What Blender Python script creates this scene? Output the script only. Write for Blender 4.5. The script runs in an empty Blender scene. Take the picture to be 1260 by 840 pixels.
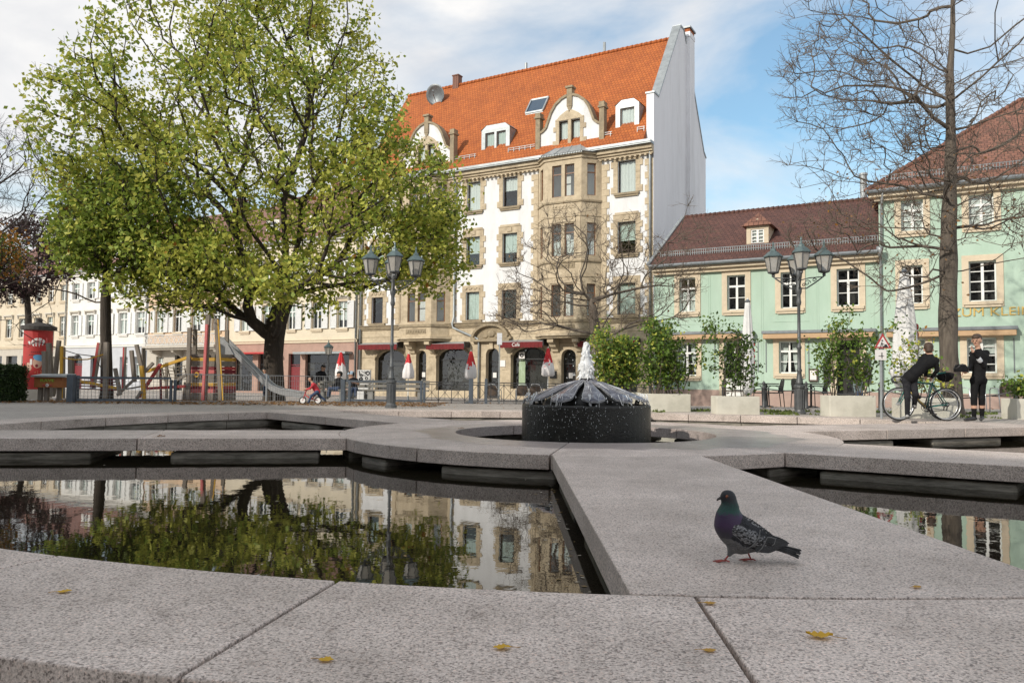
import bpy, bmesh, math, random
import numpy as np
from mathutils import Vector, Matrix
C = bpy.context.scene.collection
SC = bpy.context.scene
R = math.radians
# ------------------------------------------------------------------ camera
F_PX, HOR, ROLL, EYE = 950.0, 467.0, 0.0098, 0.75
PIT = math.atan((HOR - 420) / F_PX)
cam = bpy.data.cameras.new('camera'); cam.lens = F_PX / 1260 * 36; cam.sensor_width = 36
cam.clip_start = 0.05; cam.clip_end = 3000
cam_o = bpy.data.objects.new('camera', cam); C.objects.link(cam_o); SC.camera = cam_o
c_, s_ = math.cos(ROLL), math.sin(ROLL); cp, sp = math.cos(PIT), math.sin(PIT)
ax = Vector((c_, -s_ * sp, s_ * cp)); ay = Vector((-s_, -c_ * sp, c_ * cp)); az = -Vector((0, cp, sp))
cam_o.matrix_world = Matrix(((ax.x, ay.x, az.x, 0), (ax.y, ay.y, az.y, 0), (ax.z, ay.z, az.z, EYE), (0, 0, 0, 1)))
# ------------------------------------------------------------------ world and sun
SUN_EL, SUN_AZ = R(27), math.atan2(-0.66, -0.75)       # azimuth of the sun, from +X
W = bpy.data.worlds.new('World'); SC.world = W; W.use_nodes = True
nt = W.node_tree; N = nt.nodes; L = nt.links; N.clear()
out = N.new('ShaderNodeOutputWorld'); bg = N.new('ShaderNodeBackground'); bg.inputs[1].default_value = 0.1
sky = N.new('ShaderNodeTexSky'); sky.sky_type = 'NISHITA'; sky.sun_disc = False
sky.sun_elevation = SUN_EL; sky.sun_rotation = math.pi / 2 - SUN_AZ
sky.air_density = 1.2; sky.dust_density = 1.0; sky.ozone_density = 1.0
tc = N.new('ShaderNodeTexCoord')
mp = N.new('ShaderNodeMapping'); mp.inputs['Scale'].default_value = (1.0, 1.0, 2.2); mp.inputs['Location'].default_value = (-0.398, -2.581, -2.456)
L.new(tc.outputs['Generated'], mp.inputs[0])
n1 = N.new('ShaderNodeTexNoise'); n1.inputs['Scale'].default_value = 2.1; n1.inputs['Detail'].default_value = 9; n1.inputs['Roughness'].default_value = 0.52; n1.inputs['Distortion'].default_value = 0.5
L.new(mp.outputs[0], n1.inputs['Vector'])
rp = N.new('ShaderNodeValToRGB'); rp.color_ramp.elements[0].position = 0.34; rp.color_ramp.elements[1].position = 0.54
rp.color_ramp.elements[0].color = (0.10, 0.10, 0.10, 1); rp.color_ramp.elements[1].color = (1, 1, 1, 1)
L.new(n1.outputs[0], rp.inputs[0])
sat = N.new('ShaderNodeMix'); sat.data_type = 'RGBA'; sat.blend_type = 'MULTIPLY'; sat.inputs[0].default_value = 1.0
sat.inputs[7].default_value = (1.05, 1.42, 1.52, 1); L.new(sky.outputs[0], sat.inputs[6])
mx = N.new('ShaderNodeMix'); mx.data_type = 'RGBA'; mx.inputs[7].default_value = (8.35, 8.25, 8.15, 1)
sz_ = N.new('ShaderNodeSeparateXYZ'); L.new(tc.outputs['Generated'], sz_.inputs[0])
hz = N.new('ShaderNodeMapRange'); hz.interpolation_type = 'SMOOTHSTEP'; hz.inputs[1].default_value = 0.0; hz.inputs[2].default_value = 0.20; hz.inputs[3].default_value = 0.97; hz.inputs[4].default_value = 0.0; L.new(sz_.outputs[2], hz.inputs[0])
mxx = N.new('ShaderNodeMath'); mxx.operation = 'MAXIMUM'; L.new(rp.outputs[0], mxx.inputs[0]); L.new(hz.outputs[0], mxx.inputs[1]); L.new(mxx.outputs[0], mx.inputs[0]); L.new(sat.outputs[2], mx.inputs[6])
cn = N.new('ShaderNodeTexNoise'); cn.inputs['Scale'].default_value = 4.5; cn.inputs['Detail'].default_value = 8; cn.inputs['Roughness'].default_value = 0.55; cn.inputs['Distortion'].default_value = 0.4; L.new(mp.outputs[0], cn.inputs['Vector'])
cr = N.new('ShaderNodeValToRGB'); cr.color_ramp.elements[0].position = 0.36; cr.color_ramp.elements[1].position = 0.62; cr.color_ramp.elements[0].color = (6.9, 7.0, 7.25, 1); cr.color_ramp.elements[1].color = (8.6, 8.5, 8.4, 1); L.new(cn.outputs[0], cr.inputs[0]); L.new(cr.outputs[0], mx.inputs[7])
L.new(mx.outputs[2], bg.inputs[0]); L.new(bg.outputs[0], out.inputs[0])
sl = bpy.data.lights.new('sun', 'SUN'); sl.energy = 3.2; sl.angle = R(0.6); sl.color = (1, 0.93, 0.82)
so = bpy.data.objects.new('sun', sl); C.objects.link(so)
sdir = Vector((math.cos(SUN_AZ) * math.cos(SUN_EL), math.sin(SUN_AZ) * math.cos(SUN_EL), math.sin(SUN_EL)))
so.rotation_euler = sdir.to_track_quat('Z', 'Y').to_euler(); so.location = (-30, -30, 40)
SC.view_settings.view_transform = 'Standard'; SC.view_settings.look = 'None'
SC.view_settings.exposure = 0.22; SC.view_settings.gamma = 1.0; SC.view_settings.use_curve_mapping = False
SC.render.engine = 'CYCLES'; SC.cycles.max_bounces = 8; SC.cycles.transparent_max_bounces = 24

# ------------------------------------------------------------------ helpers
def ray(px, py):
    x = px - 630; y = 420 - py
    xr = c_ * x - s_ * y; yr = s_ * x + c_ * y
    return Vector((xr, F_PX * cp - yr * sp, yr * cp + F_PX * sp))
def at(px, py, d):
    r = ray(px, py); return Vector((0, 0, EYE)) + r * (d / r.y)
def on_ground(px, py, z=0.0):
    r = ray(px, py); return Vector((0, 0, EYE)) + r * ((z - EYE) / r.z)
def sstep(a, b, x):
    t = min(1, max(0, (x - a) / (b - a))); return t * t * (3 - 2 * t)
BC = (1.05, 11.2)                                       # basin centre
def gz(x, y):
    z = -0.43 * sstep(23, 35, y)
    r = math.hypot(x - BC[0], y - BC[1])
    return z - 0.30 * (1 - sstep(2.0, 7.0, y)) - 0.006
MATS = {}
def mat(name, c1, c2=None, scale=6.0, rough=0.7, bump=0.0, bscale=None, metal=0.0, detail=6, spec=None, wear=None, wscale=0.6, wamt=0.5, stretch=None):
    """principled material: two colours mixed by noise, a second larger noise for dirt (wear), fine bump"""
    if name in MATS: return MATS[name]
    m = bpy.data.materials.new(name); m.use_nodes = True; MATS[name] = m
    n = m.node_tree.nodes; l = m.node_tree.links; b = n['Principled BSDF']
    b.inputs['Roughness'].default_value = rough; b.inputs['Metallic'].default_value = metal
    if spec is not None: b.inputs['Specular IOR Level'].default_value = spec
    t = n.new('ShaderNodeTexCoord'); src = t.outputs['Object']
    if stretch:
        g = n.new('ShaderNodeMapping'); g.inputs['Scale'].default_value = stretch; l.new(src, g.inputs[0]); src = g.outputs[0]
    c2 = c2 or tuple(v * 0.8 for v in c1)
    z = n.new('ShaderNodeTexNoise'); z.inputs['Scale'].default_value = scale; z.inputs['Detail'].default_value = detail; z.inputs['Roughness'].default_value = 0.65
    l.new(src, z.inputs['Vector'])
    r = n.new('ShaderNodeValToRGB'); r.color_ramp.elements[0].position = 0.35; r.color_ramp.elements[1].position = 0.65
    r.color_ramp.elements[0].color = (*c1, 1); r.color_ramp.elements[1].color = (*c2, 1)
    l.new(z.outputs[0], r.inputs[0]); col = r.outputs[0]
    if wear:
        w = n.new('ShaderNodeTexNoise'); w.inputs['Scale'].default_value = wscale; w.inputs['Detail'].default_value = 8; w.inputs['Roughness'].default_value = 0.7
        l.new(src, w.inputs['Vector'])
        wr = n.new('ShaderNodeValToRGB'); wr.color_ramp.elements[0].position = 0.48; wr.color_ramp.elements[1].position = 0.72
        wr.color_ramp.elements[0].color = (0, 0, 0, 1); wr.color_ramp.elements[1].color = (wamt, wamt, wamt, 1)
        l.new(w.outputs[0], wr.inputs[0])
        x = n.new('ShaderNodeMix'); x.data_type = 'RGBA'; x.inputs[7].default_value = (*wear, 1)
        l.new(wr.outputs[0], x.inputs[0]); l.new(col, x.inputs[6]); col = x.outputs[2]
    l.new(col, b.inputs['Base Color'])
    if bump:
        q = n.new('ShaderNodeTexNoise'); q.inputs['Scale'].default_value = bscale or scale * 4; q.inputs['Detail'].default_value = 5
        l.new(src, q.inputs['Vector'])
        u = n.new('ShaderNodeBump'); u.inputs['Strength'].default_value = bump; u.inputs['Distance'].default_value = 0.02
        l.new(q.outputs[0], u.inputs['Height']); l.new(u.outputs[0], b.inputs['Normal'])
    return m
class MB:
    """collects shapes, then links them as one mesh object"""
    def __init__(s): s.v = []; s.f = []; s.m = []; s.cur = 0
    def add(s, vs, fs):
        o = len(s.v); s.v += [tuple(v) for v in vs]; s.f += [tuple(i + o for i in f) for f in fs]; s.m += [s.cur] * len(fs); return s
    def box(s, x0, x1, y0, y1, z0, z1):
        return s.add([(x0,y0,z0),(x1,y0,z0),(x1,y1,z0),(x0,y1,z0),(x0,y0,z1),(x1,y0,z1),(x1,y1,z1),(x0,y1,z1)],
                     [(0,3,2,1),(4,5,6,7),(0,1,5,4),(1,2,6,5),(2,3,7,6),(3,0,4,7)])
    def bar(s, p, q, w, h=None, up=(0, 0, 1), w2=None):
        """rectangular bar p to q, w across, h along up"""
        h = h or w; p = Vector(p); q = Vector(q); d = (q - p).normalized(); up = Vector(up)
        if abs(d.dot(up)) > 0.98: up = Vector((0, 1, 0))
        a = d.cross(up).normalized(); b = a.cross(d).normalized(); k = (w2 or w) / w; vs = []
        for c, f in ((p, 1), (q, k)):
            for i, j in ((-1,-1),(1,-1),(1,1),(-1,1)): vs.append(c + a * (i * w * f / 2) + b * (j * h * f / 2))
        return s.add(vs, [(0,3,2,1),(4,5,6,7),(0,1,5,4),(1,2,6,5),(2,3,7,6),(3,0,4,7)])
    def tube(s, pts, rad, n=6, caps=True):
        pts = [Vector(p) for p in pts]; k = len(pts)
        if not hasattr(rad, '__len__'): rad = [rad] * k
        up = None; vs = []; fs = []
        for i, p in enumerate(pts):
            d = (pts[min(i + 1, k - 1)] - pts[max(i - 1, 0)])
            d = d.normalized() if d.length > 1e-9 else Vector((0, 0, 1))
            if up is None: up = Vector((1, 0, 0)) if abs(d.x) < 0.8 else Vector((0, 1, 0))
            a = (up - d * up.dot(d)).normalized(); b = d.cross(a); up = a
            for j in range(n):
                t = 2 * math.pi * j / n; vs.append(p + (a * math.cos(t) + b * math.sin(t)) * rad[i])
        for i in range(k - 1):
            for j in range(n): fs.append((i*n+j, i*n+(j+1)%n, (i+1)*n+(j+1)%n, (i+1)*n+j))
        if caps: fs.append(tuple(range(n))[::-1]); fs.append(tuple((k-1)*n + j for j in range(n)))
        return s.add(vs, fs)
    def lathe(s, prof, n=16, c=(0, 0, 0), rot=0.0):
        vs = []; fs = []
        for r, z in prof:
            for j in range(n):
                t = 2 * math.pi * j / n + rot; vs.append((c[0] + r * math.cos(t), c[1] + r * math.sin(t), c[2] + z))
        k = len(prof)
        for i in range(k - 1):
            for j in range(n): fs.append((i*n+j, i*n+(j+1)%n, (i+1)*n+(j+1)%n, (i+1)*n+j))
        fs.append(tuple(range(n))[::-1]); fs.append(tuple((k-1)*n + j for j in range(n)))
        return s.add(vs, fs)
    def prism(s, poly, a, b, axis='z'):
        """polygon (2D) swept from a to b: axis z -> (x,y), axis y -> (x,z), axis x -> (y,z)"""
        n = len(poly)
        def P(u, v, w): return (u, v, w) if axis == 'z' else ((u, w, v) if axis == 'y' else (w, u, v))
        vs = [P(u, v, a) for u, v in poly] + [P(u, v, b) for u, v in poly]
        fs = [tuple(range(n))[::-1], tuple(range(n, 2*n))] + [(i, (i+1)%n, n+(i+1)%n, n+i) for i in range(n)]
        return s.add(vs, fs)
    def torus(s, c, r, t, n=28, m=6, axis='y'):
        vs = []; fs = []
        for i in range(n):
            a = 2*math.pi*i/n
            for j in range(m):
                b = 2*math.pi*j/m; q = r + t*math.cos(b); w = t*math.sin(b)
                p = (q*math.cos(a), w, q*math.sin(a)) if axis == 'y' else ((q*math.cos(a), q*math.sin(a), w) if axis == 'z' else (w, q*math.cos(a), q*math.sin(a)))
                vs.append((c[0]+p[0], c[1]+p[1], c[2]+p[2]))
        for i in range(n):
            for j in range(m): fs.append((i*m+j, ((i+1)%n)*m+j, ((i+1)%n)*m+(j+1)%m, i*m+(j+1)%m))
        return s.add(vs, fs)
    def ball(s, c, r, n=8, m=6, sc=(1, 1, 1)):
        vs = [(c[0], c[1], c[2] - r*sc[2])]; fs = []
        for i in range(1, m):
            a = -math.pi/2 + math.pi*i/m
            for j in range(n):
                b = 2*math.pi*j/n; vs.append((c[0]+r*sc[0]*math.cos(a)*math.cos(b), c[1]+r*sc[1]*math.cos(a)*math.sin(b), c[2]+r*sc[2]*math.sin(a)))
        vs.append((c[0], c[1], c[2] + r*sc[2])); k = len(vs) - 1
        for j in range(n): fs.append((0, 1+(j+1)%n, 1+j)); fs.append((k, 1+(m-2)*n+j, 1+(m-2)*n+(j+1)%n))
        for i in range(m - 2):
            for j in range(n): fs.append((1+i*n+j, 1+i*n+(j+1)%n, 1+(i+1)*n+(j+1)%n, 1+(i+1)*n+j))
        return s.add(vs, fs)
    def mesh(s, name, mats, smooth=False, fix=True):
        me = bpy.data.meshes.new(name); me.from_pydata(s.v, [], s.f)
        for m in (mats if isinstance(mats, (list, tuple)) else [mats]): me.materials.append(m)
        if any(s.m): me.polygons.foreach_set('material_index', s.m)
        if fix:
            b = bmesh.new(); b.from_mesh(me); bmesh.ops.recalc_face_normals(b, faces=b.faces); b.to_mesh(me); b.free()
        if smooth: me.polygons.foreach_set('use_smooth', [True] * len(me.polygons))
        me.update(); return me
    def build(s, name, mats, parent=None, smooth=False, bevel=0.0, loc=None, fix=True):
        return link(name, s.mesh(name, mats, smooth, fix), parent, bevel, loc)
def link(name, me, parent=None, bevel=0.0, loc=None):
    o = bpy.data.objects.new(name, me); C.objects.link(o)
    if parent: o.parent = parent
    if loc is not None: o.location = loc
    if bevel:
        b = o.modifiers.new('bevel', 'BEVEL'); b.width = bevel; b.segments = 2; b.limit_method = 'ANGLE'; b.angle_limit = R(40)
    return o
def tag(o, label=None, cat=None, group=None, kind=None):
    for k, v in (('label', label), ('category', cat), ('group', group), ('kind', kind)):
        if v: o[k] = v
    return o
def thing(name, label, cat, loc=(0, 0, 0), rz=0.0, group=None):
    o = bpy.data.objects.new(name, None); C.objects.link(o); o.empty_display_size = 0.2
    o.location = loc; o.rotation_euler = (0, 0, rz); return tag(o, label, cat, group)
def kids(o): return [c for c in bpy.data.objects if c.parent == o]
def copy_tree(o, parent=None):
    c = o.copy(); C.objects.link(c)
    if parent: c.parent = parent
    for k in kids(o): copy_tree(k, c)
    return c
def text_mesh(name, s, size, m, parent, loc, rot, depth=0.01, align='CENTER', sx=1.0):
    cu = bpy.data.curves.new(name, 'FONT'); cu.body = s; cu.size = size; cu.extrude = depth; cu.align_x = align; cu.align_y = 'CENTER'
    t = bpy.data.objects.new(name, cu); C.objects.link(t)
    dg = bpy.context.evaluated_depsgraph_get(); me = bpy.data.meshes.new_from_object(t.evaluated_get(dg))
    bpy.data.objects.remove(t); bpy.data.curves.remove(cu)
    me.materials.clear(); me.materials.append(m); me.name = name
    o = link(name, me, parent); o.location = loc; o.rotation_euler = rot; o.scale = (sx, 1, 1); return o
# -------- smooth bodies: signed distance field of rounded cones and ellipsoids, meshed with surface nets
def surface_nets(Fd, org, h):
    sgn = Fd < 0; nx, ny, nz = Fd.shape
    offs = [(a, b, c) for a in (0, 1) for b in (0, 1) for c in (0, 1)]
    cnt = np.zeros((nx-1, ny-1, nz-1), np.int8)
    for a, b, c in offs: cnt += sgn[a:nx-1+a, b:ny-1+b, c:nz-1+c]
    act = np.argwhere((cnt > 0) & (cnt < 8))
    idx = -np.ones((nx-1, ny-1, nz-1), np.int64); idx[act[:,0], act[:,1], act[:,2]] = np.arange(len(act))
    val = np.stack([Fd[act[:,0]+a, act[:,1]+b, act[:,2]+c] for a, b, c in offs], 1)
    off = np.array(offs, float); sm = np.zeros((len(act), 3)); k = np.zeros(len(act))
    for i in range(8):
        for j in range(i+1, 8):
            if np.abs(off[i] - off[j]).sum() != 1: continue
            a, b = val[:, i], val[:, j]; m = (a < 0) != (b < 0)
            t = np.where(m, a / np.where(m, a - b, 1), 0)
            sm += m[:, None] * (off[i] + t[:, None] * (off[j] - off[i])); k += m
    V = org + h * (act + sm / k[:, None]); Q = []
    for axis in range(3):
        A = [slice(None)] * 3; B = [slice(None)] * 3; A[axis] = slice(0, -1); B[axis] = slice(1, None)
        cr = np.argwhere(sgn[tuple(A)] != sgn[tuple(B)]); o1, o2 = [(1, 2), (2, 0), (0, 1)][axis]
        ok = (cr[:, o1] > 0) & (cr[:, o2] > 0); cr = cr[ok]
        ok = (cr[:, o1] < Fd.shape[o1]-1) & (cr[:, o2] < Fd.shape[o2]-1); cr = cr[ok]
        e1 = np.zeros(3, int); e1[o1] = 1; e2 = np.zeros(3, int); e2[o2] = 1
        q = np.stack([idx[tuple((cr - d).T)] for d in (e1 + e2, e2, np.zeros(3, int), e1)], 1)
        fl = ~sgn[tuple(cr.T)]; q[fl] = q[fl][:, ::-1]; Q.append(q)
    Q = np.concatenate(Q); return V, Q[(Q >= 0).all(1)]
def sdf_body(name, prims, mats, parent, h, k=0.02, smooth=True):
    """prims: ('c', a, b, r1, r2, mat[, k]) rounded cone; ('e', centre, radii, mat[, k[, rot]]) ellipsoid"""
    lo = np.full(3, 1e9); hi = -lo; P = []
    for p in prims:
        if p[0] == 'c':
            a, b = np.array(p[1], float), np.array(p[2], float); rr = max(p[3], p[4])
            l = np.minimum(a, b) - rr; u = np.maximum(a, b) + rr
        else:
            a = np.array(p[1], float); l = a - max(p[2]); u = a + max(p[2])
        lo = np.minimum(lo, l); hi = np.maximum(hi, u); P.append((l, u))
    lo -= 3 * h; hi += 3 * h; n = np.ceil((hi - lo) / h).astype(int) + 1
    Fd = np.full(n, 0.3, np.float32)
    def dist(p, X):
        if p[0] == 'c':
            a, b = np.array(p[1], float), np.array(p[2], float); d = b - a; t = np.clip(((X - a) @ d) / max(d @ d, 1e-9), 0, 1)
            return np.linalg.norm(X - a - t[..., None] * d, axis=-1) - (p[3] + t * (p[4] - p[3]))
        Y = X - np.array(p[1], float)
        if len(p) > 5: Y = Y @ np.array(Matrix.Rotation(p[5][1], 3, p[5][0]))
        rd = np.array(p[2], float); k0 = np.linalg.norm(Y / rd, axis=-1); k1 = np.linalg.norm(Y / rd**2, axis=-1)
        return k0 * (k0 - 1) / np.maximum(k1, 1e-6)
    for p, (l, u) in zip(prims, P):
        kk = (p[6] if len(p) > 6 else k) if p[0] == 'c' else (p[4] if len(p) > 4 and p[4] is not None else k)
        i0 = np.maximum(0, np.floor((l - lo - kk * 1.5 - 2*h) / h).astype(int)); i1 = np.minimum(n, np.ceil((u - lo + kk * 1.5 + 2*h) / h).astype(int) + 1)
        g = np.stack(np.meshgrid(*[lo[i] + h * np.arange(i0[i], i1[i]) for i in range(3)], indexing='ij'), -1)
        d = dist(p, g); sub = Fd[i0[0]:i1[0], i0[1]:i1[1], i0[2]:i1[2]]
        hh = np.maximum(kk - np.abs(sub - d), 0) / kk
        sub[...] = np.minimum(sub, d) - hh * hh * kk / 4
    V, Q = surface_nets(Fd, lo, h)
    me = bpy.data.meshes.new(name); me.from_pydata(V.tolist(), [], Q.tolist())
    cen = V[Q].mean(1); D = np.stack([dist(p, cen) for p in prims], 1)
    mi = np.array([p[5] if p[0] == 'c' else p[3] for p in prims])[D.argmin(1)]
    for m in mats: me.materials.append(m)
    me.polygons.foreach_set('material_index', mi.astype(np.int32)); me.polygons.foreach_set('use_smooth', np.ones(len(Q), bool))
    me.update(); return link(name, me, parent)
def npmesh(name, V, Fc, mats, mi=None, smooth=False):
    """fast mesh from arrays; Fc (n,k) faces of k corners"""
    me = bpy.data.meshes.new(name); k = Fc.shape[1]
    me.vertices.add(len(V)); me.vertices.foreach_set('co', np.asarray(V, np.float32).ravel())
    me.loops.add(Fc.size); me.loops.foreach_set('vertex_index', Fc.astype(np.int32).ravel())
    me.polygons.add(len(Fc)); me.polygons.foreach_set('loop_start', np.arange(0, Fc.size, k, dtype=np.int32))
    for m in (mats if isinstance(mats, (list, tuple)) else [mats]): me.materials.append(m)
    if mi is not None: me.polygons.foreach_set('material_index', np.asarray(mi, np.int32))
    if smooth: me.polygons.foreach_set('use_smooth', np.ones(len(Fc), bool))
    me.update(calc_edges=True); return me
# ------------------------------------------------------------------ ground, basin, water
def cobble_mat():
    m = bpy.data.materials.new('cobbles'); m.use_nodes = True; n = m.node_tree.nodes; l = m.node_tree.links; b = n['Principled BSDF']
    t = n.new('ShaderNodeTexCoord'); g = n.new('ShaderNodeMapping'); g.inputs['Rotation'].default_value = (0, 0, R(-8)); l.new(t.outputs['Object'], g.inputs[0])
    br = n.new('ShaderNodeTexBrick'); br.inputs['Scale'].default_value = 3.2; br.inputs['Mortar Size'].default_value = 0.03
    br.inputs['Color1'].default_value = (0.50, 0.465, 0.43, 1); br.inputs['Color2'].default_value = (0.39, 0.36, 0.33, 1); br.inputs['Mortar'].default_value = (0.17, 0.155, 0.14, 1)
    l.new(g.outputs[0], br.inputs[0])
    z = n.new('ShaderNodeTexNoise'); z.inputs['Scale'].default_value = 0.5; z.inputs['Detail'].default_value = 9; l.new(t.outputs['Object'], z.inputs['Vector'])
    r = n.new('ShaderNodeValToRGB'); r.color_ramp.elements[0].color = (0.72, 0.7, 0.68, 1); r.color_ramp.elements[1].color = (1.25, 1.22, 1.2, 1); l.new(z.outputs[0], r.inputs[0])
    x = n.new('ShaderNodeMix'); x.data_type = 'RGBA'; x.blend_type = 'MULTIPLY'; x.inputs[0].default_value = 1; l.new(br.outputs[0], x.inputs[6]); l.new(r.outputs[0], x.inputs[7])
    l.new(x.outputs[2], b.inputs['Base Color']); b.inputs['Roughness'].default_value = 0.8
    u = n.new('ShaderNodeBump'); u.inputs['Strength'].default_value = 0.5; u.inputs['Distance'].default_value = 0.03; u.invert = True; l.new(br.outputs['Fac'], u.inputs['Height']); l.new(u.outputs[0], b.inputs['Normal'])
    return m
def granite_mat(name, wet=False):
    m = bpy.data.materials.new(name); m.use_nodes = True; n = m.node_tree.nodes; l = m.node_tree.links; b = n['Principled BSDF']
    t = n.new('ShaderNodeTexCoord'); src = t.outputs['Object']
    def noise(sc, det=4, ro=0.6):
        z = n.new('ShaderNodeTexNoise'); z.inputs['Scale'].default_value = sc; z.inputs['Detail'].default_value = det; z.inputs['Roughness'].default_value = ro; l.new(src, z.inputs['Vector']); return z.outputs[0]
    def ramp(s, stops):
        r = n.new('ShaderNodeValToRGB'); e = r.color_ramp.elements
        while len(e) < len(stops): e.new(0.5)
        for q, (p, c) in zip(e, stops): q.position = p; q.color = (*c, 1)
        l.new(s, r.inputs[0]); return r.outputs[0]
    def mul(a, c, f=1.0, mode='MULTIPLY'):
        x = n.new('ShaderNodeMix'); x.data_type = 'RGBA'; x.blend_type = mode; x.inputs[0].default_value = f; l.new(a, x.inputs[6]); l.new(c, x.inputs[7]); return x.outputs[2]
    col = ramp(noise(100, 5, 0.76), [(0.30, (0.13, 0.108, 0.098)), (0.43, (0.45, 0.395, 0.36)), (0.54, (0.66, 0.585, 0.54)), (0.72, (0.84, 0.75, 0.70))])
    v = n.new('ShaderNodeTexVoronoi'); v.inputs['Scale'].default_value = 150; l.new(src, v.inputs['Vector'])
    sp = n.new('ShaderNodeSeparateColor'); l.new(v.outputs['Color'], sp.inputs[0])
    col = mul(col, ramp(sp.outputs[0], [(0.0, (0.38, 0.36, 0.36)), (0.14, (0.46, 0.44, 0.43)), (0.22, (0.95, 0.94, 0.93)), (0.9, (1.1, 1.08, 1.07)), (1.0, (1.2, 1.08, 1.02))]), 0.9)
    col = mul(col, ramp(noise(1.7, 9, 0.7), [(0.3, (0.80, 0.79, 0.77)), (0.7, (1.14, 1.14, 1.14))]))
    col = mul(col, ramp(noise(7, 8, 0.75), [(0.28, (0.62, 0.60, 0.58)), (0.44, (1, 1, 1)), (1, (1.04, 1.04, 1.04))]))
    col = mul(col, ramp(noise(0.55, 7, 0.7), [(0.35, (0.82, 0.81, 0.80)), (0.6, (1.06, 1.06, 1.06))]))
    oi = n.new('ShaderNodeObjectInfo')
    col = mul(col, ramp(oi.outputs['Random'], [(0, (0.84, 0.84, 0.84)), (1, (1.08, 1.06, 1.05))]))
    b.inputs['Roughness'].default_value = 0.62
    if wet:      # a splash-wet patch round the opening
        g = n.new('ShaderNodeVectorMath'); g.operation = 'DISTANCE'; g.inputs[1].default_value = (BC[0] + 0.25, BC[1] - 0.1, 0); l.new(src, g.inputs[0])
        a = n.new('ShaderNodeMath'); a.operation = 'MULTIPLY_ADD'; a.inputs[1].default_value = 0.9; l.new(noise(1.3, 5), a.inputs[0]); l.new(g.outputs['Value'], a.inputs[2])
        f = ramp(a.outputs[0], [(0.0, (1, 1, 1)), (1.0, (0, 0, 0))])
        mr = n.new('ShaderNodeMapRange'); mr.inputs[1].default_value = 3.02; mr.inputs[2].default_value = 3.10; mr.inputs[3].default_value = 1; mr.inputs[4].default_value = 0; l.new(a.outputs[0], mr.inputs[0])
        x = n.new('ShaderNodeMix'); x.data_type = 'RGBA'; x.blend_type = 'MULTIPLY'; x.inputs[7].default_value = (0.66, 0.67, 0.71, 1); l.new(mr.outputs[0], x.inputs[0]); l.new(col, x.inputs[6]); col = x.outputs[2]
        q = n.new('ShaderNodeMapRange'); q.inputs[3].default_value = 0.62; q.inputs[4].default_value = 0.3; l.new(mr.outputs[0], q.inputs[0]); l.new(q.outputs[0], b.inputs['Roughness'])
    l.new(col, b.inputs['Base Color'])
    u = n.new('ShaderNodeBump'); u.inputs['Strength'].default_value = 0.25; u.inputs['Distance'].default_value = 0.004; l.new(noise(140, 3), u.inputs['Height']); l.new(u.outputs[0], b.inputs['Normal'])
    return m
M_COB = cobble_mat(); M_GRAN = granite_mat('granite'); M_WET = granite_mat('granite_splashed', True)
M_DARKSTONE = mat('dark_wet_stone', (0.035, 0.03, 0.024), (0.11, 0.1, 0.085), 5, 0.35, 0.5, 30, wear=(0.03, 0.045, 0.015), wscale=1.5)
M_POOLST = mat('algae_stained_stone', (0.34, 0.31, 0.26), (0.16, 0.14, 0.115), 3, 0.5, 0.6, 25, wear=(0.03, 0.03, 0.018), wscale=2.0, wamt=0.9, stretch=(1, 1, 9))
RK = [(-180, 8.85), (-150, 8.65), (-122, 8.46), (-85, 8.48), (-40, 8.6), (0, 8.6), (25, 8.4), (36, 8.2), (51, 7.6), (65, 7.2), (84, 7.1), (104, 7.25), (120, 7.9), (134, 8.4), (150, 8.65), (166, 8.8), (180, 8.85)]
def rin(a):
    a = (a + 180) % 360 - 180; return float(np.interp(a, [k[0] for k in RK], [k[1] for k in RK]))
RIMW = 0.95
def pol(a, r): return (BC[0] + r * math.cos(R(a)), BC[1] + r * math.sin(R(a)))
def ground():
    na = 180; rad = [0, 0.4, 1.0, 1.8, 2.8, 4, 5.5, 7.5, 10, 13, 16, 19, 22, 26, 32, 40, 55, 80, 130, 250, 600, 1400]; V = []; F = []
    for q, d in enumerate(rad):
        for j in range(na):
            a = 360 * j / na - 180; x, y = pol(a, rin(a) + RIMW - 0.03 + d); V.append((x, y, gz(x, y)))
    for q in range(len(rad) - 1):
        for j in range(na): F.append((q*na+j, q*na+(j+1) % na, (q+1)*na+(j+1) % na, (q+1)*na+j))
    b = MB(); b.add(V, F); o = b.build('ground', M_COB, smooth=True); tag(o, kind='structure')
ground()
# water: a still dark sheet with slight ripples
def water_mat():
    m = bpy.data.materials.new('pool_water'); m.use_nodes = True; n = m.node_tree.nodes; l = m.node_tree.links; b = n['Principled BSDF']
    b.inputs['Base Color'].default_value = (0.012, 0.010, 0.006, 1); b.inputs['Roughness'].default_value = 0.015; b.inputs['IOR'].default_value = 1.55
    t = n.new('ShaderNodeTexCoord'); z = n.new('ShaderNodeTexNoise'); z.inputs['Scale'].default_value = 5.0; z.inputs['Detail'].default_value = 3; l.new(t.outputs['Object'], z.inputs['Vector'])
    u = n.new('ShaderNodeBump'); u.inputs['Strength'].default_value = 0.035; u.inputs['Distance'].default_value = 0.02; l.new(z.outputs[0], u.inputs['Height']); l.new(u.outputs[0], b.inputs['Normal'])
    return m
WZ = -0.25
b = MB(); b.add([(*pol(a, rin(a) + 0.5), WZ) for a in range(-180, 180, 4)], [tuple(range(90))])
tag(b.build('water', water_mat()), kind='structure')
basin = tag(bpy.data.objects.new('basin_surround', None), kind='structure'); C.objects.link(basin)
TH = 0.15
def slab(poly, m=M_GRAN, z=0.0):
    b = MB(); b.prism(poly, z - TH, z); return b.build('granite_slab', m, basin, bevel=0.006)
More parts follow.
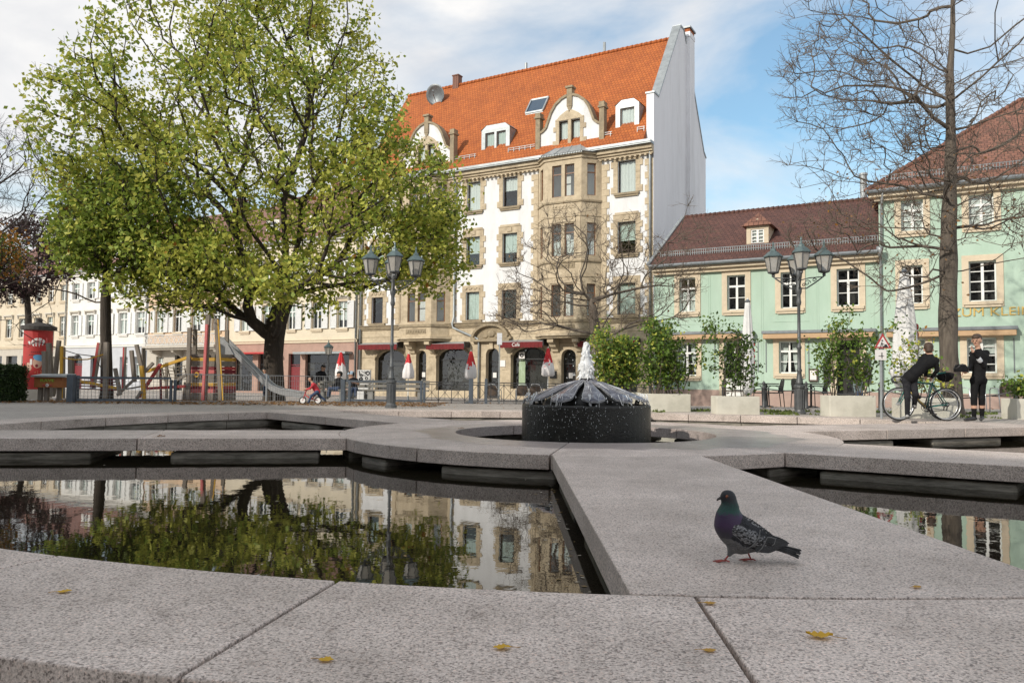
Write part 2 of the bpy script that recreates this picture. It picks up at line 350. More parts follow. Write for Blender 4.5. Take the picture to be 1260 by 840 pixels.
def beam(poly, z1=-TH - 0.012):
    b = MB(); b.prism(poly, -0.6, z1 - 0.012); b.build('support_stone', M_POOLST, basin, bevel=0.03)
G = 0.008
rng = random.Random(5)
ja = [-92.7 + 8.78 * k for k in range(41)]
for k in range(41):
    a0 = ja[k]; a1 = ja[(k + 1) % 41] if k < 40 else ja[0] + 360
    gi = math.degrees(G / 8.5); aa = [a0 + gi + (a1 - a0 - 2 * gi) * i / 5 for i in range(6)]
    slab([pol(a, rin(a)) for a in aa] + [pol(a, rin(a) + RIMW) for a in aa[::-1]], z=rng.uniform(-0.002, 0.002))
    b = MB(); b.prism([pol(a, rin(a) + 0.05) for a in aa] + [pol(a, rin(a) + RIMW - 0.06) for a in aa[::-1]], -0.7, -TH - 0.004); b.build('basin_wall_stone', M_POOLST, basin)
RO, RI = 3.45, 1.85
rj = [-149, -127, -101, -57, -12, 33, 78, 123, 167]
for k in range(9):
    a0 = rj[k]; a1 = rj[(k + 1) % 9] + (360 if k == 8 else 0)
    gi = math.degrees(G / 2.6); aa = [a0 + gi + (a1 - a0 - 2 * gi) * i / 14 for i in range(15)]
    slab([pol(a, RI) for a in aa] + [pol(a, RO) for a in aa[::-1]], M_WET)
for a0, a1 in [(-147, -137), (-122, -100), (-60, -44), (-25, 0), (15, 40), (60, 95), (110, 130), (150, 172), (190, 205)]:
    aa = [a0 + (a1 - a0) * i / 6 for i in range(7)]
    beam([pol(a, RI + 0.2) for a in aa] + [pol(a, RO - 0.05) for a in aa[::-1]])
def meet(p, d, rf):
    """distance along p + t d (outward) where it reaches radius rf(angle)"""
    lo, hi = 0.0, 14.0; p = Vector(p); d = Vector(d).normalized(); c = Vector(BC)
    for _ in range(40):
        t = (lo + hi) / 2; q = p + d * t - c
        if q.length < rf(math.degrees(math.atan2(q.y, q.x))): lo = t
        else: hi = t
    return p + d * lo
def ang(q): return math.degrees(math.atan2(q[1] - BC[1], q[0] - BC[0]))
def arm(pa, pb, da, db, cuts):
    """walkway from the ring to the rim between edge lines through pa and pb"""
    A0, B0 = meet(pa, da, lambda a: RO + G), meet(pb, db, lambda a: RO + G)
    A1, B1 = meet(pa, da, lambda a: rin(a) - 0.024), meet(pb, db, lambda a: rin(a) - 0.024)
    def arc(P, Q, rf):
        a, b = ang(P), ang(Q); b = a + ((b - a + 180) % 360 - 180)
        return [pol(a + (b - a) * i / 6, rf(a + (b - a) * i / 6)) for i in range(1, 6)]
    fr = [0] + cuts + [1]
    for i in range(len(fr) - 1):
        f0, f1 = fr[i], fr[i + 1]; g0 = 0 if i == 0 else G / (A1 - A0).length; g1 = 0 if i == len(fr) - 2 else G / (A1 - A0).length
        a, bb = A0.lerp(A1, f0 + g0), B0.lerp(B1, f0 + g0); c, d = B0.lerp(B1, f1 - g1), A0.lerp(A1, f1 - g1)
        poly = [tuple(a)] + (arc(a, bb, lambda q: RO + G) if i == 0 else []) + [tuple(bb), tuple(c)] + (arc(c, d, lambda q: rin(q) - 0.024) if i == len(fr) - 2 else []) + [tuple(d)]
        slab(poly)
    n = max(2, int((A1 - A0).length / 1.9))
    for i in range(n):
        f0, f1 = (i + 0.12) / n, (i + 0.78) / n
        q = [A0.lerp(A1, f0), B0.lerp(B1, f0), B0.lerp(B1, f1), A0.lerp(A1, f1)]; cen = (q[0] + q[2]) / 2
        w = (q[0] - q[1]).normalized() * 0.05
        beam([tuple(q[0] - w), tuple(q[1] + w), tuple(q[2] + w), tuple(q[3] - w)])
def start(x, y, d):          # move a traced edge point back inside the ring
    d = Vector(d).normalized(); q = Vector((x, y)); 
    while (q - Vector(BC)).length > 3.2: q -= d * 0.1
    return tuple(q)
for (pa, pb, da, db, cuts) in [
    ((0.417, 7.75), (1.935, 7.75), (0.002, -1), (0.035, -1), []),
    ((-2.02, 9.695), (-2.67, 11.154), (-4.02, -0.54), (-4.25, -0.62), [0.46]),
    ((2.911, 8.32), (4.067, 9.68), (1.806, -1.177), (1.59, -1.12), [0.52]),
    ((4.593, 11.94), (4.1, 13.3), (4.46, 1.75), (4.46, 1.75), [0.35, 0.7]),
    ((-1.96, 13.167), (-0.9, 14.1), (-2.83, 3.08), (-2.83, 3.08), [0.5]),
    ((0.7, 14.5), (2.2, 14.2), (0.25, 1), (0.25, 1), [0.5])]:
    arm(start(*pa, da), start(*pb, db), da, db, cuts)
# bits of leaf and scum floating along the walkway
fr = np.random.default_rng(6); n = 120; X = np.r_[0.40 - np.abs(fr.normal(size=70)) * 0.10, fr.uniform(-5, 0.4, 50)]; Y = np.r_[fr.uniform(2.9, 7.4, 70), fr.uniform(3.2, 9, 50)]; a = fr.uniform(0, 6.28, n); sz = fr.uniform(0.008, 0.022, n)
V = np.stack([np.c_[X + sz * np.cos(a + k * 1.57) * (1 if k % 2 else .5), Y + sz * np.sin(a + k * 1.57) * (1 if k % 2 else .5), np.full(n, WZ + .003)] for k in range(4)], 1).reshape(-1, 3)
tag(link('floating_leaves', npmesh('floating_leaves', V, np.arange(4 * n).reshape(-1, 4), [mat('pale_scum', (0.5, 0.46, 0.38), (0.4, 0.35, 0.27), 20, 0.8), mat('wet_leaf', (0.30, 0.20, 0.06), (0.2, 0.12, 0.04), 20, 0.6)], fr.integers(0, 2, n))), 'small bits of leaf and scum floating on the pool along the walkway', 'floating leaves', kind='stuff')
# ------------------------------------------------------------------ fountain
M_DRUM = mat('wet_black_stone', (0.006, 0.006, 0.0055), (0.024, 0.023, 0.02), 14, 0.3, 0.5, 60, wear=(0.04, 0.04, 0.034), wscale=2.0, wamt=0.6, spec=.35)
M_PETAL = mat('dark_wet_glass', (0.03, 0.03, 0.045), (0.09, 0.09, 0.115), 6, 0.10, 0.3, 18, wear=(0.42, 0.43, 0.47), wscale=7, wamt=0.7)  # pale wear patches paint wet streaks and highlights into the glass colour
M_PEDGE = mat('glass_edge', (0.30, 0.31, 0.33), (0.12, 0.12, 0.13), 20, 0.2)
M_FOAM = mat('white_water', (0.93, 0.94, 0.95), (0.80, 0.83, 0.85), 30, 0.2, 0.5, 60); M_FOAM.node_tree.nodes['Principled BSDF'].inputs['Transmission Weight'].default_value = 0.3
FX, FY = 1.08, 11.2
fo = thing('fountain', 'round black stone fountain with dark glass petals and a white water jet', 'fountain', (FX, FY, 0))
b = MB(); b.lathe([(0.90, -0.6), (0.925, -0.58), (0.925, 0.385), (0.915, 0.405), (0.86, 0.41), (0.83, 0.40), (0.82, 0.33), (0.0001, 0.32)], 64); b.build('drum', M_DRUM, fo, smooth=False)
b = MB(); b.lathe([(0.66, 0.32), (0.60, 0.46), (0.40, 0.56), (0.15, 0.67), (0.09, 0.78), (0.05, 0.785)], 24); b.build('core', M_DRUM, fo, smooth=True)
NP = 11
for i in range(NP):
    a = 2 * math.pi * (i + 0.31) / NP; ca, sa = math.cos(a), math.sin(a)
    def P(r, w, dz=0): 
        z = 0.775 - 0.05 * (r / 0.4) - 0.175 * (r / 0.86) ** 1.5 + dz - abs(w) * 0.12
        return (r * ca - w * sa, r * sa + w * ca, z)
    out_ = [(0.10, -0.03), (0.40, -0.07), (0.70, -0.145), (0.80, -0.15), (0.89, -0.06), (0.89, 0.06), (0.80, 0.15), (0.70, 0.145), (0.40, 0.07), (0.10, 0.03)]
    vs = [P(r, w) for r, w in out_] + [P(r, w, -0.02) for r, w in out_] + [P(r, 0, 0.012) for r in (0.10, 0.40, 0.70, 0.84)]
    k = 10; fs = [(0, 20, 21, 1), (1, 21, 22, 2), (2, 22, 3), (3, 22, 23, 4), (4, 23, 5), (5, 23, 22, 6), (6, 22, 7), (7, 22, 21, 8), (8, 21, 20, 9)] + [tuple(range(19, 9, -1))]
    b = MB(); b.add(vs, fs); pt = b.build('petal', M_PETAL, fo)
    b = MB(); loop = out_ + [out_[0]]
    for (r0, w0), (r1, w1) in zip(loop, loop[1:]): b.bar(P(r0, w0, -0.01), P(r1, w1, -0.01), 0.012, 0.026)
    b.build('petal_edge', M_PEDGE, pt)
    b = MB(); b.bar(P(0.78, 0, -0.02), (0.74 * ca, 0.74 * sa, 0.36), 0.035, 0.035); b.bar(P(0.3, 0, -0.03), P(0.8, 0, -0.03), 0.025, 0.03); b.build('petal_bracket', M_DRUM, pt)
r_ = random.Random(2)
pr = [('c', (0, 0, 0.74), (0.0, 0, 0.95), 0.085, 0.085, 0, 0.05), ('c', (0, 0, 0.95), (-0.015, 0, 1.20), 0.08, 0.04, 0, 0.05), ('c', (-0.015, 0, 1.20), (-0.03, 0, 1.29), 0.035, 0.012, 0, 0.03)]
for k in range(130):
    z = r_.uniform(0.76, 1.30); w = 0.10 * (1 - 0.72 * max(0, (z - 0.92) / 0.38)); a = r_.uniform(0, 6.28); q = w * r_.uniform(0.6, 1.12)
    x, y = q * math.cos(a), q * math.sin(a); h_ = r_.uniform(0.02, 0.07)
    pr.append(('c', (x, y, z), (x * r_.uniform(.9, 1.5) + r_.uniform(-.012, .012), y, z - h_), r_.uniform(0.006, 0.018), r_.uniform(0.004, 0.014), 0, 0.012))
sdf_body('water_jet', pr, [M_FOAM], fo, 0.008, 0.03)
b = MB()
for k in range(430):          # drops running down the drum, splashing on the petals and flying off the jet
    t = r_.random()
    if t < 0.62:
        a = R(r_.gauss(-105, 34)); z = 0.40 - abs(r_.gauss(0, 0.26)); rr = 0.93 + r_.random() * 0.05; s = r_.uniform(0.002, 0.006); st = r_.choice((1, 1.3, 2, 4, 7)); s *= .8 if st < 3 else .5
        if z < -0.24: continue
    elif t < 0.85:
        a = r_.uniform(0, 6.28); rr = r_.uniform(0.76, 0.92); z = r_.uniform(0.40, 0.56); s = r_.uniform(0.004, 0.010); st = r_.uniform(1, 3)
    else:
        a = r_.uniform(0, 6.28); rr = abs(r_.gauss(0.14, 0.09)); z = r_.uniform(0.76, 1.2); s = r_.uniform(0.003, 0.009); st = 1.4
    b.ball((rr * math.cos(a), rr * math.sin(a), z), s, 4, 3, (1, 1, st))
for k in range(64):           # threads of water falling from the petal tips
    a = 2 * math.pi * ((k % 11) + 0.31 + r_.gauss(0, .10)) / 11; rr = 0.80 + r_.random() * .08; q = a + r_.uniform(-.03, .03); e = r_.uniform(.88, .93); w = r_.uniform(.0025, .008)
    b.tube([(rr * math.cos(a), rr * math.sin(a), 0.565), ((rr + e) / 2 * math.cos(q), (rr + e) / 2 * math.sin(q), r_.uniform(.47, .52)), (e * math.cos(q), e * math.sin(q), r_.uniform(.36, .42))], [w, w * .7, w * 1.4], 5)
for k in range(40):           # thin runs of water down the petals
    a = 2 * math.pi * ((k % 11) + 0.31 + r_.uniform(-.16, .16)) / 11; r0_ = r_.uniform(.12, .45); r1_ = r0_ + r_.uniform(.15, .4)
    pz = lambda r: 0.775 - 0.05 * (r / 0.4) - 0.175 * (r / 0.86) ** 1.5 + .004
    b.tube([(r * math.cos(a), r * math.sin(a), pz(r)) for r in (r0_, (r0_ + r1_) / 2, min(.84, r1_))], [.003, .006, .003], 4)
tag(b.build('water_drops', M_FOAM, fo, smooth=True), kind='stuff')
# ------------------------------------------------------------------ buildings: materials and pieces
def tile_mat(name, c1, c2, cm, slope, bw=0.19, rh=0.17, rough=0.75):
    m = bpy.data.materials.new(name); m.use_nodes = True; n = m.node_tree.nodes; l = m.node_tree.links; b = n['Principled BSDF']
    t = n.new('ShaderNodeTexCoord'); g = n.new('ShaderNodeMapping'); g.inputs['Scale'].default_value = (1, slope, 1); l.new(t.outputs['Object'], g.inputs[0])
    br = n.new('ShaderNodeTexBrick'); br.inputs['Scale'].default_value = 1; br.inputs['Brick Width'].default_value = bw; br.inputs['Row Height'].default_value = rh; br.inputs['Mortar Size'].default_value = 0.014; br.inputs['Mortar Smooth'].default_value = 0.6
    br.inputs['Color1'].default_value = (*c1, 1); br.inputs['Color2'].default_value = (*c2, 1); br.inputs['Mortar'].default_value = (*cm, 1); l.new(g.outputs[0], br.inputs[0])
    z = n.new('ShaderNodeTexNoise'); z.inputs['Scale'].default_value = 0.7; z.inputs['Detail'].default_value = 10; z.inputs['Roughness'].default_value = 0.75; l.new(t.outputs['Object'], z.inputs['Vector'])
    r = n.new('ShaderNodeValToRGB'); r.color_ramp.elements[0].position = 0.3; r.color_ramp.elements[1].position = 0.7; r.color_ramp.elements[0].color = (0.72, 0.70, 0.70, 1); r.color_ramp.elements[1].color = (1.12, 1.12, 1.15, 1); l.new(z.outputs[0], r.inputs[0])
    x = n.new('ShaderNodeMix'); x.data_type = 'RGBA'; x.blend_type = 'MULTIPLY'; x.inputs[0].default_value = 1; l.new(br.outputs[0], x.inputs[6]); l.new(r.outputs[0], x.inputs[7]); l.new(x.outputs[2], b.inputs['Base Color'])
    b.inputs['Roughness'].default_value = rough
    u = n.new('ShaderNodeBump'); u.inputs['Strength'].default_value = 0.7; u.inputs['Distance'].default_value = 0.04; u.invert = True; l.new(br.outputs['Fac'], u.inputs['Height']); l.new(u.outputs[0], b.inputs['Normal'])
    return m
def pane_mat():
    m = bpy.data.materials.new('window_glass'); m.use_nodes = True; n = m.node_tree.nodes; l = m.node_tree.links; n.clear()
    o = n.new('ShaderNodeOutputMaterial'); a = n.new('ShaderNodeBsdfTransparent'); a.inputs[0].default_value = (0.88, 0.92, 0.9, 1)
    g = n.new('ShaderNodeBsdfGlossy'); g.inputs['Roughness'].default_value = 0.03; g.inputs[0].default_value = (0.95, 0.97, 1, 1)
    f = n.new('ShaderNodeFresnel'); f.inputs[0].default_value = 1.9; x = n.new('ShaderNodeMixShader')
    t = n.new('ShaderNodeTexCoord'); z = n.new('ShaderNodeTexNoise'); z.inputs['Scale'].default_value = 1.6; l.new(t.outputs['Object'], z.inputs['Vector'])
    u = n.new('ShaderNodeBump'); u.inputs['Strength'].default_value = 0.25; u.inputs['Distance'].default_value = 0.05; l.new(z.outputs[0], u.inputs['Height']); l.new(u.outputs[0], g.inputs['Normal'])
    ge = n.new('ShaderNodeNewGeometry'); iv = n.new('ShaderNodeMath'); iv.operation = 'SUBTRACT'; iv.inputs[0].default_value = 1.0; l.new(ge.outputs['Backfacing'], iv.inputs[1]); mu = n.new('ShaderNodeMath'); mu.operation = 'MULTIPLY'; l.new(f.outputs[0], mu.inputs[0]); l.new(iv.outputs[0], mu.inputs[1]); l.new(mu.outputs[0], x.inputs[0]); l.new(a.outputs[0], x.inputs[1]); l.new(g.outputs[0], x.inputs[2]); l.new(x.outputs[0], o.inputs[0]); return m
M_GLASS = pane_mat()
M_WHITE = mat('white_plaster', (0.74, 0.74, 0.75), (0.67, 0.67, 0.675), 2.2, 0.85, 0.15, 40, wear=(0.48, 0.47, 0.46), wscale=0.9, wamt=0.6, stretch=(1, 1, .4))
M_GABLE = mat('gable_render', (0.84, 0.845, 0.87), (0.78, 0.785, 0.81), 0.6, 0.85, 0.1, 30, wear=(0.60, 0.60, 0.61), wscale=0.5, wamt=0.7, stretch=(1, 1, .22))
M_SAND = mat('sandstone', (0.56, 0.465, 0.33), (0.44, 0.36, 0.25), 3.5, 0.85, 0.4, 25, wear=(0.22, 0.17, 0.115), wscale=1.1, wamt=0.75)
M_SANDD = mat('weathered_sandstone', (0.36, 0.29, 0.19), (0.25, 0.2, 0.135), 4, 0.85, 0.35, 25, wear=(0.12, 0.10, 0.075), wscale=1.4, wamt=0.7)
M_ORANGE = tile_mat('orange_roof_tiles', (0.46, 0.128, 0.024), (0.38, 0.098, 0.019), (0.20, 0.05, 0.010), 1.73, 0.21, 0.24)
M_BROWNT = tile_mat('brown_roof_tiles', (0.135, 0.058, 0.042), (0.09, 0.039, 0.03), (0.045, 0.02, 0.016), 1.17, 0.22, 0.24)
M_REDT = tile_mat('red_roof_tiles', (0.27, 0.125, 0.08), (0.19, 0.088, 0.06), (0.08, 0.035, 0.025), 1.3, 0.22, 0.24)
M_OLDT = tile_mat('old_roof_tiles', (0.30, 0.15, 0.115), (0.22, 0.12, 0.10), (0.10, 0.06, 0.05), 1.4, 0.22, 0.24)
M_ZINC = mat('zinc_sheet', (0.36, 0.39, 0.40), (0.27, 0.29, 0.30), 3, 0.45, 0.1, 20, metal=0.35, wear=(0.5, 0.52, 0.53), wscale=1.2)
M_GUTTER = mat('painted_gutter', (0.20, 0.22, 0.235), (0.145, 0.16, 0.17), 4, 0.45, metal=0.3)
M_DKFRAME = mat('dark_window_frame', (0.09, 0.05, 0.03), (0.05, 0.03, 0.02), 8, 0.45)
M_BROWNF = mat('brown_window_frame', (0.22, 0.10, 0.045), (0.15, 0.065, 0.03), 8, 0.45)
M_WFRAME = mat('white_window_frame', (0.78, 0.78, 0.76), (0.70, 0.70, 0.68), 8, 0.45)
M_CURT = mat('net_curtain', (0.66, 0.68, 0.67), (0.46, 0.49, 0.48), 9, 0.9, stretch=(6, 1, 0.5))
M_BLIND = mat('green_grey_blind', (0.46, 0.53, 0.50), (0.40, 0.47, 0.44), 3, 0.8)
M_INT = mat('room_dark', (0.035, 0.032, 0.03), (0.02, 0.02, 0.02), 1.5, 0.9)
M_BLACK = mat('black_paint', (0.018, 0.018, 0.02), (0.03, 0.03, 0.032), 8, 0.4)
M_AWN = mat('dark_red_awning', (0.17, 0.013, 0.015), (0.11, 0.009, 0.01), 3, 0.85)
M_LETTER = mat('white_lettering', (0.75, 0.72, 0.7), (0.7, 0.68, 0.66), 5, 0.6)
def ops_wall(b, p0, p1, z0, z1, ops, depth=0.2):
    """wall face p0->p1 (outside on the right hand side of travel reversed: inward normal = left of travel) with openings (t0,t1,za,zb,rise)"""
    p0 = Vector(p0); p1 = Vector(p1); d = (p1 - p0); Lx = d.length; d /= Lx; nrm = Vector((-d.y, d.x))
    def P(t, z, y=0): q = p0 + d * t + nrm * y; return (q.x, q.y, z)
    xs = sorted({0, Lx, *[v for o in ops for v in (o[0], o[1])]}); zs = sorted({z0, z1, *[v for o in ops for v in (o[2], o[3])]})
    for i in range(len(xs) - 1):
        zc = None
        for j in range(len(zs) - 1):
            cx, cz = (xs[i] + xs[i+1]) / 2, (zs[j] + zs[j+1]) / 2
            if any(o[0] < cx < o[1] and o[2] < cz < o[3] for o in ops): continue
            b.add([P(xs[i], zs[j]), P(xs[i+1], zs[j]), P(xs[i+1], zs[j+1]), P(xs[i], zs[j+1])], [(0, 1, 2, 3)])
    for o in ops:
        t0, t1, za, zb = o[:4]; rise = o[4] if len(o) > 4 else 0
        b.add([P(t0, za), P(t0, za, depth), P(t0, zb - rise, depth), P(t0, zb - rise)], [(0, 1, 2, 3)])
        b.add([P(t1, za), P(t1, za, depth), P(t1, zb - rise, depth), P(t1, zb - rise)], [(3, 2, 1, 0)])
        b.add([P(t0, za), P(t1, za), P(t1, za, depth), P(t0, za, depth)], [(0, 1, 2, 3)])
        if not rise: b.add([P(t0, zb), P(t1, zb), P(t1, zb, depth), P(t0, zb, depth)], [(3, 2, 1, 0)])
        else:
            n = 14; c = [((t0+t1)/2 - (t1-t0)/2*math.cos(math.pi*i/n), zb - rise + rise*math.sin(math.pi*i/n)**0.8) for i in range(n + 1)]
            for (ta, ca), (tb, cb) in zip(c, c[1:]):
                b.add([P(ta, ca), P(tb, cb), P(tb, zb), P(ta, zb)], [(0, 1, 2, 3)]); b.add([P(ta, ca), P(tb, cb), P(tb, cb, depth), P(ta, ca, depth)], [(0, 1, 2, 3)])
MESH = {}
def cached(key, fn):
    if key not in MESH: MESH[key] = fn()
    return MESH[key]
def curtain_mesh(w, h, z0, m, y=0.30):
    b = MB(); n = max(8, int(w / 0.05)); vs = []
    for i in range(n + 1):
        x = -w/2 + w*i/n; yy = y + 0.025*math.sin(i*1.7) + 0.012*math.sin(i*0.63)
        vs += [(x, yy, z0), (x, yy, z0 + h)]
    b.add(vs, [(2*i, 2*i+2, 2*i+3, 2*i+1) for i in range(n)]); return b.mesh('curtain', m, True, fix=False)
WRNG = random.Random(11)
def window(parent, p0, p1, t0, t1, za, zb, frame=None, muntin='T', sur=None, curtain=None, arch=0, shutters=None, sill=True, inset=0.14, name='window', shm=None):
    """a window set in the opening; children: pane, surround, sill, curtain, shutter"""
    p0 = Vector(p0); p1 = Vector(p1); d = (p1 - p0).normalized(); q = p0 + d * ((t0 + t1) / 2); w = round(t1 - t0, 2); h = round(zb - za, 2)
    fm = frame or M_DKFRAME
    def mk():
        b = MB(); f = 0.055; y0, y1 = inset, inset + 0.06
        b.box(-w/2, -w/2 + f, y0, y1, 0, h); b.box(w/2 - f, w/2, y0, y1, 0, h); b.box(-w/2 + f, w/2 - f, y0, y1, 0, f); b.box(-w/2 + f, w/2 - f, y0, y1, h - f, h)
        yy0, yy1 = y0 - 0.012, y1 - 0.01; wi = w/2 - f; g = 0.028
        def vb(x, a, c, k=g): b.box(x - k, x + k, yy0, yy1, a, c)
        def hb(z, x0=-wi, x1=wi, k=g): b.box(x0, x1, yy0 + 0.003, yy1 - 0.003, z - k, z + k)
        tz = h * 0.69
        if muntin in 'TC6K':
            hb(tz, k=0.045 if muntin != 'T' else 0.03)
        if muntin == 'T': vb(0, f, tz - 0.03, 0.025)
        if muntin in 'C6':
            vb(0, f, tz - 0.045, 0.05); vb(0, tz + 0.045, h - f, 0.03)
            if muntin == '6':
                for k in ((1, 2) if h > 2.2 else (1,)): 
                    hb(f + (tz - f) * k / (3 if h > 2.2 else 2), -wi, -0.05, 0.015); hb(f + (tz - f) * k / (3 if h > 2.2 else 2), 0.05, wi, 0.015)
        if muntin == '8':
            vb(0, f, h - f, 0.05)
            for k in (1, 2, 3): hb(h * k / 4, -wi, -0.05, 0.016 if k != 2 else 0.02); hb(h * k / 4, 0.05, wi, 0.016 if k != 2 else 0.02)
        if muntin == 'S': hb(h * 0.72, k=0.03)
        if muntin == 'V': vb(0, f, h - f, 0.03)
        return b.mesh(name, fm)
    o = link(name, cached(('win', w, h, fm.name, muntin, inset, name), mk), parent); o.location = (q.x, q.y, za); o.rotation_euler = (0, 0, math.atan2(d.y, d.x))
    def pane():
        b = MB(); y = inset + 0.035; b.add([(-w/2, y, 0), (w/2, y, 0), (w/2, y, h), (-w/2, y, h)], [(0, 1, 2, 3)]); return b.mesh('pane', M_GLASS, fix=False)
    link('pane', cached(('pane', w, h, inset), pane), o)
    if curtain:
        a, c, m = curtain; link('curtain', cached(('cur', w, h, a, c, m.name), lambda: curtain_mesh(w - 0.02, h * (c - a), h * a, m, inset + 0.09)), o)
    if sur:
        sm, style, sw = sur
        def smesh():
            b = MB(); x = w/2; y0, y1 = -0.05, 0.012
            if style == 'plain':
                b.box(-x - sw, -x, y0, y1, -sw*0.9, h + sw); b.box(x, x + sw, y0, y1, -sw*0.9, h + sw); b.box(-x, x, y0, y1, h, h + sw); b.box(-x, x, y0, y1, -sw*0.9, 0)
            else:
                for sgn in (-1, 1):
                    n = max(3, int(h / 0.36)); hh = h / n
                    for i in range(n):
                        ww = sw * (1.55 if (i in (0, n - 1) or (i == n//2 and style == 'ear3')) else 1.0) - 0.003 * (i % 2)
                        xa, xb = (x, x + ww) if sgn > 0 else (-x - ww, -x); b.box(xa, xb, y0 - 0.004 * (i % 2), y1, i * hh, (i + 1) * hh - 0.008)
                b.box(-x - sw*1.0, x + sw*1.0, y0, y1, h, h + 0.42)
                if style == 'arch3':
                    for k in (-1, 0, 1):
                        c = k * w * 0.36; p = [(c + 0.17*math.cos(math.pi*i/8), h + 0.14 + 0.17*math.sin(math.pi*i/8)) for i in range(9)]; r = [(c + 0.11*math.cos(math.pi*i/8), h + 0.14 + 0.11*math.sin(math.pi*i/8)) for i in range(8, -1, -1)]
                        for i in range(8): b.prism([p[i], p[i+1], r[7-i], r[8-i]], y0 - 0.05, y0 + 0.002, 'y')
                elif style == 'ear3':
                    b.box(-x - sw*0.6, x + sw*0.6, y0 - 0.02, y1, h + 0.421, h + 0.55); b.box(-0.16, 0.16, y0 - 0.055, y1, h + 0.10, h + 0.36); b.box(-x - sw*1.02, x + sw*1.02, y0 - 0.03, y1 - 0.002, h + 0.40, h + 0.45)
                else: b.box(-x - sw*0.5, x + sw*0.5, y0 - 0.012, y1, h + 0.421, h + 0.5)
            return b.mesh('surround', sm)
        link('surround', cached(('sur', w, h, style, sw, sm.name), smesh), o)
        if sill:
            def sl_():
                b = MB(); b.box(-w/2 - sw*0.8, w/2 + sw*0.8, -0.14, 0.13, -0.13, -0.003); b.box(-w/2 - sw*0.6, w/2 + sw*0.6, -0.09, -0.04, -0.24, -0.131); return b.mesh('sill', M_SANDD if sm is M_SAND else sm)
            link('sill', cached(('sill', w, sw, sm.name), sl_), o)
    if shutters:
        def sh():
            b = MB(); sw_ = shutters; b.box(-sw_/2, sw_/2, -0.07, -0.02, 0, h)
            for z in np.arange(0.08, h - 0.1, 0.09): b.bar((-sw_/2 + 0.05, -0.075, z), (sw_/2 - 0.05, -0.075, z), 0.012, 0.05)
            for x in (-sw_/2 + 0.025, sw_/2 - 0.025): b.box(x - 0.025, x + 0.025, -0.09, -0.07, 0, h)
            for z in (0.04, h/2, h - 0.04): b.box(-sw_/2 + 0.05, sw_/2 - 0.05, -0.088, -0.07, z - 0.04, z + 0.04)
            return b.mesh('shutter', shm or M_WFRAME)
        me = cached(('sh', h, shutters, (shm or M_WFRAME).name), sh)
        for sgn in (-1, 1):
            s = link('shutter', me, o); s.location = (sgn * (w/2 + shutters/2 + 0.06), -0.03, 0)
    return o
def place(o, p): o.location = p; return o
TH_ = R(-30)
def bld(name, label, x, y, cat='building', group=None): return thing(name, label, cat, (x, y, 0), TH_, group)
# ------------------------------------------------------------------ the corner house with the orange roof
mb = bld('corner_house', 'tall white and sandstone house with bay windows under a steep orange tiled roof', 7.9, 43.1)
XL = -21.35
cols = [(-2.15, -1.05), (-9.87, -8.81), (-12.56, -11.54), (-20.35, -19.35)]
rows = [(4.52, 6.32, 'arch3'), (8.03, 9.87, 'ear3'), (11.55, 13.43, 'top')]
ops = [(x0 - XL, x1 - XL, z0, z1) for x0, x1 in cols for z0, z1, _ in rows]
b = MB(); ops_wall(b, (XL, 0), (0, 0), 4.2, 14.2, ops)
b.add([(XL, 0, 4.2), (XL, 0, 14.2), (XL, 10.4, 14.2), (XL, 10.4, 4.2)], [(0, 1, 2, 3)])
b.build('upper_wall', M_WHITE, mb, fix=False)
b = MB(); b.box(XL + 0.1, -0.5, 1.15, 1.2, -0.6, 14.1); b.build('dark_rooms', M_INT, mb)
gops = [(-19.93, -17.27, 0.0, 2.68, 0.75), (-16.45, -15.61, -0.43, 2.63, 0.42), (-14.81, -12.15, 0.02, 2.74, 0.7), (-10.99, -10.03, -0.43, 2.72, 0.48), (-9.18, -6.62, 0.2, 2.74, 0.7), (-5.7, -4.75, -0.43, 2.58, 0.48), (-3.35, -0.95, -0.3, 2.62)]
b = MB(); ops_wall(b, (XL, -0.04), (0, -0.04), -0.7, 4.2, [(o[0] - XL, o[1] - XL, *o[2:]) for o in gops], 0.4)
b.box(XL, 0, 0, 0.001, 4.19, 4.2); b.build('ground_floor_wall', M_SAND, mb, fix=False)
for z in (0.55, 1.35, 2.15, 2.95, 3.55):              # projecting string courses in the lower wall between openings
    xs = sorted([(o[0] - 0.22, o[1] + 0.22) for o in gops if o[2] < z < o[3] + 0.2]); cur = XL; b = MB()
    for a, c in xs + [(0, 0)]:
        if a - cur > 0.15: b.box(cur, a, -0.052, -0.03, z, z + 0.03)
        cur = c
    b.build('string_course', M_SANDD, mb)
b = MB(); b.prism([(0, -0.7), (10.4, -0.7), (10.4, 14.6), (10.4, 16.0), (9.9, 16.3), (5.55, 22.95), (4.85, 22.95), (0.72, 17.1), (0, 17.1)], -0.42, 0.02, 'x'); b.build('gable_wall', M_GABLE, mb)
b = MB()
for (y0, z0), (y1, z1) in [((-0.06, 17.15), (0.72, 17.15)), ((0.72, 17.1), (4.85, 23.0)), ((4.8, 22.98), (5.6, 22.98)), ((5.55, 23.0), (9.9, 16.35)), ((9.9, 16.32), (10.45, 16.0))]:
    b.bar((-0.2, y0, z0), (-0.2, y1, z1), 0.54, 0.09)
b.build('gable_coping', M_ZINC, mb)
b = MB(); b.box(0.0, 0.28, 6.0, 7.0, -0.7, 22.7); b.box(-0.42, 0.30, 5.95, 7.05, 22.7, 23.0); b.build('gable_chimney', M_GABLE, mb)
b = MB(); b.box(-0.40, 0.26, 6.0, 7.0, 23.0, 23.25); b.build('chimney_brick_top', M_ORANGE, mb)
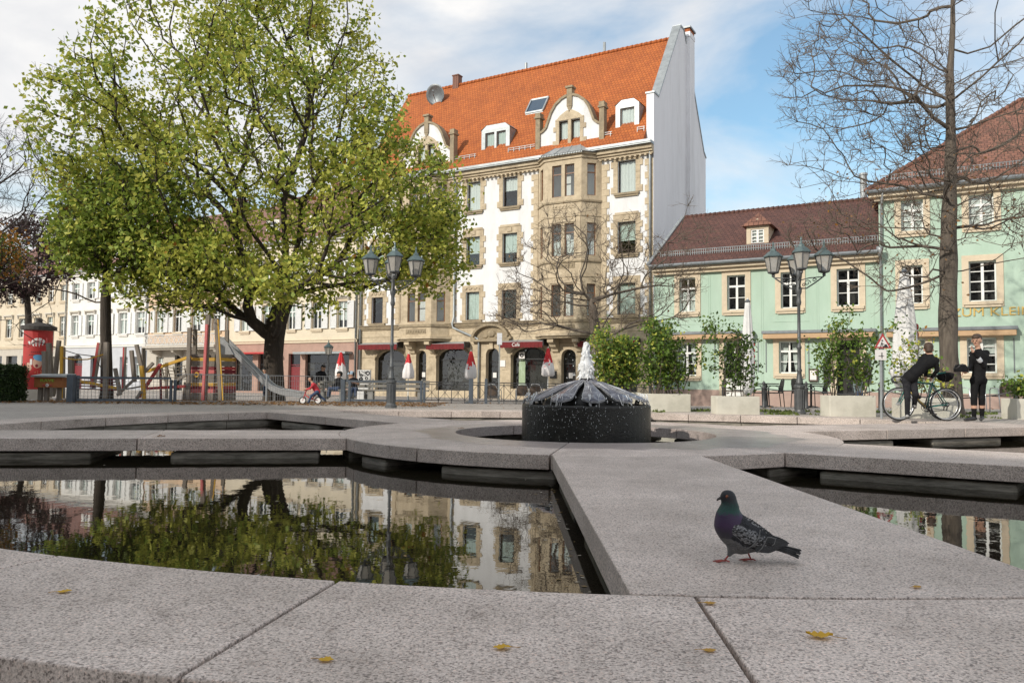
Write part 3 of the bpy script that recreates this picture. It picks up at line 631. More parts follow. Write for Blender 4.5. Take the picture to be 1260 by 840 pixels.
b = MB(); b.box(-0.46, 0.34, 5.9, 7.1, 23.25, 23.36); b.lathe([(0.1, 23.36), (0.1, 23.6)], 10, (-0.05, 6.5, 0)); b.build('chimney_cap', M_GUTTER, mb)
RS = 8.0 / 5.65
def roof_z(y): return 14.42 + (y + 0.45) * RS
b = MB(); b.prism([(-0.45, 14.26), (-0.45, 14.42), (5.2, 22.42), (10.85, 14.42), (10.85, 14.26)], XL - 0.2, -0.43, 'x'); rf = b.build('roof', M_ORANGE, mb)
b = MB(); k = 64
for i in range(k):
    x0 = XL - 0.2 + (20.9) * i / k; b.tube([(x0, 5.2, 22.41), (x0 + 20.9 / k + 0.02, 5.2, 22.44)], [0.12, 0.135], 8)
b.build('ridge_tiles', M_ORANGE, rf, smooth=True)
b = MB(); b.box(XL - 0.1, 0.02, -0.30, 0.0, 13.72, 13.86); b.box(XL - 0.1, 0.02, -0.42, 0.0, 13.861, 14.08); b.box(XL - 0.1, 0.02, -0.2, 0.0, 13.60, 13.719)
for i in range(70): x = XL + 0.15 + 0.305 * i; b.box(x, x + 0.13, -0.27, -0.16, 13.50, 13.601)
b.build('eaves_cornice', M_SAND, mb)
b = MB(); b.box(XL - 0.2, 0.05, -0.62, -0.05, 14.085, 14.255); b.box(XL - 0.2, 0.05, -0.66, -0.62, 14.15, 14.29); b.build('gutter', M_ZINC, mb)
b = MB(); b.box(XL, 0.03, -0.20, 0.0, 4.16, 4.30); b.box(XL, 0.03, -0.13, 0.0, 4.06, 4.159); b.box(XL, 0.03, -0.28, 0.0, 4.301, 4.36); b.build('floor_cornice', M_SANDD, mb)
ci = 0
for x0, x1 in cols:
    for z0, z1, st in rows:
        cur = [(0, 1, M_CURT), (0.42, 1, M_BLIND), (0.0, 1, M_BLIND), (0.55, 1, M_CURT), (0.35, 1, M_BLIND), None][(ci * 5 + 2) % 6]; ci += 1
        window(mb, (XL, 0), (0, 0), x0 - XL, x1 - XL, z0, z1, M_DKFRAME, 'N', (M_SAND, st, 0.27), cur)
qb = MB(); qb.box(-0.24, 0.24, -0.045, 0.012, 0, 0.365); QM = qb.mesh('quoin', M_SAND)
qb = MB(); qb.box(-0.16, 0.16, -0.04, 0.012, 0, 0.365); QS = qb.mesh('quoin', M_SAND)
for xe, sgn in ((-0.02, -1), (XL, 1), (-7.35, -1), (-3.15, 1), (-17.95, -1), (-13.75, 1)):
    for i in range(25):
        z = 4.42 + i * 0.372
        if z > 13.3: break
        w = 0.24 if i % 2 else 0.16; q = link('quoin', QM if i % 2 else QS, mb); q.location = (xe + sgn * w, 0, z)
# ground floor glazing, doors and awnings
for i, o in enumerate(gops):
    big = o[1] - o[0] > 1.5
    w = window(mb, (XL, 0), (0, 0), o[0] - XL, o[1] - XL, o[2], o[3], M_BLACK, 'S' if big else 'S', None, (0.0, 0.72, M_CURT) if False else None, inset=0.3, name='shop_window' if big else 'door')
    if not big:
        b = MB(); b.box(-0.36, 0.36, 0.31, 0.35, 0.05, 0.75); b.box(-0.14, 0.14, 0.29, 0.31, 1.35, 1.65) if i != 1 else b.box(-0.05, 0.05, 0.29, 0.31, 1.5, 1.7); b.cur = 0
        b.build('door_panel', M_BLACK, w); b = MB(); b.box(-0.13, 0.13, 0.27, 0.29, 1.3, 1.62); b.build('notice', M_LETTER, w)
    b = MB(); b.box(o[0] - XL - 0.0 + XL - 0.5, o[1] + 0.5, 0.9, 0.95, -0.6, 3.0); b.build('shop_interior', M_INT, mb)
    if o[4:] and big:      # arch hood with keystone
        b = MB(); n = 14; x0, x1 = o[0], o[1]; zb = o[3]; ri = o[4]
        c = [((x0+x1)/2 - (x1-x0)/2*math.cos(math.pi*j/n), zb - ri + ri*math.sin(math.pi*j/n)**0.8) for j in range(n+1)]
        for (xa, za), (xb, zb_) in zip(c, c[1:]): b.bar((xa, -0.05, za + 0.07), (xb, -0.05, zb_ + 0.07), 0.07, 0.15, (0, 0, 1))
        b.build('arch_stones', M_SANDD, mb)
cur_b = MB(); cur_b.box(-8.9, -8.45, 0.5, 0.55, 0.3, 2.0); cur_b.build('shop_curtain', mat('pale_green_cloth', (0.5, 0.58, 0.40), (0.42, 0.5, 0.34), 6, 0.9, stretch=(8, 1, 0.4)), mb)
b = MB(); b.box(-8.72, -8.32, 0.18, 0.21, 2.05, 2.45); sg = b.build('window_sign', M_LETTER, mb); b = MB(); b.torus((-8.52, 0.17, 2.25), 0.09, 0.035, 20, 6); b.build('ring_emblem', M_BLACK, sg)
b = MB(); b.box(-9.95, -9.55, -0.08, -0.03, 1.55, 1.95); b.build('wall_plate', M_LETTER, mb)
b = MB(); b.box(-6.45, -6.0, -0.09, -0.03, 0.85, 1.3); b.build('menu_board', M_BLACK, mb)
for x0, x1, zz, txt in ((-20.95, -17.6, 2.70, ''), (-15.2, -12.25, 2.66, ''), (-9.65, -6.65, 2.70, 'Café'), (-4.35, -0.8, 2.68, 'Café')):
    b = MB(); b.prism([(-0.05, zz + 0.42), (-0.05, zz + 0.5), (-0.62, zz + 0.36), (-0.62, zz + 0.28)], x0, x1, 'x'); aw = b.build('awning', M_ZINC, mb)
    b = MB(); n = 22
    for i in range(n):
        xa = x0 + (x1 - x0) * i / n; xb = x0 + (x1 - x0) * (i + 1) / n; b.box(xa, xb, -0.66 - 0.008 * (i % 2), -0.63, zz - 0.02 * (i % 2), zz + 0.34)
    b.build('valance', M_AWN, aw)
    b = MB(); b.box(x0 - 0.06, x0, -0.66, -0.03, zz + 0.1, zz + 0.46); b.box(x1, x1 + 0.06, -0.66, -0.03, zz + 0.1, zz + 0.46); b.build('awning_arm', M_BLACK, aw)
    if txt: text_mesh('lettering', txt, 0.30, M_LETTER, aw, ((x0 + x1) / 2 - 0.3 + (0.4 if x0 > -5 else 0), -0.70, zz + 0.16), (R(90), 0, 0), 0.008)
b = MB(); n = 16                                        # arched pediment over the middle door
arc = [(-10.55 + 1.32 * math.cos(math.pi * i / n), 3.26 + 0.92 * math.sin(math.pi * i / n)) for i in range(n + 1)]
for p, q in zip(arc, arc[1:]): b.bar((p[0], -0.2, p[1]), (q[0], -0.2, q[1]), 0.34, 0.16)
b.box(-11.95, -9.15, -0.36, -0.03, 3.12, 3.26); b.prism([(-10.55 + 1.25 * math.cos(math.pi * i / n), 3.26 + 0.86 * math.sin(math.pi * i / n)) for i in range(n + 1)], -0.12, -0.03, 'y')
b.ball((-10.55, -0.14, 3.62), 0.26, 8, 6, (1.3, 0.5, 0.9)); b.ball((-11.0, -0.13, 3.45), 0.16, 8, 6, (1.4, 0.5, 0.8)); b.ball((-10.1, -0.13, 3.45), 0.16, 8, 6, (1.4, 0.5, 0.8)); b.build('door_pediment', M_SANDD, mb)
b = MB(); b.box(-10.68, -10.42, -0.16, -0.03, 2.66, 3.12); b.build('keystone', M_SAND, mb)
for pts in ([(-0.16, -0.16, 14.1), (-0.16, -0.14, 13.4), (-0.16, -0.12, -0.5)], [(-13.5, -0.5, 14.1), (-13.4, -0.16, 13.5), (-13.4, -0.14, 4.75), (-13.4, -0.3, 4.3), (-13.35, -0.3, 4.05), (-11.55, -0.2, 3.32), (-11.45, -0.16, 3.2), (-11.45, -0.14, -0.5)], [(XL + 0.12, -0.5, 14.1), (XL + 0.12, -0.16, 13.5), (XL + 0.12, -0.14, -0.5)]):
    b = MB(); b.tube(pts, 0.07, 8); b.build('downpipe', M_ZINC, mb, smooth=True)
# bays, their metal roofs and the curved dormer gables
def bay(cx):
    pl = [(cx - 2.1, -0.0), (cx - 1.2, -0.9), (cx + 1.2, -0.9), (cx + 2.1, 0.0)]
    b = MB(); segs = [(pl[0], pl[1], [(0.36, 0.92)]), (pl[1], pl[2], [(0.48, 1.10), (1.32, 1.94)]), (pl[2], pl[3], [(0.36, 0.92)])]
    brow = [(4.45, 6.35), (8.0, 9.92), (11.52, 13.42)]
    for p, q, os_ in segs: ops_wall(b, p, q, 3.5, 14.0, [(t0, t1, z0, z1) for t0, t1 in os_ for z0, z1 in brow], 0.16)
    bw = b.build('bay_wall', M_SAND, mb, fix=False)
    for p, q, os_ in segs:
        for t0, t1 in os_:
            for i, (z0, z1) in enumerate(brow):
                window(mb, p, q, t0, t1, z0, z1, M_BROWNF, 'S', None, [None, (0.0, 0.5, M_CURT), None][i], inset=0.1)
    def band(z0, z1, e, m, name):
        b = MB(); b.prism([(cx - 2.1 - e*1.4, 0.0), (cx - 1.2 - e*0.42, -0.9 - e), (cx + 1.2 + e*0.42, -0.9 - e), (cx + 2.1 + e*1.4, 0.0)], z0, z1); return b.build(name, m, mb)
    band(3.2, 3.34, 0.05, M_SANDD, 'bay_floor'); band(3.341, 3.5, 0.16, M_SAND, 'bay_floor'); band(4.12, 4.28, 0.08, M_SANDD, 'bay_sill')
    for z in (7.62, 11.14): band(z, z + 0.1, 0.07, M_SANDD, 'bay_sill')
    for z in (6.75, 10.3): band(z, z + 0.08, 0.04, M_SAND, 'bay_string_course')
    band(13.72, 13.9, 0.08, M_SAND, 'bay_cornice'); band(13.901, 14.02, 0.2, M_SANDD, 'bay_cornice')
    for z in (3.68, 7.28, 10.8):                          # carved panels below the windows
        b = MB(); b.box(cx - 0.8, cx + 0.8, -0.93, -0.89, z, z + 0.3)
        for k in range(7): b.ball((cx - 0.63 + 0.21 * k, -0.94, z + 0.15), 0.085, 6, 4, (1, 0.45, 1))
        b.build('carved_panel', M_SANDD if z < 10 else M_SAND, mb)
    for z, k in ((6.42, 3), (9.98, 1)):                   # window heads
        b = MB()
        for x0, x1 in ((-0.72, -0.1), (0.12, 0.74)):
            b.box(cx + x0 - 0.1, cx + x1 + 0.1, -0.95, -0.89, z, z + 0.16)
            if k == 3: 
                for j in (-0.16, 0.16): b.prism([(cx + (x0+x1)/2 + j + 0.15*math.cos(math.pi*i/6), z + 0.161 + 0.14*math.sin(math.pi*i/6)) for i in range(7)], -0.96, -0.89, 'y')
            else: b.box(cx + x0 + 0.1, cx + x1 - 0.1, -0.96, -0.89, z + 0.161, z + 0.26)
        b.build('window_head', M_SAND, mb)
    for dx in (-1.0, 0.62):                               # corbels
        b = MB(); b.prism([(0, 2.35), (0, 3.19), (-0.85, 3.19), (-0.85, 2.98), (-0.6, 2.9), (-0.5, 2.72), (-0.25, 2.62), (-0.2, 2.45)], cx + dx, cx + dx + 0.4, 'x'); b.build('corbel', M_SAND, mb)
    b = MB(); e = 0.3                                     # hipped metal roof
    lo = [(cx - 2.1 - e*1.4, 0.1, 14.03), (cx - 1.2 - e*0.4, -0.9 - e, 14.03), (cx + 1.2 + e*0.4, -0.9 - e, 14.03), (cx + 2.1 + e*1.4, 0.1, 14.03)]
    hi = [(cx - 1.0, 0.1, 14.78), (cx - 0.75, -0.12, 14.78), (cx + 0.75, -0.12, 14.78), (cx + 1.0, 0.1, 14.78)]
    b.add(lo + hi, [(0, 1, 5, 4), (1, 2, 6, 5), (2, 3, 7, 6), (4, 5, 6, 7), (3, 2, 1, 0)])
    for p, q in list(zip(lo, hi)) + [(Vector(lo[1]).lerp(Vector(lo[2]), t), Vector(hi[1]).lerp(Vector(hi[2]), t)) for t in (0.33, 0.66)]: b.bar(p, q, 0.05, 0.05)
    for i in range(26):
        t = i / 25; p = Vector(lo[1]).lerp(Vector(lo[2]), t); b.box(p.x - 0.03, p.x + 0.03, p.y + 0.02, p.y + 0.1, 13.95, 14.03)
    b.build('bay_roof', M_ZINC, mb)
    # dormer gable
    half = [(2.05, 14.1), (2.05, 15.85), (1.85, 15.9), (1.6, 16.1), (1.45, 16.5), (1.25, 17.0), (0.95, 17.45), (0.55, 17.75), (0.18, 17.88)]
    poly = [(cx + x, z) for x, z in half] + [(cx - x, z) for x, z in half[::-1]]
    # front as strips round the window pair, so that the openings are real
    wz0, wz1 = 14.92, 16.38; b = MB(); y0, y1 = -0.03, 0.5; inner = [(cx + x, z) for x, z in half if z > 1]
    b.prism([(cx + 0.75, 14.1), (cx + 2.05, 14.1), (cx + 2.05, 15.85), (cx + 1.6, 16.1), (cx + 1.5, 16.38), (cx + 0.75, 16.38)], y0, y1, 'y')
    b.prism([(cx - 0.75, 14.1), (cx - 2.05, 14.1), (cx - 2.05, 15.85), (cx - 1.6, 16.1), (cx - 1.5, 16.38), (cx - 0.75, 16.38)], y0, y1, 'y')
    b.box(cx - 0.75, cx + 0.75, y0, y1, 14.1, wz0)
    b.prism([(cx + 1.5, 16.381)] + [(cx + x, z) for x, z in half[4:]] + [(cx - x, z) for x, z in half[:3:-1]] + [(cx - 1.5, 16.381)], y0, y1, 'y'); b.build('dormer_gable', M_WHITE, mb)
    b = MB(); b.prism([(cx + x * 0.97, z - 0.06) for x, z in half] + [(cx - x * 0.97, z - 0.06) for x, z in half[::-1]], 0.9, 3.6, 'y'); b.build('gable_roof', M_ORANGE, mb)
    for s0, s1 in ((-0.70, -0.10), (0.10, 0.70)): window(mb, (cx - 2, 0), (cx + 2, 0), 2 + s0, 2 + s1, wz0, wz1, M_DKFRAME, 'N', None, (0, 1, M_CURT), inset=0.1)
    b = MB(); b.box(cx - 0.1, cx + 0.1, -0.08, 0.2, wz0, wz1); b.box(cx - 1.0, cx + 1.0, -0.1, 0.02, 14.75, wz0)
    for sg in (-1, 1):
        for k, (w, z0, z1) in enumerate(((0.42, 14.92, 15.2), (0.2, 15.2, 15.75), (0.38, 15.75, 16.05), (0.24, 16.05, 16.5))): b.box(*sorted((cx + sg * 0.7, cx + sg * (0.7 + w))), -0.075 - 0.003 * k, 0.02, z0, z1 - 0.005)
    b.prism([(cx - 0.95, 16.385), (cx + 0.95, 16.385), (cx + 0.6, 16.72), (cx + 0.2, 16.95), (cx - 0.2, 16.95), (cx - 0.6, 16.72)], -0.1, 0.0, 'y'); b.build('gable_surround', M_SAND, mb)
    b = MB()
    for sg in (-1, 1):
        for (xa, za), (xb, zb) in zip(half[1:], half[2:]): b.bar((cx + sg * xa, 0.2, za), (cx + sg * xb, 0.2, zb), 0.66, 0.14)
    b.build('gable_coping', M_SANDD, mb)
    b = MB(); b.box(cx - 0.17, cx + 0.17, -0.12, 0.28, 17.2, 18.3); b.box(cx - 0.24, cx + 0.24, -0.2, 0.34, 18.3, 18.42); b.prism([(cx - 0.17, 17.2), (cx + 0.17, 17.2), (cx, 16.8)], -0.1, 0.1, 'y'); b.build('finial', M_SANDD, mb)
    for sg in (-1, 1):
        x = cx + sg * 2.12; b = MB(); b.box(x - 0.2, x + 0.2, -0.2, 0.35, 14.1, 14.6); b.box(x - 0.15, x + 0.15, -0.15, 0.3, 14.6, 16.75); b.box(x - 0.22, x + 0.22, -0.22, 0.37, 16.75, 16.86); b.box(x - 0.17, x + 0.17, -0.17, 0.32, 16.86, 17.1); b.build('pinnacle', M_SANDD, mb)
bay(-5.25); bay(-15.85)
def metal_dormer(x0, x1, z0, z1, n):
    y0 = 0.35; yb = (z1 - 14.42) / RS - 0.45; b = MB(); w = x1 - x0; zw1 = z1 - 0.5; xm = (x0 + x1) / 2
    cut = [(0.28 + (w - 0.56 + 0.16) / n * i, 0.28 + (w - 0.56 + 0.16) / n * (i + 1) - 0.16, z0 + 0.2, zw1) for i in range(n)]
    ops_wall(b, (x0, y0), (x1, y0), z0, z1 - 0.3, cut, 0.15)
    b.add([(x0, y0, z1 - 0.3), (x1, y0, z1 - 0.3), (x1 - 0.35, y0 + 0.02, z1), (x0 + 0.35, y0 + 0.02, z1)], [(0, 1, 2, 3)])
    b.add([(x0, y0, z0), (x0, y0, z1 - 0.3), (x0, yb, z1 - 0.3), (x0, yb, z0)], [(0, 3, 2, 1)]); b.add([(x1, y0, z0), (x1, y0, z1 - 0.3), (x1, yb, z1 - 0.3), (x1, yb, z0)], [(0, 1, 2, 3)])
    b.add([(x0 - 0.05, y0 - 0.06, z1 - 0.3), (x0 + 0.35, y0, z1), (x0 + 0.35, yb + 0.4, z1 + 0.02), (x0 - 0.05, yb, z1 - 0.3)], [(0, 1, 2, 3)]); b.add([(x1 + 0.05, y0 - 0.06, z1 - 0.3), (x1 - 0.35, y0, z1), (x1 - 0.35, yb + 0.4, z1 + 0.02), (x1 + 0.05, yb, z1 - 0.3)], [(3, 2, 1, 0)])
    b.add([(x0 + 0.35, y0, z1), (x1 - 0.35, y0, z1), (x1 - 0.35, yb + 0.4, z1 + 0.02), (x0 + 0.35, yb + 0.4, z1 + 0.02)], [(0, 1, 2, 3)])
    d = b.build('metal_dormer', M_ZINC, mb, fix=False)
    for t0, t1, a, c in cut: window(mb, (x0, y0), (x1, y0), t0, t1, a, c, M_DKFRAME, 'N', None, (0, 1, M_CURT) if n == 1 else (0.0, 1, M_BLIND), inset=0.08)
metal_dormer(-11.75, -9.65, 14.75, 17.1, 2); metal_dormer(-2.45, -1.0, 14.75, 17.15, 1)
for x0, x1 in ((-9.5, -7.6), (-3.0, -2.5), (-0.95, -0.5), (-13.6, -11.9)):
    b = MB()
    for zz in (0.12, 0.24): b.tube([(x0, -0.05, roof_z(-0.05) + zz), (x1, -0.05, roof_z(-0.05) + zz)], 0.022, 5)
    for i in range(int((x1 - x0) / 0.4) + 1): b.bar((x0 + 0.4 * i, -0.05, roof_z(-0.05) - 0.02), (x0 + 0.4 * i, -0.05, roof_z(-0.05) + 0.26), 0.03)
    b.build('snow_guard', M_ZINC, mb)
M4 = Matrix.Translation((7.9, 43.1, 0)) @ Matrix.Rotation(TH_, 4, 'Z'); MI = M4.inverted()
def on_roof(x, y, lift=0.0):
    """local point of the front roof slope seen at a pixel"""
    o = MI @ Vector((0, 0, EYE)); d = (MI.to_3x3() @ ray(x, y)); k = 14.42 + 0.45 * RS + lift; t = (k + RS * o.y - o.z) / (d.z - RS * d.y); return o + d * t
b = MB(); P4 = [on_roof(647.5, 138.5, .12), on_roof(668, 136.5, .12), on_roof(674, 120.5, .12), on_roof(654, 122.5, .12)]; xs_ = sorted(p.x for p in P4); ys_ = sorted(p.y for p in P4); P4 = [Vector((x, y, 14.54 + (y + .45) * RS)) for x, y in (((xs_[0]+xs_[1])/2, (ys_[0]+ys_[1])/2), ((xs_[2]+xs_[3])/2, (ys_[0]+ys_[1])/2), ((xs_[2]+xs_[3])/2, (ys_[2]+ys_[3])/2), ((xs_[0]+xs_[1])/2, (ys_[2]+ys_[3])/2))]
b.add(P4 + [p - Vector((0, 0, .16)) for p in P4], [(0, 1, 5, 4), (1, 2, 6, 5), (2, 3, 7, 6), (3, 0, 4, 7)])
for p, q in zip(P4, P4[1:] + P4[:1]): b.bar(p, q, 0.1, 0.1)
sk = b.build('skylight', M_ZINC, mb); b = MB(); b.add([v - Vector((0, 0, 0.01)) for v in P4], [(0, 1, 2, 3)]); b.build('skylight_pane', mat('blue_glass', (0.03, 0.06, 0.10), (0.04, 0.07, 0.11), 1, 0.06), sk)
b = MB(); b.box(-17.3, -16.8, 5.0, 5.5, 21, 23.1); b.box(-17.34, -16.76, 4.96, 5.54, 23.1, 23.18); b.build('roof_chimney', M_REDT, mb)
b = MB(); b.tube([(-11.2, 5.2, 22.4), (-11.2, 5.2, 22.95)], 0.1, 10); b.tube([(-5.3, 5.3, 22.4), (-5.3, 5.3, 23.2)], 0.1, 8); b.build('vent_pipe', M_ZINC, mb)
ds = thing('satellite_dish', 'round grey satellite dish on a short mast on the orange roof', 'satellite dish', (0, 0, 0))
dp = M4 @ (on_roof(539, 124) + Vector((0, -.25, .35))); ds.location = dp
b = MB(); b.lathe([(0.001, 0.16), (0.3, 0.12), (0.6, 0.0), (0.75, -0.12), (0.76, -0.15), (0.6, -0.02), (0.3, 0.09), (0.0011, 0.13)], 24); d = b.build('dish', M_GUTTER, ds, smooth=True); d.rotation_euler = (R(-75), 0, R(-25))
b = MB(); b.tube([(0.05, 0.15, 0), (0.05, 0.3, -0.3), (0.05, 0.3, -1.6)], 0.05, 8); b.build('mast', M_GUTTER, ds); b = MB(); b.tube([(0, 0, -0.55), (-0.15, -0.75, -0.2), (-0.15, -0.8, -0.02)], 0.025, 6); b.box(-0.22, -0.08, -0.86, -0.74, -0.08, 0.06); b.build('receiver_arm', M_GUTTER, ds)
# ------------------------------------------------------------------ green houses on the right
M_GREEN = mat('mint_green_plaster', (0.425, 0.55, 0.455), (0.37, 0.495, 0.40), 1.2, 0.85, 0.12, 40, wear=(0.31, 0.40, 0.33), wscale=0.7, wamt=0.4, stretch=(1, 1, .3))
M_CREAM = mat('cream_stone_frame', (0.62, 0.525, 0.39), (0.54, 0.45, 0.33), 4, 0.8, 0.2, 30)
M_PINKB = mat('pinkish_plinth', (0.40, 0.29, 0.245), (0.34, 0.245, 0.21), 2, 0.85, 0.2, 30, wear=(0.27, 0.2, 0.17), wscale=0.8)
M_TANAW = mat('tan_awning_cloth', (0.50, 0.34, 0.20), (0.44, 0.29, 0.17), 3, 0.85)
M_GOLD = mat('gold_lettering', (0.60, 0.42, 0.12), (0.5, 0.34, 0.09), 4, 0.45)
GX, GY = 6.84, 37.08
lg = bld('green_house', 'low mint green house with a brown tiled roof and one small dormer', GX, GY)
tg = bld('green_tavern', 'taller mint green tavern with gold lettering and a hipped red roof behind the bare tree', GX, GY)
LW = 9.84
up = [(1.25, 2.02), (3.50, 4.32), (5.87, 6.66), (8.18, 9.06)]
gl = [(1.10, 2.06, 1.02, 2.56), (5.77, 6.62, 1.15, 2.56), (3.35, 4.25, -0.4, 2.56), (8.14, 9.06, -0.4, 2.56)]
b = MB(); ops_wall(b, (0, 0), (LW, 0), 0.38, 6.3, [(x0, x1, 4.02, 5.62) for x0, x1 in up] + [(o[0], o[1], max(0.38, o[2]), o[3]) for o in gl])
b.add([(0, 0, 0.38), (0, 0, 6.3), (0, 10, 6.3), (0, 10, 0.38)], [(0, 1, 2, 3)]); b.add([(0, 0, 6.3), (0, 10, 6.3), (0, 5, 9.3)], [(0, 1, 2)]); b.build('wall', M_GREEN, lg, fix=False)
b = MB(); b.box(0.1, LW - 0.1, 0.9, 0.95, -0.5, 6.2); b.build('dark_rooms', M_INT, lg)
b = MB(); ops_wall(b, (0, -0.05), (LW, -0.05), -0.8, 0.38, [(o[0], o[1], -0.79, 0.3799) for o in gl[2:]]); b.box(0, 3.35, -0.05, 0, 0.375, 0.38); b.build('plinth', M_PINKB, lg, fix=False)
for i, (x0, x1) in enumerate(up): window(lg, (0, 0), (LW, 0), x0, x1, 4.02, 5.62, M_WFRAME, '6' if i else '6', (M_CREAM, 'plain', 0.24), [(0, 0.6, M_CURT), None, None, None][i])
for o in gl[:2]: window(lg, (0, 0), (LW, 0), *o, M_WFRAME, '6', (M_CREAM, 'plain', 0.24), None)
for k in (0, 1):                                        # drawn-back curtains of the ground floor
    x0, x1 = gl[k][0], gl[k][1]
    for sg in (0, 1):
        b = MB(); vs = []
        for i in range(9):
            t = i / 8; xw = 0.30 - 0.16 * t * t
            for j in range(5): xx = (x0 + 0.05 + xw * j / 4) if sg == 0 else (x1 - 0.05 - xw * j / 4); vs.append((xx, 0.32 + 0.02 * (j % 2), 2.5 - 1.3 * t))
        b.add(vs, [(i*5+j, i*5+j+1, (i+1)*5+j+1, (i+1)*5+j) for i in range(8) for j in range(4)]); b.build('curtain', M_CURT, lg, fix=False)
w = window(lg, (0, 0), (LW, 0), 3.35, 4.25, -0.4, 2.56, M_WFRAME, 'C', (M_CREAM, 'plain', 0.22), None, sill=False, name='door'); b = MB(); b.box(-0.4, 0.4, 0.12, 0.17, 0.06, 1.3); b.build('door_panel', M_WFRAME, w)
b = MB()
for x in (8.14 - 0.24, 9.06): b.box(x, x + 0.24, -0.07, 0.02, -0.5, 2.56)
b.box(7.9, 9.30, -0.072, 0.02, 2.56, 2.70); b.build('door_frame', M_CREAM, lg)
b = MB(); b.box(7.9, 9.3, 0.5, 0.6, -0.5, 2.7); b.box(8.14, 9.06, 0.1, 0.5, -0.5, -0.3); b.build('dark_entrance', M_INT, lg)
b = MB()
pass
for x in (7.62, 9.16): b = MB(); b.box(x, x + 0.3, -0.12, -0.05, 0.75, 1.85); b.build('menu_board', M_BLACK, lg)
b = MB(); b.box(7.02, 7.4, -0.12, -0.02, 0.8, 1.36); bx = b.build('menu_case', mat('dark_wood', (0.07, 0.045, 0.03), (0.05, 0.03, 0.02), 8, 0.5), lg); b = MB(); b.box(7.08, 7.34, -0.13, -0.12, 0.87, 1.28); b.build('menu_sheet', M_LETTER, bx)
for x in (2.75, 5.05, 7.22): pass
b = MB()
for x in (0.1, 2.62, 2.70, 5.0, 5.08, 7.35, 7.43, 9.6): b.box(x, x + 0.025, -0.012, 0.003, 0.5, 6.1)
for x0, x1 in ((3.2, 4.7), (5.5, 7.05), (1.0, 2.3)): b.box(x0, x1, -0.014, 0.003, 3.42, 3.44)
b.build('plaster_moulding', M_GREEN, lg)
b = MB()
for x in (2.9, 4.85, 5.2, 7.0, 7.9): b.box(x, x + 0.035, -0.03, 0.0, 1.2, 2.55)
b.build('awning_crank_rod', M_GUTTER, lg)
def awn(par, x0, x1, z):
    b = MB(); b.box(x0, x1, -0.42, -0.02, z + 0.20, z + 0.34); a = b.build('awning', M_GUTTER, par, bevel=0.02)
    b = MB(); b.box(x0 + 0.05, x1 - 0.05, -0.40, -0.06, z - 0.02, z + 0.195); b.build('awning_cloth', M_TANAW, a, bevel=0.03)
awn(lg, 0.35, 4.72, 2.72); awn(lg, 5.1, 9.72, 2.68); awn(tg, 10.05, 14.65, 2.66); awn(tg, 15.0, 18.5, 2.66)
b = MB(); b.prism([(-0.45, 6.16), (-0.45, 6.30), (5, 9.62), (10.4, 6.30), (10.4, 6.16)], -0.12, LW + 0.0, 'x'); rf = b.build('roof', M_BROWNT, lg)
b = MB()
for i in range(40): x0 = -0.12 + 9.96 * i / 40; b.tube([(x0, 5, 9.6), (x0 + 0.27, 5, 9.63)], [0.1, 0.115], 7)
b.build('ridge_tiles', M_BROWNT, rf, smooth=True)
b = MB(); b.bar((-0.14, -0.5, 6.30), (-0.14, 5, 9.66), 0.16, 0.1); b.build('verge_flashing', M_ZINC, rf)
b = MB(); b.box(0, LW, -0.38, 0, 5.98, 6.12); b.box(0, LW, -0.2, -0.0, 5.82, 5.979); b.build('eaves_moulding', M_CREAM, lg)
b = MB(); b.tube([(-0.1, -0.52, 6.2), (LW, -0.52, 6.2)], 0.085, 8); b.build('gutter', M_GUTTER, lg)
def rz2(y): return 6.30 + (y + 0.45) * 3.32 / 5.45
b = MB()
for i in range(92): x = 0.2 + 0.105 * i; b.box(x, x + 0.03, 0.30, 0.33, rz2(0.3), rz2(0.3) + 0.24)
for z in (0.1, 0.25): b.tube([(0.1, 0.31, rz2(0.3) + z), (LW - 0.05, 0.31, rz2(0.3) + z)], 0.02, 5)
b.build('snow_guard', M_GUTTER, rf)
b = MB(); x0, x1, y0, z0, z1 = 4.15, 5.15, 1.0, 7.0, 8.05; yb = 3.2
ops_wall(b, (x0, y0), (x1, y0), z0, z1, [(0.2, 0.8, 7.18, 7.86)], 0.1); b.add([(x0, y0, z1), (x1, y0, z1), ((x0+x1)/2, y0, z1 + 0.3)], [(0, 1, 2)])
for x in (x0, x1): b.add([(x, y0, z0), (x, y0, z1), (x, yb, z1), (x, yb, z0)], [(0, 1, 2, 3)])
b.build('dormer', M_CREAM, lg, fix=False); window(lg, (x0, y0), (x1, y0), 0.2, 0.8, 7.18, 7.86, M_WFRAME, '8', None, (0, 1, M_CURT), inset=0.04)
b = MB(); xm = (x0 + x1) / 2; a, c, e, f = (x0 - 0.18, y0 - 0.2, z1 - 0.04), (x1 + 0.18, y0 - 0.2, z1 - 0.04), (xm, y0 + 0.25, z1 + 0.62), (xm, yb + 0.6, z1 + 0.62)
b.add([a, c, e, f, (x0 - 0.18, yb, z1 - 0.04), (x1 + 0.18, yb, z1 - 0.04)], [(0, 1, 2), (1, 5, 3, 2), (4, 0, 2, 3), (0, 4, 5, 1)]); b.build('dormer_roof', M_REDT, lg)
b = MB(); b.tube([(8.75, 5.6, 8.6), (8.75, 5.6, 10.95)], 0.16, 12); b.tube([(8.75, 5.6, 10.95), (8.75, 5.6, 11.05)], 0.2, 12); b.build('metal_flue', M_ZINC, lg)
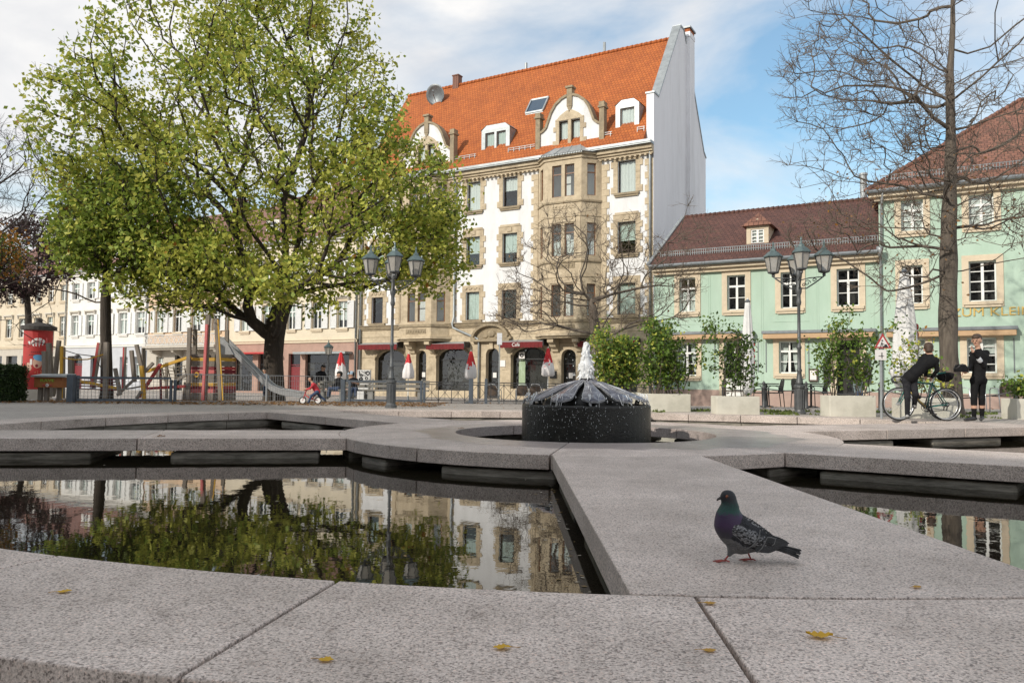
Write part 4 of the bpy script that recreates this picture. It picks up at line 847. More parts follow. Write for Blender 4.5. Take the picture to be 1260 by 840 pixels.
# tall tavern
TX0, TX1 = LW + 0.003, 21.5
tw = [(10.68, 11.5, 7.02, 8.30, '6'), (13.10, 13.95, 7.02, 8.26, '6'), (10.68, 11.44, 4.02, 5.6, '8'), (13.06, 13.99, 4.02, 5.62, '8'), (15.5, 16.4, 4.02, 5.62, '8'), (15.5, 16.4, 7.02, 8.26, '6'), (12.95, 13.95, 1.2, 2.58, '8'), (10.7, 11.5, 1.2, 2.58, '8'), (15.5, 16.4, 1.2, 2.58, '8')]
b = MB(); ops_wall(b, (TX0, 0.0), (TX1, 0.0), 0.38, 8.75, [(o[0] - TX0, o[1] - TX0, o[2], o[3]) for o in tw]); b.add([(TX0, 0, 0.38), (TX0, 0, 8.75), (TX0, 12, 8.75), (TX0, 12, 0.38)], [(0, 1, 2, 3)]); b.build('wall', M_GREEN, tg, fix=False)
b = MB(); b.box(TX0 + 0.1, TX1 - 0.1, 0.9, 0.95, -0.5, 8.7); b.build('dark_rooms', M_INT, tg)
b = MB(); b.box(TX0, TX1, -0.055, 0.0, -0.8, 0.38); b.build('plinth', M_PINKB, tg)
for o in tw: window(tg, (0, 0), (20, 0), *o[:4], M_WFRAME, o[4], (M_CREAM, 'plain', 0.24), (0.0, 1, M_CURT) if o[2] > 7 else ((0.55, 1, M_CURT) if o[2] < 2 else None))
text_mesh('sign_lettering', 'ZUM KLEINEN', 0.46, M_GOLD, tg, (12.42, -0.03, 3.58), (R(90), 0, 0), 0.015, 'LEFT', 1.18)
b = MB(); e = 0.45; X0, X1, Y0, Y1 = TX0 - e, TX1 + e, -e, 12 + e; zt = 8.78; rr = (X0 + 5.9, 6.0, 13.7); r2 = (X1 - 5.9, 6.0, 13.7)
c8 = [(X0, Y0, zt), (X1, Y0, zt), (X1, Y1, zt), (X0, Y1, zt)]; b.add(c8 + [rr, r2], [(0, 1, 5, 4), (1, 2, 5), (2, 3, 4, 5), (3, 0, 4), (3, 2, 1, 0)]); b.add([], []); rf = b.build('roof', M_REDT, tg)
b = MB()
for p, q in ((c8[0], rr), (rr, r2), (c8[1], r2), (c8[3], rr)):
    P, Q = Vector(p), Vector(q); n = 26
    for i in range(n): b.tube([P.lerp(Q, i / n), P.lerp(Q, (i + 1) / n) + Vector((0, 0, 0.02))], [0.1, 0.12], 7)
b.build('ridge_tiles', M_REDT, rf, smooth=True)
b = MB()
for i in range(100): x = X0 + 0.6 + 0.11 * i; b.box(x, x + 0.03, 0.15, 0.18, zt + 0.48, zt + 0.74)
for z in (0.56, 0.72): b.tube([(X0 + 0.5, 0.17, zt + z), (X1 - 0.5, 0.17, zt + z)], 0.02, 5)
b.build('snow_guard', M_GUTTER, rf)
b = MB(); b.box(X0 + 0.1, X1, -0.4, 0.0, 8.5, 8.77); b.box(X0 + 0.3, X1, -0.22, 0.0, 8.36, 8.499); b.build('eaves_moulding', M_CREAM, tg)
b = MB(); b.tube([(X0, Y0 - 0.06, 8.72), (X1, Y0 - 0.06, 8.72)], 0.09, 8); b.build('gutter', M_GUTTER, tg)
b = MB(); b.tube([(TX0 + 0.06, -0.42, 6.2), (TX0 + 0.06, -0.10, 5.8), (TX0 + 0.06, -0.08, -0.5)], 0.05, 8); b.lathe([(0.06, -0.1), (0.13, 0.15), (0.13, 0.3)], 8, (TX0 + 0.06, -0.45, 6.1)); b.tube([(TX0 + 0.2, -0.5, 8.7), (TX0 + 0.12, -0.12, 8.2), (TX0 + 0.1, -0.1, 6.5)], 0.05, 8); b.build('downpipe', M_ZINC, tg, smooth=True)
b = MB()
for x in (12.2, 14.5, 12.0): b.box(x, x + 0.035, -0.03, 0.0, 1.2, 2.55)
b.build('awning_crank_rod', M_GUTTER, tg)
# ------------------------------------------------------------------ row of old houses on the left
HX, HY = 7.9, 43.1
M_PEACH = mat('peach_plaster', (0.64, 0.46, 0.31), (0.58, 0.42, 0.285), 1.5, 0.85, 0.12, 40, wear=(0.5, 0.4, 0.3), wscale=0.5, wamt=0.5)
M_CRM = mat('cream_plaster', (0.66, 0.58, 0.45), (0.60, 0.53, 0.41), 1.5, 0.85, 0.12, 40, wear=(0.48, 0.42, 0.33), wscale=0.5, wamt=0.5)
M_OFFW = mat('off_white_plaster', (0.74, 0.72, 0.68), (0.68, 0.66, 0.62), 1.5, 0.85, 0.12, 40, wear=(0.55, 0.53, 0.5), wscale=0.6, wamt=0.5)
M_GREYP = mat('blue_grey_plaster', (0.50, 0.51, 0.54), (0.45, 0.46, 0.49), 1.5, 0.85, 0.12, 40)
M_BEIGE = mat('beige_plaster', (0.62, 0.54, 0.42), (0.55, 0.48, 0.37), 1.5, 0.85, 0.12, 40, wear=(0.45, 0.38, 0.28), wscale=0.5, wamt=0.5)
M_GREYS = mat('grey_stone_front', (0.50, 0.46, 0.40), (0.43, 0.39, 0.34), 3, 0.85, 0.3, 20)
M_PINKS = mat('pink_sandstone_front', (0.42, 0.27, 0.215), (0.35, 0.225, 0.18), 2.5, 0.8, 0.2, 20, wear=(0.25, 0.17, 0.14), wscale=1)
M_SHGR = mat('pale_grey_shutter', (0.66, 0.66, 0.65), (0.60, 0.60, 0.60), 6, 0.6)
M_REDDOOR = mat('red_door_paint', (0.20, 0.02, 0.025), (0.15, 0.015, 0.02), 6, 0.5)
M_CORB = mat('head_moulding', (0.58, 0.54, 0.46), (0.50, 0.46, 0.40), 5, 0.8)
def house(name, label, x0, x1, wall, low, roofm, ze, zr, wins, zrows, gl, sur, shut=None, shm=None, frame=None, corbel=True, zband=3.33, dorm=()):
    h = bld(name, label, HX, HY, 'building', 'old houses along the left side of the square'); L_ = x1 - x0
    b = MB(); ops_wall(b, (x0, 0), (x1, 0), zband, ze, [(a - x0, c - x0, z0, z1) for a, c in wins for z0, z1 in zrows])
    for x in (x0 + 0.004, x1 - 0.004): b.add([(x, 0, -0.7), (x, 0, ze), (x, 10, ze), (x, 10, -0.7)], [(0, 1, 2, 3)]); b.add([(x, 0, ze), (x, 10, ze), (x, 5, zr - 0.15)], [(0, 1, 2)])
    b.build('upper_wall', wall, h, fix=False)
    b = MB(); ops_wall(b, (x0, -0.03), (x1, -0.03), -0.8, zband, [(o[0] - x0, o[1] - x0, *o[2:5]) if len(o) > 4 and o[4] else (o[0] - x0, o[1] - x0, o[2], o[3]) for o in gl], 0.3); b.build('ground_floor_wall', low, h, fix=False)
    b = MB(); b.box(x0, x1, -0.12, 0, zband - 0.05, zband + 0.12); b.box(x0, x1, -0.17, 0, zband + 0.121, zband + 0.17); b.build('floor_cornice', sur[0] if sur else M_CORB, h)
    for a, c in wins:
        for i, (z0, z1) in enumerate(zrows):
            cu = WRNG.choice([(0, 1, M_CURT), (0.3, 1, M_CURT), None, (0.5, 1, M_BLIND)])
            w = window(h, (x0, 0), (x1, 0), a - x0, c - x0, z0, z1, frame or M_WFRAME, 'C', sur, cu, shutters=shut, shm=shm, inset=0.1)
            if corbel and i == 0:
                b = MB(); wd = (c - a) / 2 + 0.22; hh = z1 - z0; b.box(-wd, wd, -0.22, 0.01, hh + 0.28, hh + 0.40); b.box(-wd + 0.05, wd - 0.05, -0.1, 0.01, hh + 0.18, hh + 0.279)
                for sg in (-1, 1): b.prism([(0, hh + 0.27), (-0.18, hh + 0.27), (-0.16, hh + 0.1), (-0.05, hh - 0.12), (0, hh - 0.15)], sg * (wd - 0.07) - 0.06, sg * (wd - 0.07) + 0.06, 'x')
                b.build('window_head', M_CORB, w)
    for o in gl:
        dk = o[5] if len(o) > 5 else 'w'
        w = window(h, (x0, 0), (x1, 0), o[0] - x0, o[1] - x0, o[2], o[3], M_BLACK if dk == 's' else (M_REDDOOR if dk == 'd' else M_WFRAME), 'C' if dk == 'w' else 'S', None, (0.2, 0.9, M_CURT) if dk == 'w' else None, inset=0.2, name={'w': 'window', 's': 'shop_window', 'd': 'door'}[dk])
        if dk == 'd': b = MB(); b.box(-0.9 * (o[1]-o[0]) / 2, 0.9 * (o[1]-o[0]) / 2, 0.21, 0.25, 0.03, (o[3]-o[2]) * 0.68); b.build('door_leaf', M_REDDOOR, w)
    b = MB(); b.box(x0, x1, -0.35, 0, ze - 0.16, ze + 0.02); b.box(x0, x1, -0.2, 0, ze - 0.34, ze - 0.161); b.build('eaves_moulding', M_OFFW, h)
    b = MB(); b.tube([(x0, -0.45, ze + 0.05), (x1, -0.45, ze + 0.05)], 0.09, 7); b.build('gutter', M_ZINC, h)
    b = MB(); b.prism([(-0.4, ze + 0.03), (-0.4, ze + 0.16), (5, zr), (10.4, ze + 0.16), (10.4, ze + 0.03)], x0 + 0.01, x1 - 0.01, 'x'); rf = b.build('roof', roofm, h)
    sl_ = (zr - ze - 0.16) / 5.4
    for xd in dorm:
        y0 = 0.7; z0 = ze + 0.5; z1 = z0 + 1.7; yb = min(4.8, (z1 - ze) / sl_ - 0.4); b = MB(); ops_wall(b, (xd - 0.7, y0), (xd + 0.7, y0), z0, z1, [(0.3, 1.1, z0 + 0.35, z1 - 0.2)], 0.1)
        for x in (xd - 0.7, xd + 0.7): b.add([(x, y0, z0), (x, y0, z1), (x, yb, z1), (x, yb, z0)], [(0, 1, 2, 3)])
        b.build('dormer', M_OFFW, h, fix=False); b = MB(); b.prism([(xd - 0.9, z1 - 0.02), (xd + 0.9, z1 - 0.02), (xd, z1 + 0.55)], y0 - 0.15, yb + 0.6, 'y'); b.build('dormer_roof', roofm, h)
        window(h, (xd - 0.7, y0), (xd + 0.7, y0), 0.3, 1.1, z0 + 0.35, z1 - 0.2, M_WFRAME, 'C', None, None, inset=0.04)
    b = MB(); b.tube([(x1 - 0.15, -0.4, ze), (x1 - 0.15, -0.1, ze - 0.5), (x1 - 0.15, -0.1, -0.4)], 0.06, 7); b.build('downpipe', M_ZINC, h, smooth=True)
    return h
Z1 = [(4.4, 6.25), (7.7, 9.2)]
ha = house('old_house', 'beige house at the far left with narrow stone-framed windows behind the bare branches', -70.5, -56.80, M_BEIGE, M_GREYS, M_OLDT, 10.1, 15.0, [(-69.6, -68.5), (-67.3, -66.2), (-64.9, -63.8), (-62.3, -61.3), (-60.0, -59.1), (-57.95, -57.1)], Z1,
    [(-69.5, -67.8, 0.2, 2.6, 0, 's'), (-67.0, -65.0, 0.2, 2.6, 0, 's'), (-64.2, -62.2, 0.2, 2.6, 0, 's'), (-61, -60, 0.6, 2.5), (-59, -58, 0.6, 2.5)], (M_CREAM, 'plain', 0.2), None, dorm=(-67, -63, -59))
hb = house('old_house', 'white house with white shutters above a blue-grey ground floor with an arched red door', -56.80, -44.84, M_OFFW, M_GREYP, M_OLDT, 10.15, 15.2, [(-55.96, -54.94), (-53.67, -52.56), (-51.3, -50.2), (-48.85, -47.69), (-46.45, -45.25)], Z1,
    [(-55.74, -54.15, -0.4, 2.66, 0.7, 'd'), (-52.9, -51.9, -0.4, 2.5, 0, 's'), (-50.8, -49.7, 0.4, 2.4), (-48.6, -47.5, 0.4, 2.4), (-46.6, -45.5, 0.4, 2.4)], (M_OFFW, 'plain', 0.12), 0.5, dorm=(-54, -50.5, -47))
hc = house('old_house', 'peach house with pale shutters and a stone balcony behind the playground', -44.84, -34.72, M_PEACH, M_GREYS, M_OLDT, 10.4, 15.3, [(-43.83, -42.76), (-41.43, -40.45), (-39.24, -38.1), (-36.72, -35.75)], Z1,
    [(-43.6, -42.7, 0.5, 2.4), (-41.2, -40.2, -0.4, 2.5, 0, 's'), (-39.4, -38.2, 0.3, 2.4), (-37, -35.8, 0.3, 2.4, 0, 's')], (M_CREAM, 'plain', 0.14), 0.55, M_SHGR, dorm=(-42, -37.5))
hd = house('old_house', 'cream house with pinkish sandstone shop fronts behind the big tree trunk', -34.72, -21.55, M_CRM, M_PINKS, M_OLDT, 10.8, 15.8, [(-33.41, -32.5), (-31.0, -30.1), (-28.4, -27.6), (-25.9, -25.0), (-23.45, -22.55)], [(4.3, 6.2), (7.9, 9.6)],
    [(-34.0, -32.0, -0.3, 2.5, 0, 's'), (-31.4, -28.9, -0.3, 2.5, 0, 's'), (-28.2, -27.0, -0.4, 2.5, 0, 'd'), (-26.5, -22.3, 0.0, 2.5, 0, 's')], (M_CREAM, 'plain', 0.14), 0.6, M_SHGR, dorm=(-31, -26.5))
b = MB(); b.box(-43.7, -34.9, -1.3, -0.05, 3.05, 3.22); b.box(-43.6, -35.0, -1.1, -0.05, 2.9, 3.05)
for x in (-43.2, -40.5, -37.8, -35.4): b.prism([(0, 2.3), (0, 2.9), (-1.0, 2.9), (-0.9, 2.7), (-0.3, 2.5)], x, x + 0.3, 'x')
bl = b.build('balcony', M_GREYS, hc); b = MB()
for i in range(58): x = -43.6 + 0.15 * i; b.bar((x, -1.22, 3.22), (x, -1.22, 4.1), 0.025)
for i in range(15):
    x = -43.5 + 0.58 * i; b.bar((x, -1.22, 3.3), (x + 0.5, -1.22, 4.0), 0.03); b.bar((x + 0.5, -1.22, 3.3), (x, -1.22, 4.0), 0.03)
for z in (3.3, 4.1): b.bar((-43.7, -1.22, z), (-34.9, -1.22, z), 0.05)
b.build('balcony_railing', M_SHGR, bl)
b = MB(); b.box(-34.0, -28.9, -0.9, -0.04, 2.5, 2.62); b.build('red_shop_awning', mat('bright_red_awning', (0.5, 0.05, 0.05), (0.42, 0.04, 0.04), 4, 0.8), hd)
b = MB(); b.box(-27.0, -22.0, -0.8, -0.04, 2.45, 2.6); b.build('shop_canopy', M_ZINC, hd)
for hh, xs in ((ha, (-70.4, -56.9)), (hb, (-56.7, -45)), (hc, (-44.7, -34.9)), (hd, (-34.6, -21.7))):
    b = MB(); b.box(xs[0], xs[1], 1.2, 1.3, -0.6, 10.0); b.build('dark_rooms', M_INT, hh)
    b = MB(); cx = (xs[0] + xs[1]) / 2; b.box(cx - 0.5, cx + 0.5, 4.6, 5.4, 14, 16.2); b.box(cx - 0.55, cx + 0.55, 4.55, 5.45, 16.2, 16.35); b.build('chimney', M_REDT, hh)

# the tall house across the lane behind the viewpoint, which shades the basin
bk = thing('shading_house', 'long plastered house on the near side of the square behind the viewpoint', 'building', (-18, -15.8, -0.35), math.atan2(0.75, -0.66))
b = MB(); b.box(-42, 46, 0.0, 11, 0, 15); b.build('wall', M_GREYS, bk)
b = MB(); b.prism([(-0.5, 15), (-0.5, 15.2), (5.5, 20), (11.5, 15.2), (11.5, 15)], -42.4, 46.4, 'x'); b.build('roof', M_OLDT, bk)
qb = MB(); qb.box(-0.55, 0.55, -0.02, 0.01, 0, 1.7); qb.box(-0.7, 0.7, -0.08, -0.0201, -0.12, 0.0); WB = qb.mesh('window', M_INT)
for i in range(26):
    for j in range(5): o = link('window', WB, bk); o.location = (-40 + 3.3 * i, 0, 0.9 + 2.9 * j)
# ------------------------------------------------------------------ trees and bushes
def leaf_mat(name, c, c2, tr=0.35, rough=0.5):
    m = bpy.data.materials.new(name); m.use_nodes = True; n = m.node_tree.nodes; l = m.node_tree.links; b = n['Principled BSDF']; o = n['Material Output']
    t = n.new('ShaderNodeTexCoord'); z = n.new('ShaderNodeTexNoise'); z.inputs['Scale'].default_value = 1.1; z.inputs['Detail'].default_value = 8; z.inputs['Roughness'].default_value = 0.8; l.new(t.outputs['Object'], z.inputs['Vector'])
    r = n.new('ShaderNodeValToRGB'); r.color_ramp.elements[0].position = 0.36; r.color_ramp.elements[1].position = 0.64; r.color_ramp.elements[0].color = (*c, 1); r.color_ramp.elements[1].color = (*c2, 1); l.new(z.outputs[0], r.inputs[0]); l.new(r.outputs[0], b.inputs['Base Color'])
    b.inputs['Roughness'].default_value = rough; b.inputs['Specular IOR Level'].default_value = 0.3
    tl = n.new('ShaderNodeBsdfTranslucent'); l.new(r.outputs[0], tl.inputs[0]); x = n.new('ShaderNodeMixShader'); x.inputs[0].default_value = tr
    l.new(b.outputs[0], x.inputs[1]); l.new(tl.outputs[0], x.inputs[2]); l.new(x.outputs[0], o.inputs[0]); return m
L_MID = leaf_mat('leaf_green', (0.21, 0.29, 0.045), (0.30, 0.375, 0.065)); L_YEL = leaf_mat('leaf_yellow_green', (0.44, 0.47, 0.085), (0.56, 0.545, 0.11)); L_DRK = leaf_mat('leaf_dark_green', (0.09, 0.14, 0.025), (0.13, 0.19, 0.035)); L_ORG = leaf_mat('leaf_orange', (0.36, 0.19, 0.03), (0.26, 0.10, 0.025))
L_BSH = leaf_mat('bush_leaf', (0.11, 0.19, 0.03), (0.17, 0.26, 0.05)); L_BSD = leaf_mat('bush_leaf_dark', (0.045, 0.08, 0.018), (0.07, 0.12, 0.025)); L_PUR = leaf_mat('purple_brown_leaf', (0.05, 0.03, 0.035), (0.09, 0.05, 0.05)); L_BRN = leaf_mat('dry_brown_leaf', (0.28, 0.16, 0.07), (0.20, 0.11, 0.05), 0.2, 0.8)
def bark_mat(name, c1, c2):
    return mat(name, c1, c2, 4, 0.9, 1.0, 9, stretch=(3.0, 3.0, 0.45), wear=tuple(v * 0.35 for v in c1), wscale=2.2, wamt=0.8)
BK_DARK = bark_mat('dark_bark', (0.065, 0.05, 0.038), (0.035, 0.027, 0.021)); BK_GREY = bark_mat('grey_bark', (0.15, 0.125, 0.10), (0.075, 0.06, 0.048)); BK_TWIG = mat('twig_bark', (0.19, 0.15, 0.115), (0.12, 0.092, 0.07), 3, 0.9)
def leaves(cent, per, sig, size, rng, mats_p, name, parent, flat=0.75, droop=0.0):
    cent = np.asarray(cent); n = len(cent) * per
    c = np.repeat(cent, per, 0) + rng.normal(size=(n, 3)) * np.array([sig, sig, sig * flat]); c[:, 2] -= droop * np.abs(rng.normal(size=n))
    a = rng.normal(size=(n, 3)); a /= np.linalg.norm(a, axis=1)[:, None]; up = rng.normal(size=(n, 3)) * 0.7 + np.array([0, 0, 0.8]); b_ = np.cross(a, up); b_ /= np.linalg.norm(b_, axis=1)[:, None] + 1e-9
    s = (size * rng.uniform(0.6, 1.25, n))[:, None]; w = s * 0.33; nn = np.cross(a, b_) * s * 0.12
    V = np.stack([c - a * s * 0.5, c + b_ * w + nn - a * s * 0.05, c + a * s * 0.5, c - b_ * w + nn - a * s * 0.05], 1).reshape(-1, 3)
    F = np.arange(n * 4).reshape(-1, 4)
    cl = np.repeat(rng.random(len(cent)), per); u = rng.random(n) * 0.55 + cl * 0.45; cum = np.cumsum([p for _, p in mats_p]); mi = np.searchsorted(cum / cum[-1], u)
    o = link(name, npmesh(name, V, F, [m for m, _ in mats_p], np.minimum(mi, len(mats_p) - 1)), parent); o['kind'] = 'stuff'; return o
def dens(trunk, rad, n):
    """finer trunk polyline, so that limbs can leave it at many heights"""
    T = np.array(trunk); i = np.linspace(0, len(T) - 1, (len(T) - 1) * n + 1); k = np.arange(len(T))
    P = np.stack([np.interp(i, k, T[:, j]) for j in range(3)], 1); w = np.sin(i * 2.3)[:, None] * np.array([0.02, 0.02, 0]); w[:n] = 0
    return [p for p in P + w], list(np.interp(i, k, rad) * (1 + 0.05 * np.sin(i * 5.1)))
def mst(att, trunk, bf=0.35, k0=1, tw=1.0):
    """minimum spanning tree with a path-length term, grown from the trunk polyline"""
    nodes = [np.array(p, float) for p in trunk]; par = list(range(-1, len(trunk) - 1)); pl = [0.0]
    for i in range(1, len(nodes)): pl.append(pl[-1] + tw * np.linalg.norm(nodes[i] - nodes[i-1]))
    att = np.asarray(att, float); un = np.ones(len(att), bool); best = np.full(len(att), 1e9); bp = np.zeros(len(att), int)
    def upd(i):
        d = att - nodes[i]; dd = np.linalg.norm(d, axis=1); c = dd + bf * pl[i] + 0.4 * np.maximum(0, -d[:, 2])
        m = un & (c < best); best[m] = c[m]; bp[m] = i
    for i in range(k0, len(nodes)): upd(i)
    for _ in range(len(att)):
        j = int(np.argmin(np.where(un, best, 1e9))); un[j] = False; p = bp[j]; nodes.append(att[j]); par.append(p); pl.append(pl[p] + np.linalg.norm(att[j] - nodes[p])); upd(len(nodes) - 1)
    return np.array(nodes), np.array(par)
def branch_mesh(nodes, par, r_tip, r_base, expo, nt_, name, mats_, parent, rng, twig=None, sides=(8, 5, 3), trunk_r=None):
    N_ = len(nodes); cnt = np.zeros(N_); ch = [[] for _ in range(N_)]
    for i in range(N_ - 1, 0, -1): ch[par[i]].append(i)
    order = list(range(N_))[::-1]
    for i in order:
        if not ch[i]: cnt[i] = 1
        if par[i] >= 0: cnt[par[i]] += cnt[i]
    rad = np.minimum(r_tip * cnt ** expo, r_base)
    if trunk_r is not None:
        for i in range(nt_): rad[i] = trunk_r[i]
    b = MB(); starts = [(0, None)]
    while starts:
        i, p = starts.pop(); pts = []; rr = []
        if p is not None: pts.append(nodes[p]); rr.append(min(rad[p] * 0.9, rad[i] * 1.25))
        cur = i
        while True:
            pts.append(nodes[cur]); rr.append(rad[cur])
            if not ch[cur]: break
            k = max(ch[cur], key=lambda q: (cnt[q] if cur >= nt_ - 1 or q >= nt_ else 1e9))
            starts += [(q, cur) for q in ch[cur] if q != k]; cur = k
        if len(pts) < 2: continue
        P = np.array(pts); 
        if p is None and trunk_r is not None: Q, rq = P, rr
        else:                                            # subdivide and wobble
            Q = [P[0]]; rq = [rr[0]]
            for a in range(len(P) - 1):
                t0 = P[max(a-1, 0)]; t1 = P[min(a+2, len(P)-1)]; L0 = np.linalg.norm(P[a+1] - P[a])
                for f in ((0.5, 1.0) if L0 > 0.25 else (1.0,)):
                    h = P[a] + (P[a+1] - P[a]) * f
                    if f == 0.5: h = h + ((P[a] - t0) - (t1 - P[a+1])) * 0.09 + rng.normal(size=3) * L0 * 0.03
                    Q.append(h); rq.append(rr[a] * (1 - f) + rr[a+1] * f)
        rq = list(rq); rq[-1] = rq[-1] * 0.6 if not ch[cur] else rq[-1]
        m = max(rq); b.cur = 0 if m > r_base * 0.12 else (1 if len(mats_) > 1 else 0)
        b.tube(Q, rq, sides[0] if m > r_base * 0.35 else (sides[1] if m > r_tip * 3 else sides[2]), caps=False)
    if twig:
        tn, tl, trad, lim = twig; b.cur = 1 if len(mats_) > 1 else 0
        for i in range(nt_, N_):
            if cnt[i] > lim: continue
            d0 = nodes[i] - nodes[par[i]]; d0 /= np.linalg.norm(d0) + 1e-9
            for _ in range(tn):
                d = d0 * 0.6 + rng.normal(size=3) * 0.55 + np.array([0, 0, 0.12]); d /= np.linalg.norm(d); L0 = tl * rng.uniform(0.5, 1.3); p = nodes[i].copy(); q = [p]; 
                for s in range(3): d = d + rng.normal(size=3) * 0.28 + np.array([0, 0, 0.06]); d /= np.linalg.norm(d); p = p + d * L0 / 3; q.append(p)
                b.tube(q, [trad, trad * 0.8, trad * 0.65, trad * 0.4], 3, caps=False)
                for s in (1, 2):
                    e = d + rng.normal(size=3) * 0.8; e /= np.linalg.norm(e); e2 = e + rng.normal(size=3) * 0.3; l2 = L0 * rng.uniform(0.25, 0.5); m_ = q[s] + e * l2 * 0.5
                    b.tube([q[s], m_, m_ + e2 * l2 * 0.5], [trad * 0.6, trad * 0.5, trad * 0.3], 3, caps=False)
    return b.build(name, mats_, parent, smooth=True, fix=False), cnt
def fbm(P, s, ph):
    v = 0; 
    for k, f in enumerate((1, 2.1, 4.3)): v = v + np.sin(P[:, 0]*s*f + ph[k][0]) * np.sin(P[:, 1]*s*f + ph[k][1]) * np.sin(P[:, 2]*s*f + ph[k][2]) / (k + 1)
    return v
def cloud(ells, n, rng, dens=0.0, shell=0.0, s=1.0):
    """points in a union of ellipsoids (centre, radii, weight), thinned into clumps"""
    out_ = []; w = np.array([e[2] for e in ells], float); w /= w.sum(); ph = rng.uniform(0, 6, (3, 3))
    while len(out_) < n:
        k = rng.choice(len(ells), p=w); v = rng.normal(size=3); v /= np.linalg.norm(v); r = rng.random() ** (1/3)
        if rng.random() < shell: r = 0.72 + 0.28 * r
        p = np.array(ells[k][0]) + v * r * np.array(ells[k][1])
        if dens and fbm(p[None], s, ph)[0] < dens - 0.55 * rng.random(): continue
        out_.append(p)
    return np.array(out_)
def rr_(n): return np.random.default_rng(n)
def px(x, y, d): return np.array(at(x, y, d))
# the big leafy tree
D = 28.0; base = px(337, 490, D); g0 = gz(base[0], base[1])
t = thing('big_tree', 'huge spreading tree with yellow-green leaves and a thick dark trunk in the playground', 'tree', (0, 0, 0)); rg = rr_(3)
fork = px(345, 382, D)
trunk = [np.array([base[0], base[1], g0 - 0.3]), np.array([base[0], base[1], g0 + 0.1]), np.array([base[0], base[1], g0 + 0.5]), px(336, 440, D), px(338, 415, D), px(340, 398, D), fork]
el = [(px(300, 165, D), (6.0, 5.6, 5.6), 5), (px(125, 170, D - 1), (2.0, 3.0, 3.0), 1.0), (px(475, 250, D - 1.5), (2.6, 3.2, 2.9), 1.4), (px(385, 350, D - 2), (2.3, 3.0, 0.9), 0.5), (px(235, 335, D - 2), (2.6, 3, 1.4), 0.9), (px(525, 310, D - 1), (1.3, 2.2, 1.9), 0.6), (px(320, 10, D), (4.0, 4.0, 2.4), 1.0)]
att = cloud(el, 1500, rg, 0.20, 0.35, 0.95)
att = att[(att[:, 2] > 3.0)]; att = att[~((att[:, 0] > -6.2) & (att[:, 2] < 4.0))]
limbs = np.array([px(305, 350, D - 0.5), px(285, 320, D - 0.8), px(310, 395, D - .2), px(372, 360, D), px(395, 335, D + .4), px(350, 340, D + .6), px(352, 300, D + .8), px(348, 250, D + .6)])
nodes, par = mst(np.vstack([limbs, att]), trunk, 0.5, 4)
tk = [0.50, 0.43, 0.38, 0.36, 0.36, 0.38, 0.36]
branch_mesh(nodes, par, 0.018, 0.27, 0.44, len(trunk), 'trunk', [BK_DARK], t, rg, (1, 0.5, 0.010, 2), trunk_r=tk)
leaves(att, 36, 0.27, 0.185, rg, [(L_DRK, 0.07), (L_MID, 0.36), (L_YEL, 0.52), (L_ORG, 0.05)], 'crown', t, 0.7, 0.10)
# the smaller tree left of it
D = 26.0; base = px(131, 492, D); g0 = gz(base[0], base[1]); rg = rr_(8)
t = thing('leafy_tree', 'slender leafy tree with a long bare limb reaching left beside the advertising column', 'tree', (0, 0, 0))
trunk = [np.array([base[0], base[1], g0 - 0.2]), np.array([base[0], base[1], g0 + 0.3]), px(131, 440, D), px(130, 405, D), px(130, 370, D), px(131, 345, D), px(132, 315, D), px(134, 285, D)]
el = [(px(165, 270, D), (2.4, 2.4, 1.9), 1), (px(110, 290, D), (1.4, 1.8, 1.2), 0.4), (px(215, 310, D), (1.4, 1.8, 1.0), 0.5), (px(150, 225, D), (1.5, 1.6, 1.2), 0.4)]
att = cloud(el, 330, rg, -0.05, 0.2, 1.2)
barel = np.array([px(118, 372, D), px(95, 362, D), px(70, 356, D), px(50, 352, D), px(28, 344, D), px(5, 352, D), px(60, 372, D - .3), px(40, 385, D - .4), px(20, 400, D - .4), px(55, 395, D - .5), px(45, 420, D - .5), px(75, 340, D + .3), px(40, 330, D + .3), px(15, 330, D + .3), px(-15, 345, D)])
nodes, par = mst(np.vstack([barel, att]), trunk, 0.3)
branch_mesh(nodes, par, 0.014, 0.14, 0.47, len(trunk), 'trunk', [BK_DARK], t, rg, (2, 0.8, 0.010, 2), trunk_r=[0.26, 0.21, 0.185, 0.18, 0.17, 0.14, 0.12, 0.09])
leaves(att, 42, 0.30, 0.18, rg, [(L_DRK, 0.25), (L_MID, 0.45), (L_YEL, 0.25), (L_ORG, 0.05)], 'crown', t, 0.8, 0.1)
# trees at the left edge
D = 33.0; rg = rr_(12); base = px(-55, 490, D)
t = thing('bare_tree', 'tall bare tree with fine fanning twigs at the far left edge', 'tree', (0, 0, 0), group=None)
trunk = [np.array([base[0], base[1], -0.5]), px(-55, 440, D), px(-50, 380, D), px(-45, 330, D), px(-30, 280, D)]
att = cloud([(px(-10, 240, D), (2.7, 2.7, 3.1), 1), (px(-70, 220, D), (2.5, 2.5, 3.4), 0.5)], 330, rg, 0, 0.4)
nodes, par = mst(att, trunk, 0.5); branch_mesh(nodes, par, 0.014, 0.2, 0.45, len(trunk), 'trunk', [BK_DARK, BK_DARK], t, rg, (3, 1.0, 0.010, 2), trunk_r=[0.3, 0.26, 0.24, 0.22, 0.2])
D = 40.0; rg = rr_(14); base = px(35, 488, D)
t = thing('purple_tree', 'low dark purple-leaved tree behind the advertising column at the left', 'tree', (0, 0, 0))
trunk = [np.array([base[0], base[1], -0.6]), px(35, 440, D), px(35, 390, D), px(33, 360, D)]
att = cloud([(px(42, 315, D), (2.0, 1.8, 2.1), 1), (px(10, 345, D), (1.6, 1.6, 1.1), 0.5)], 230, rg, -.05, 0.3)
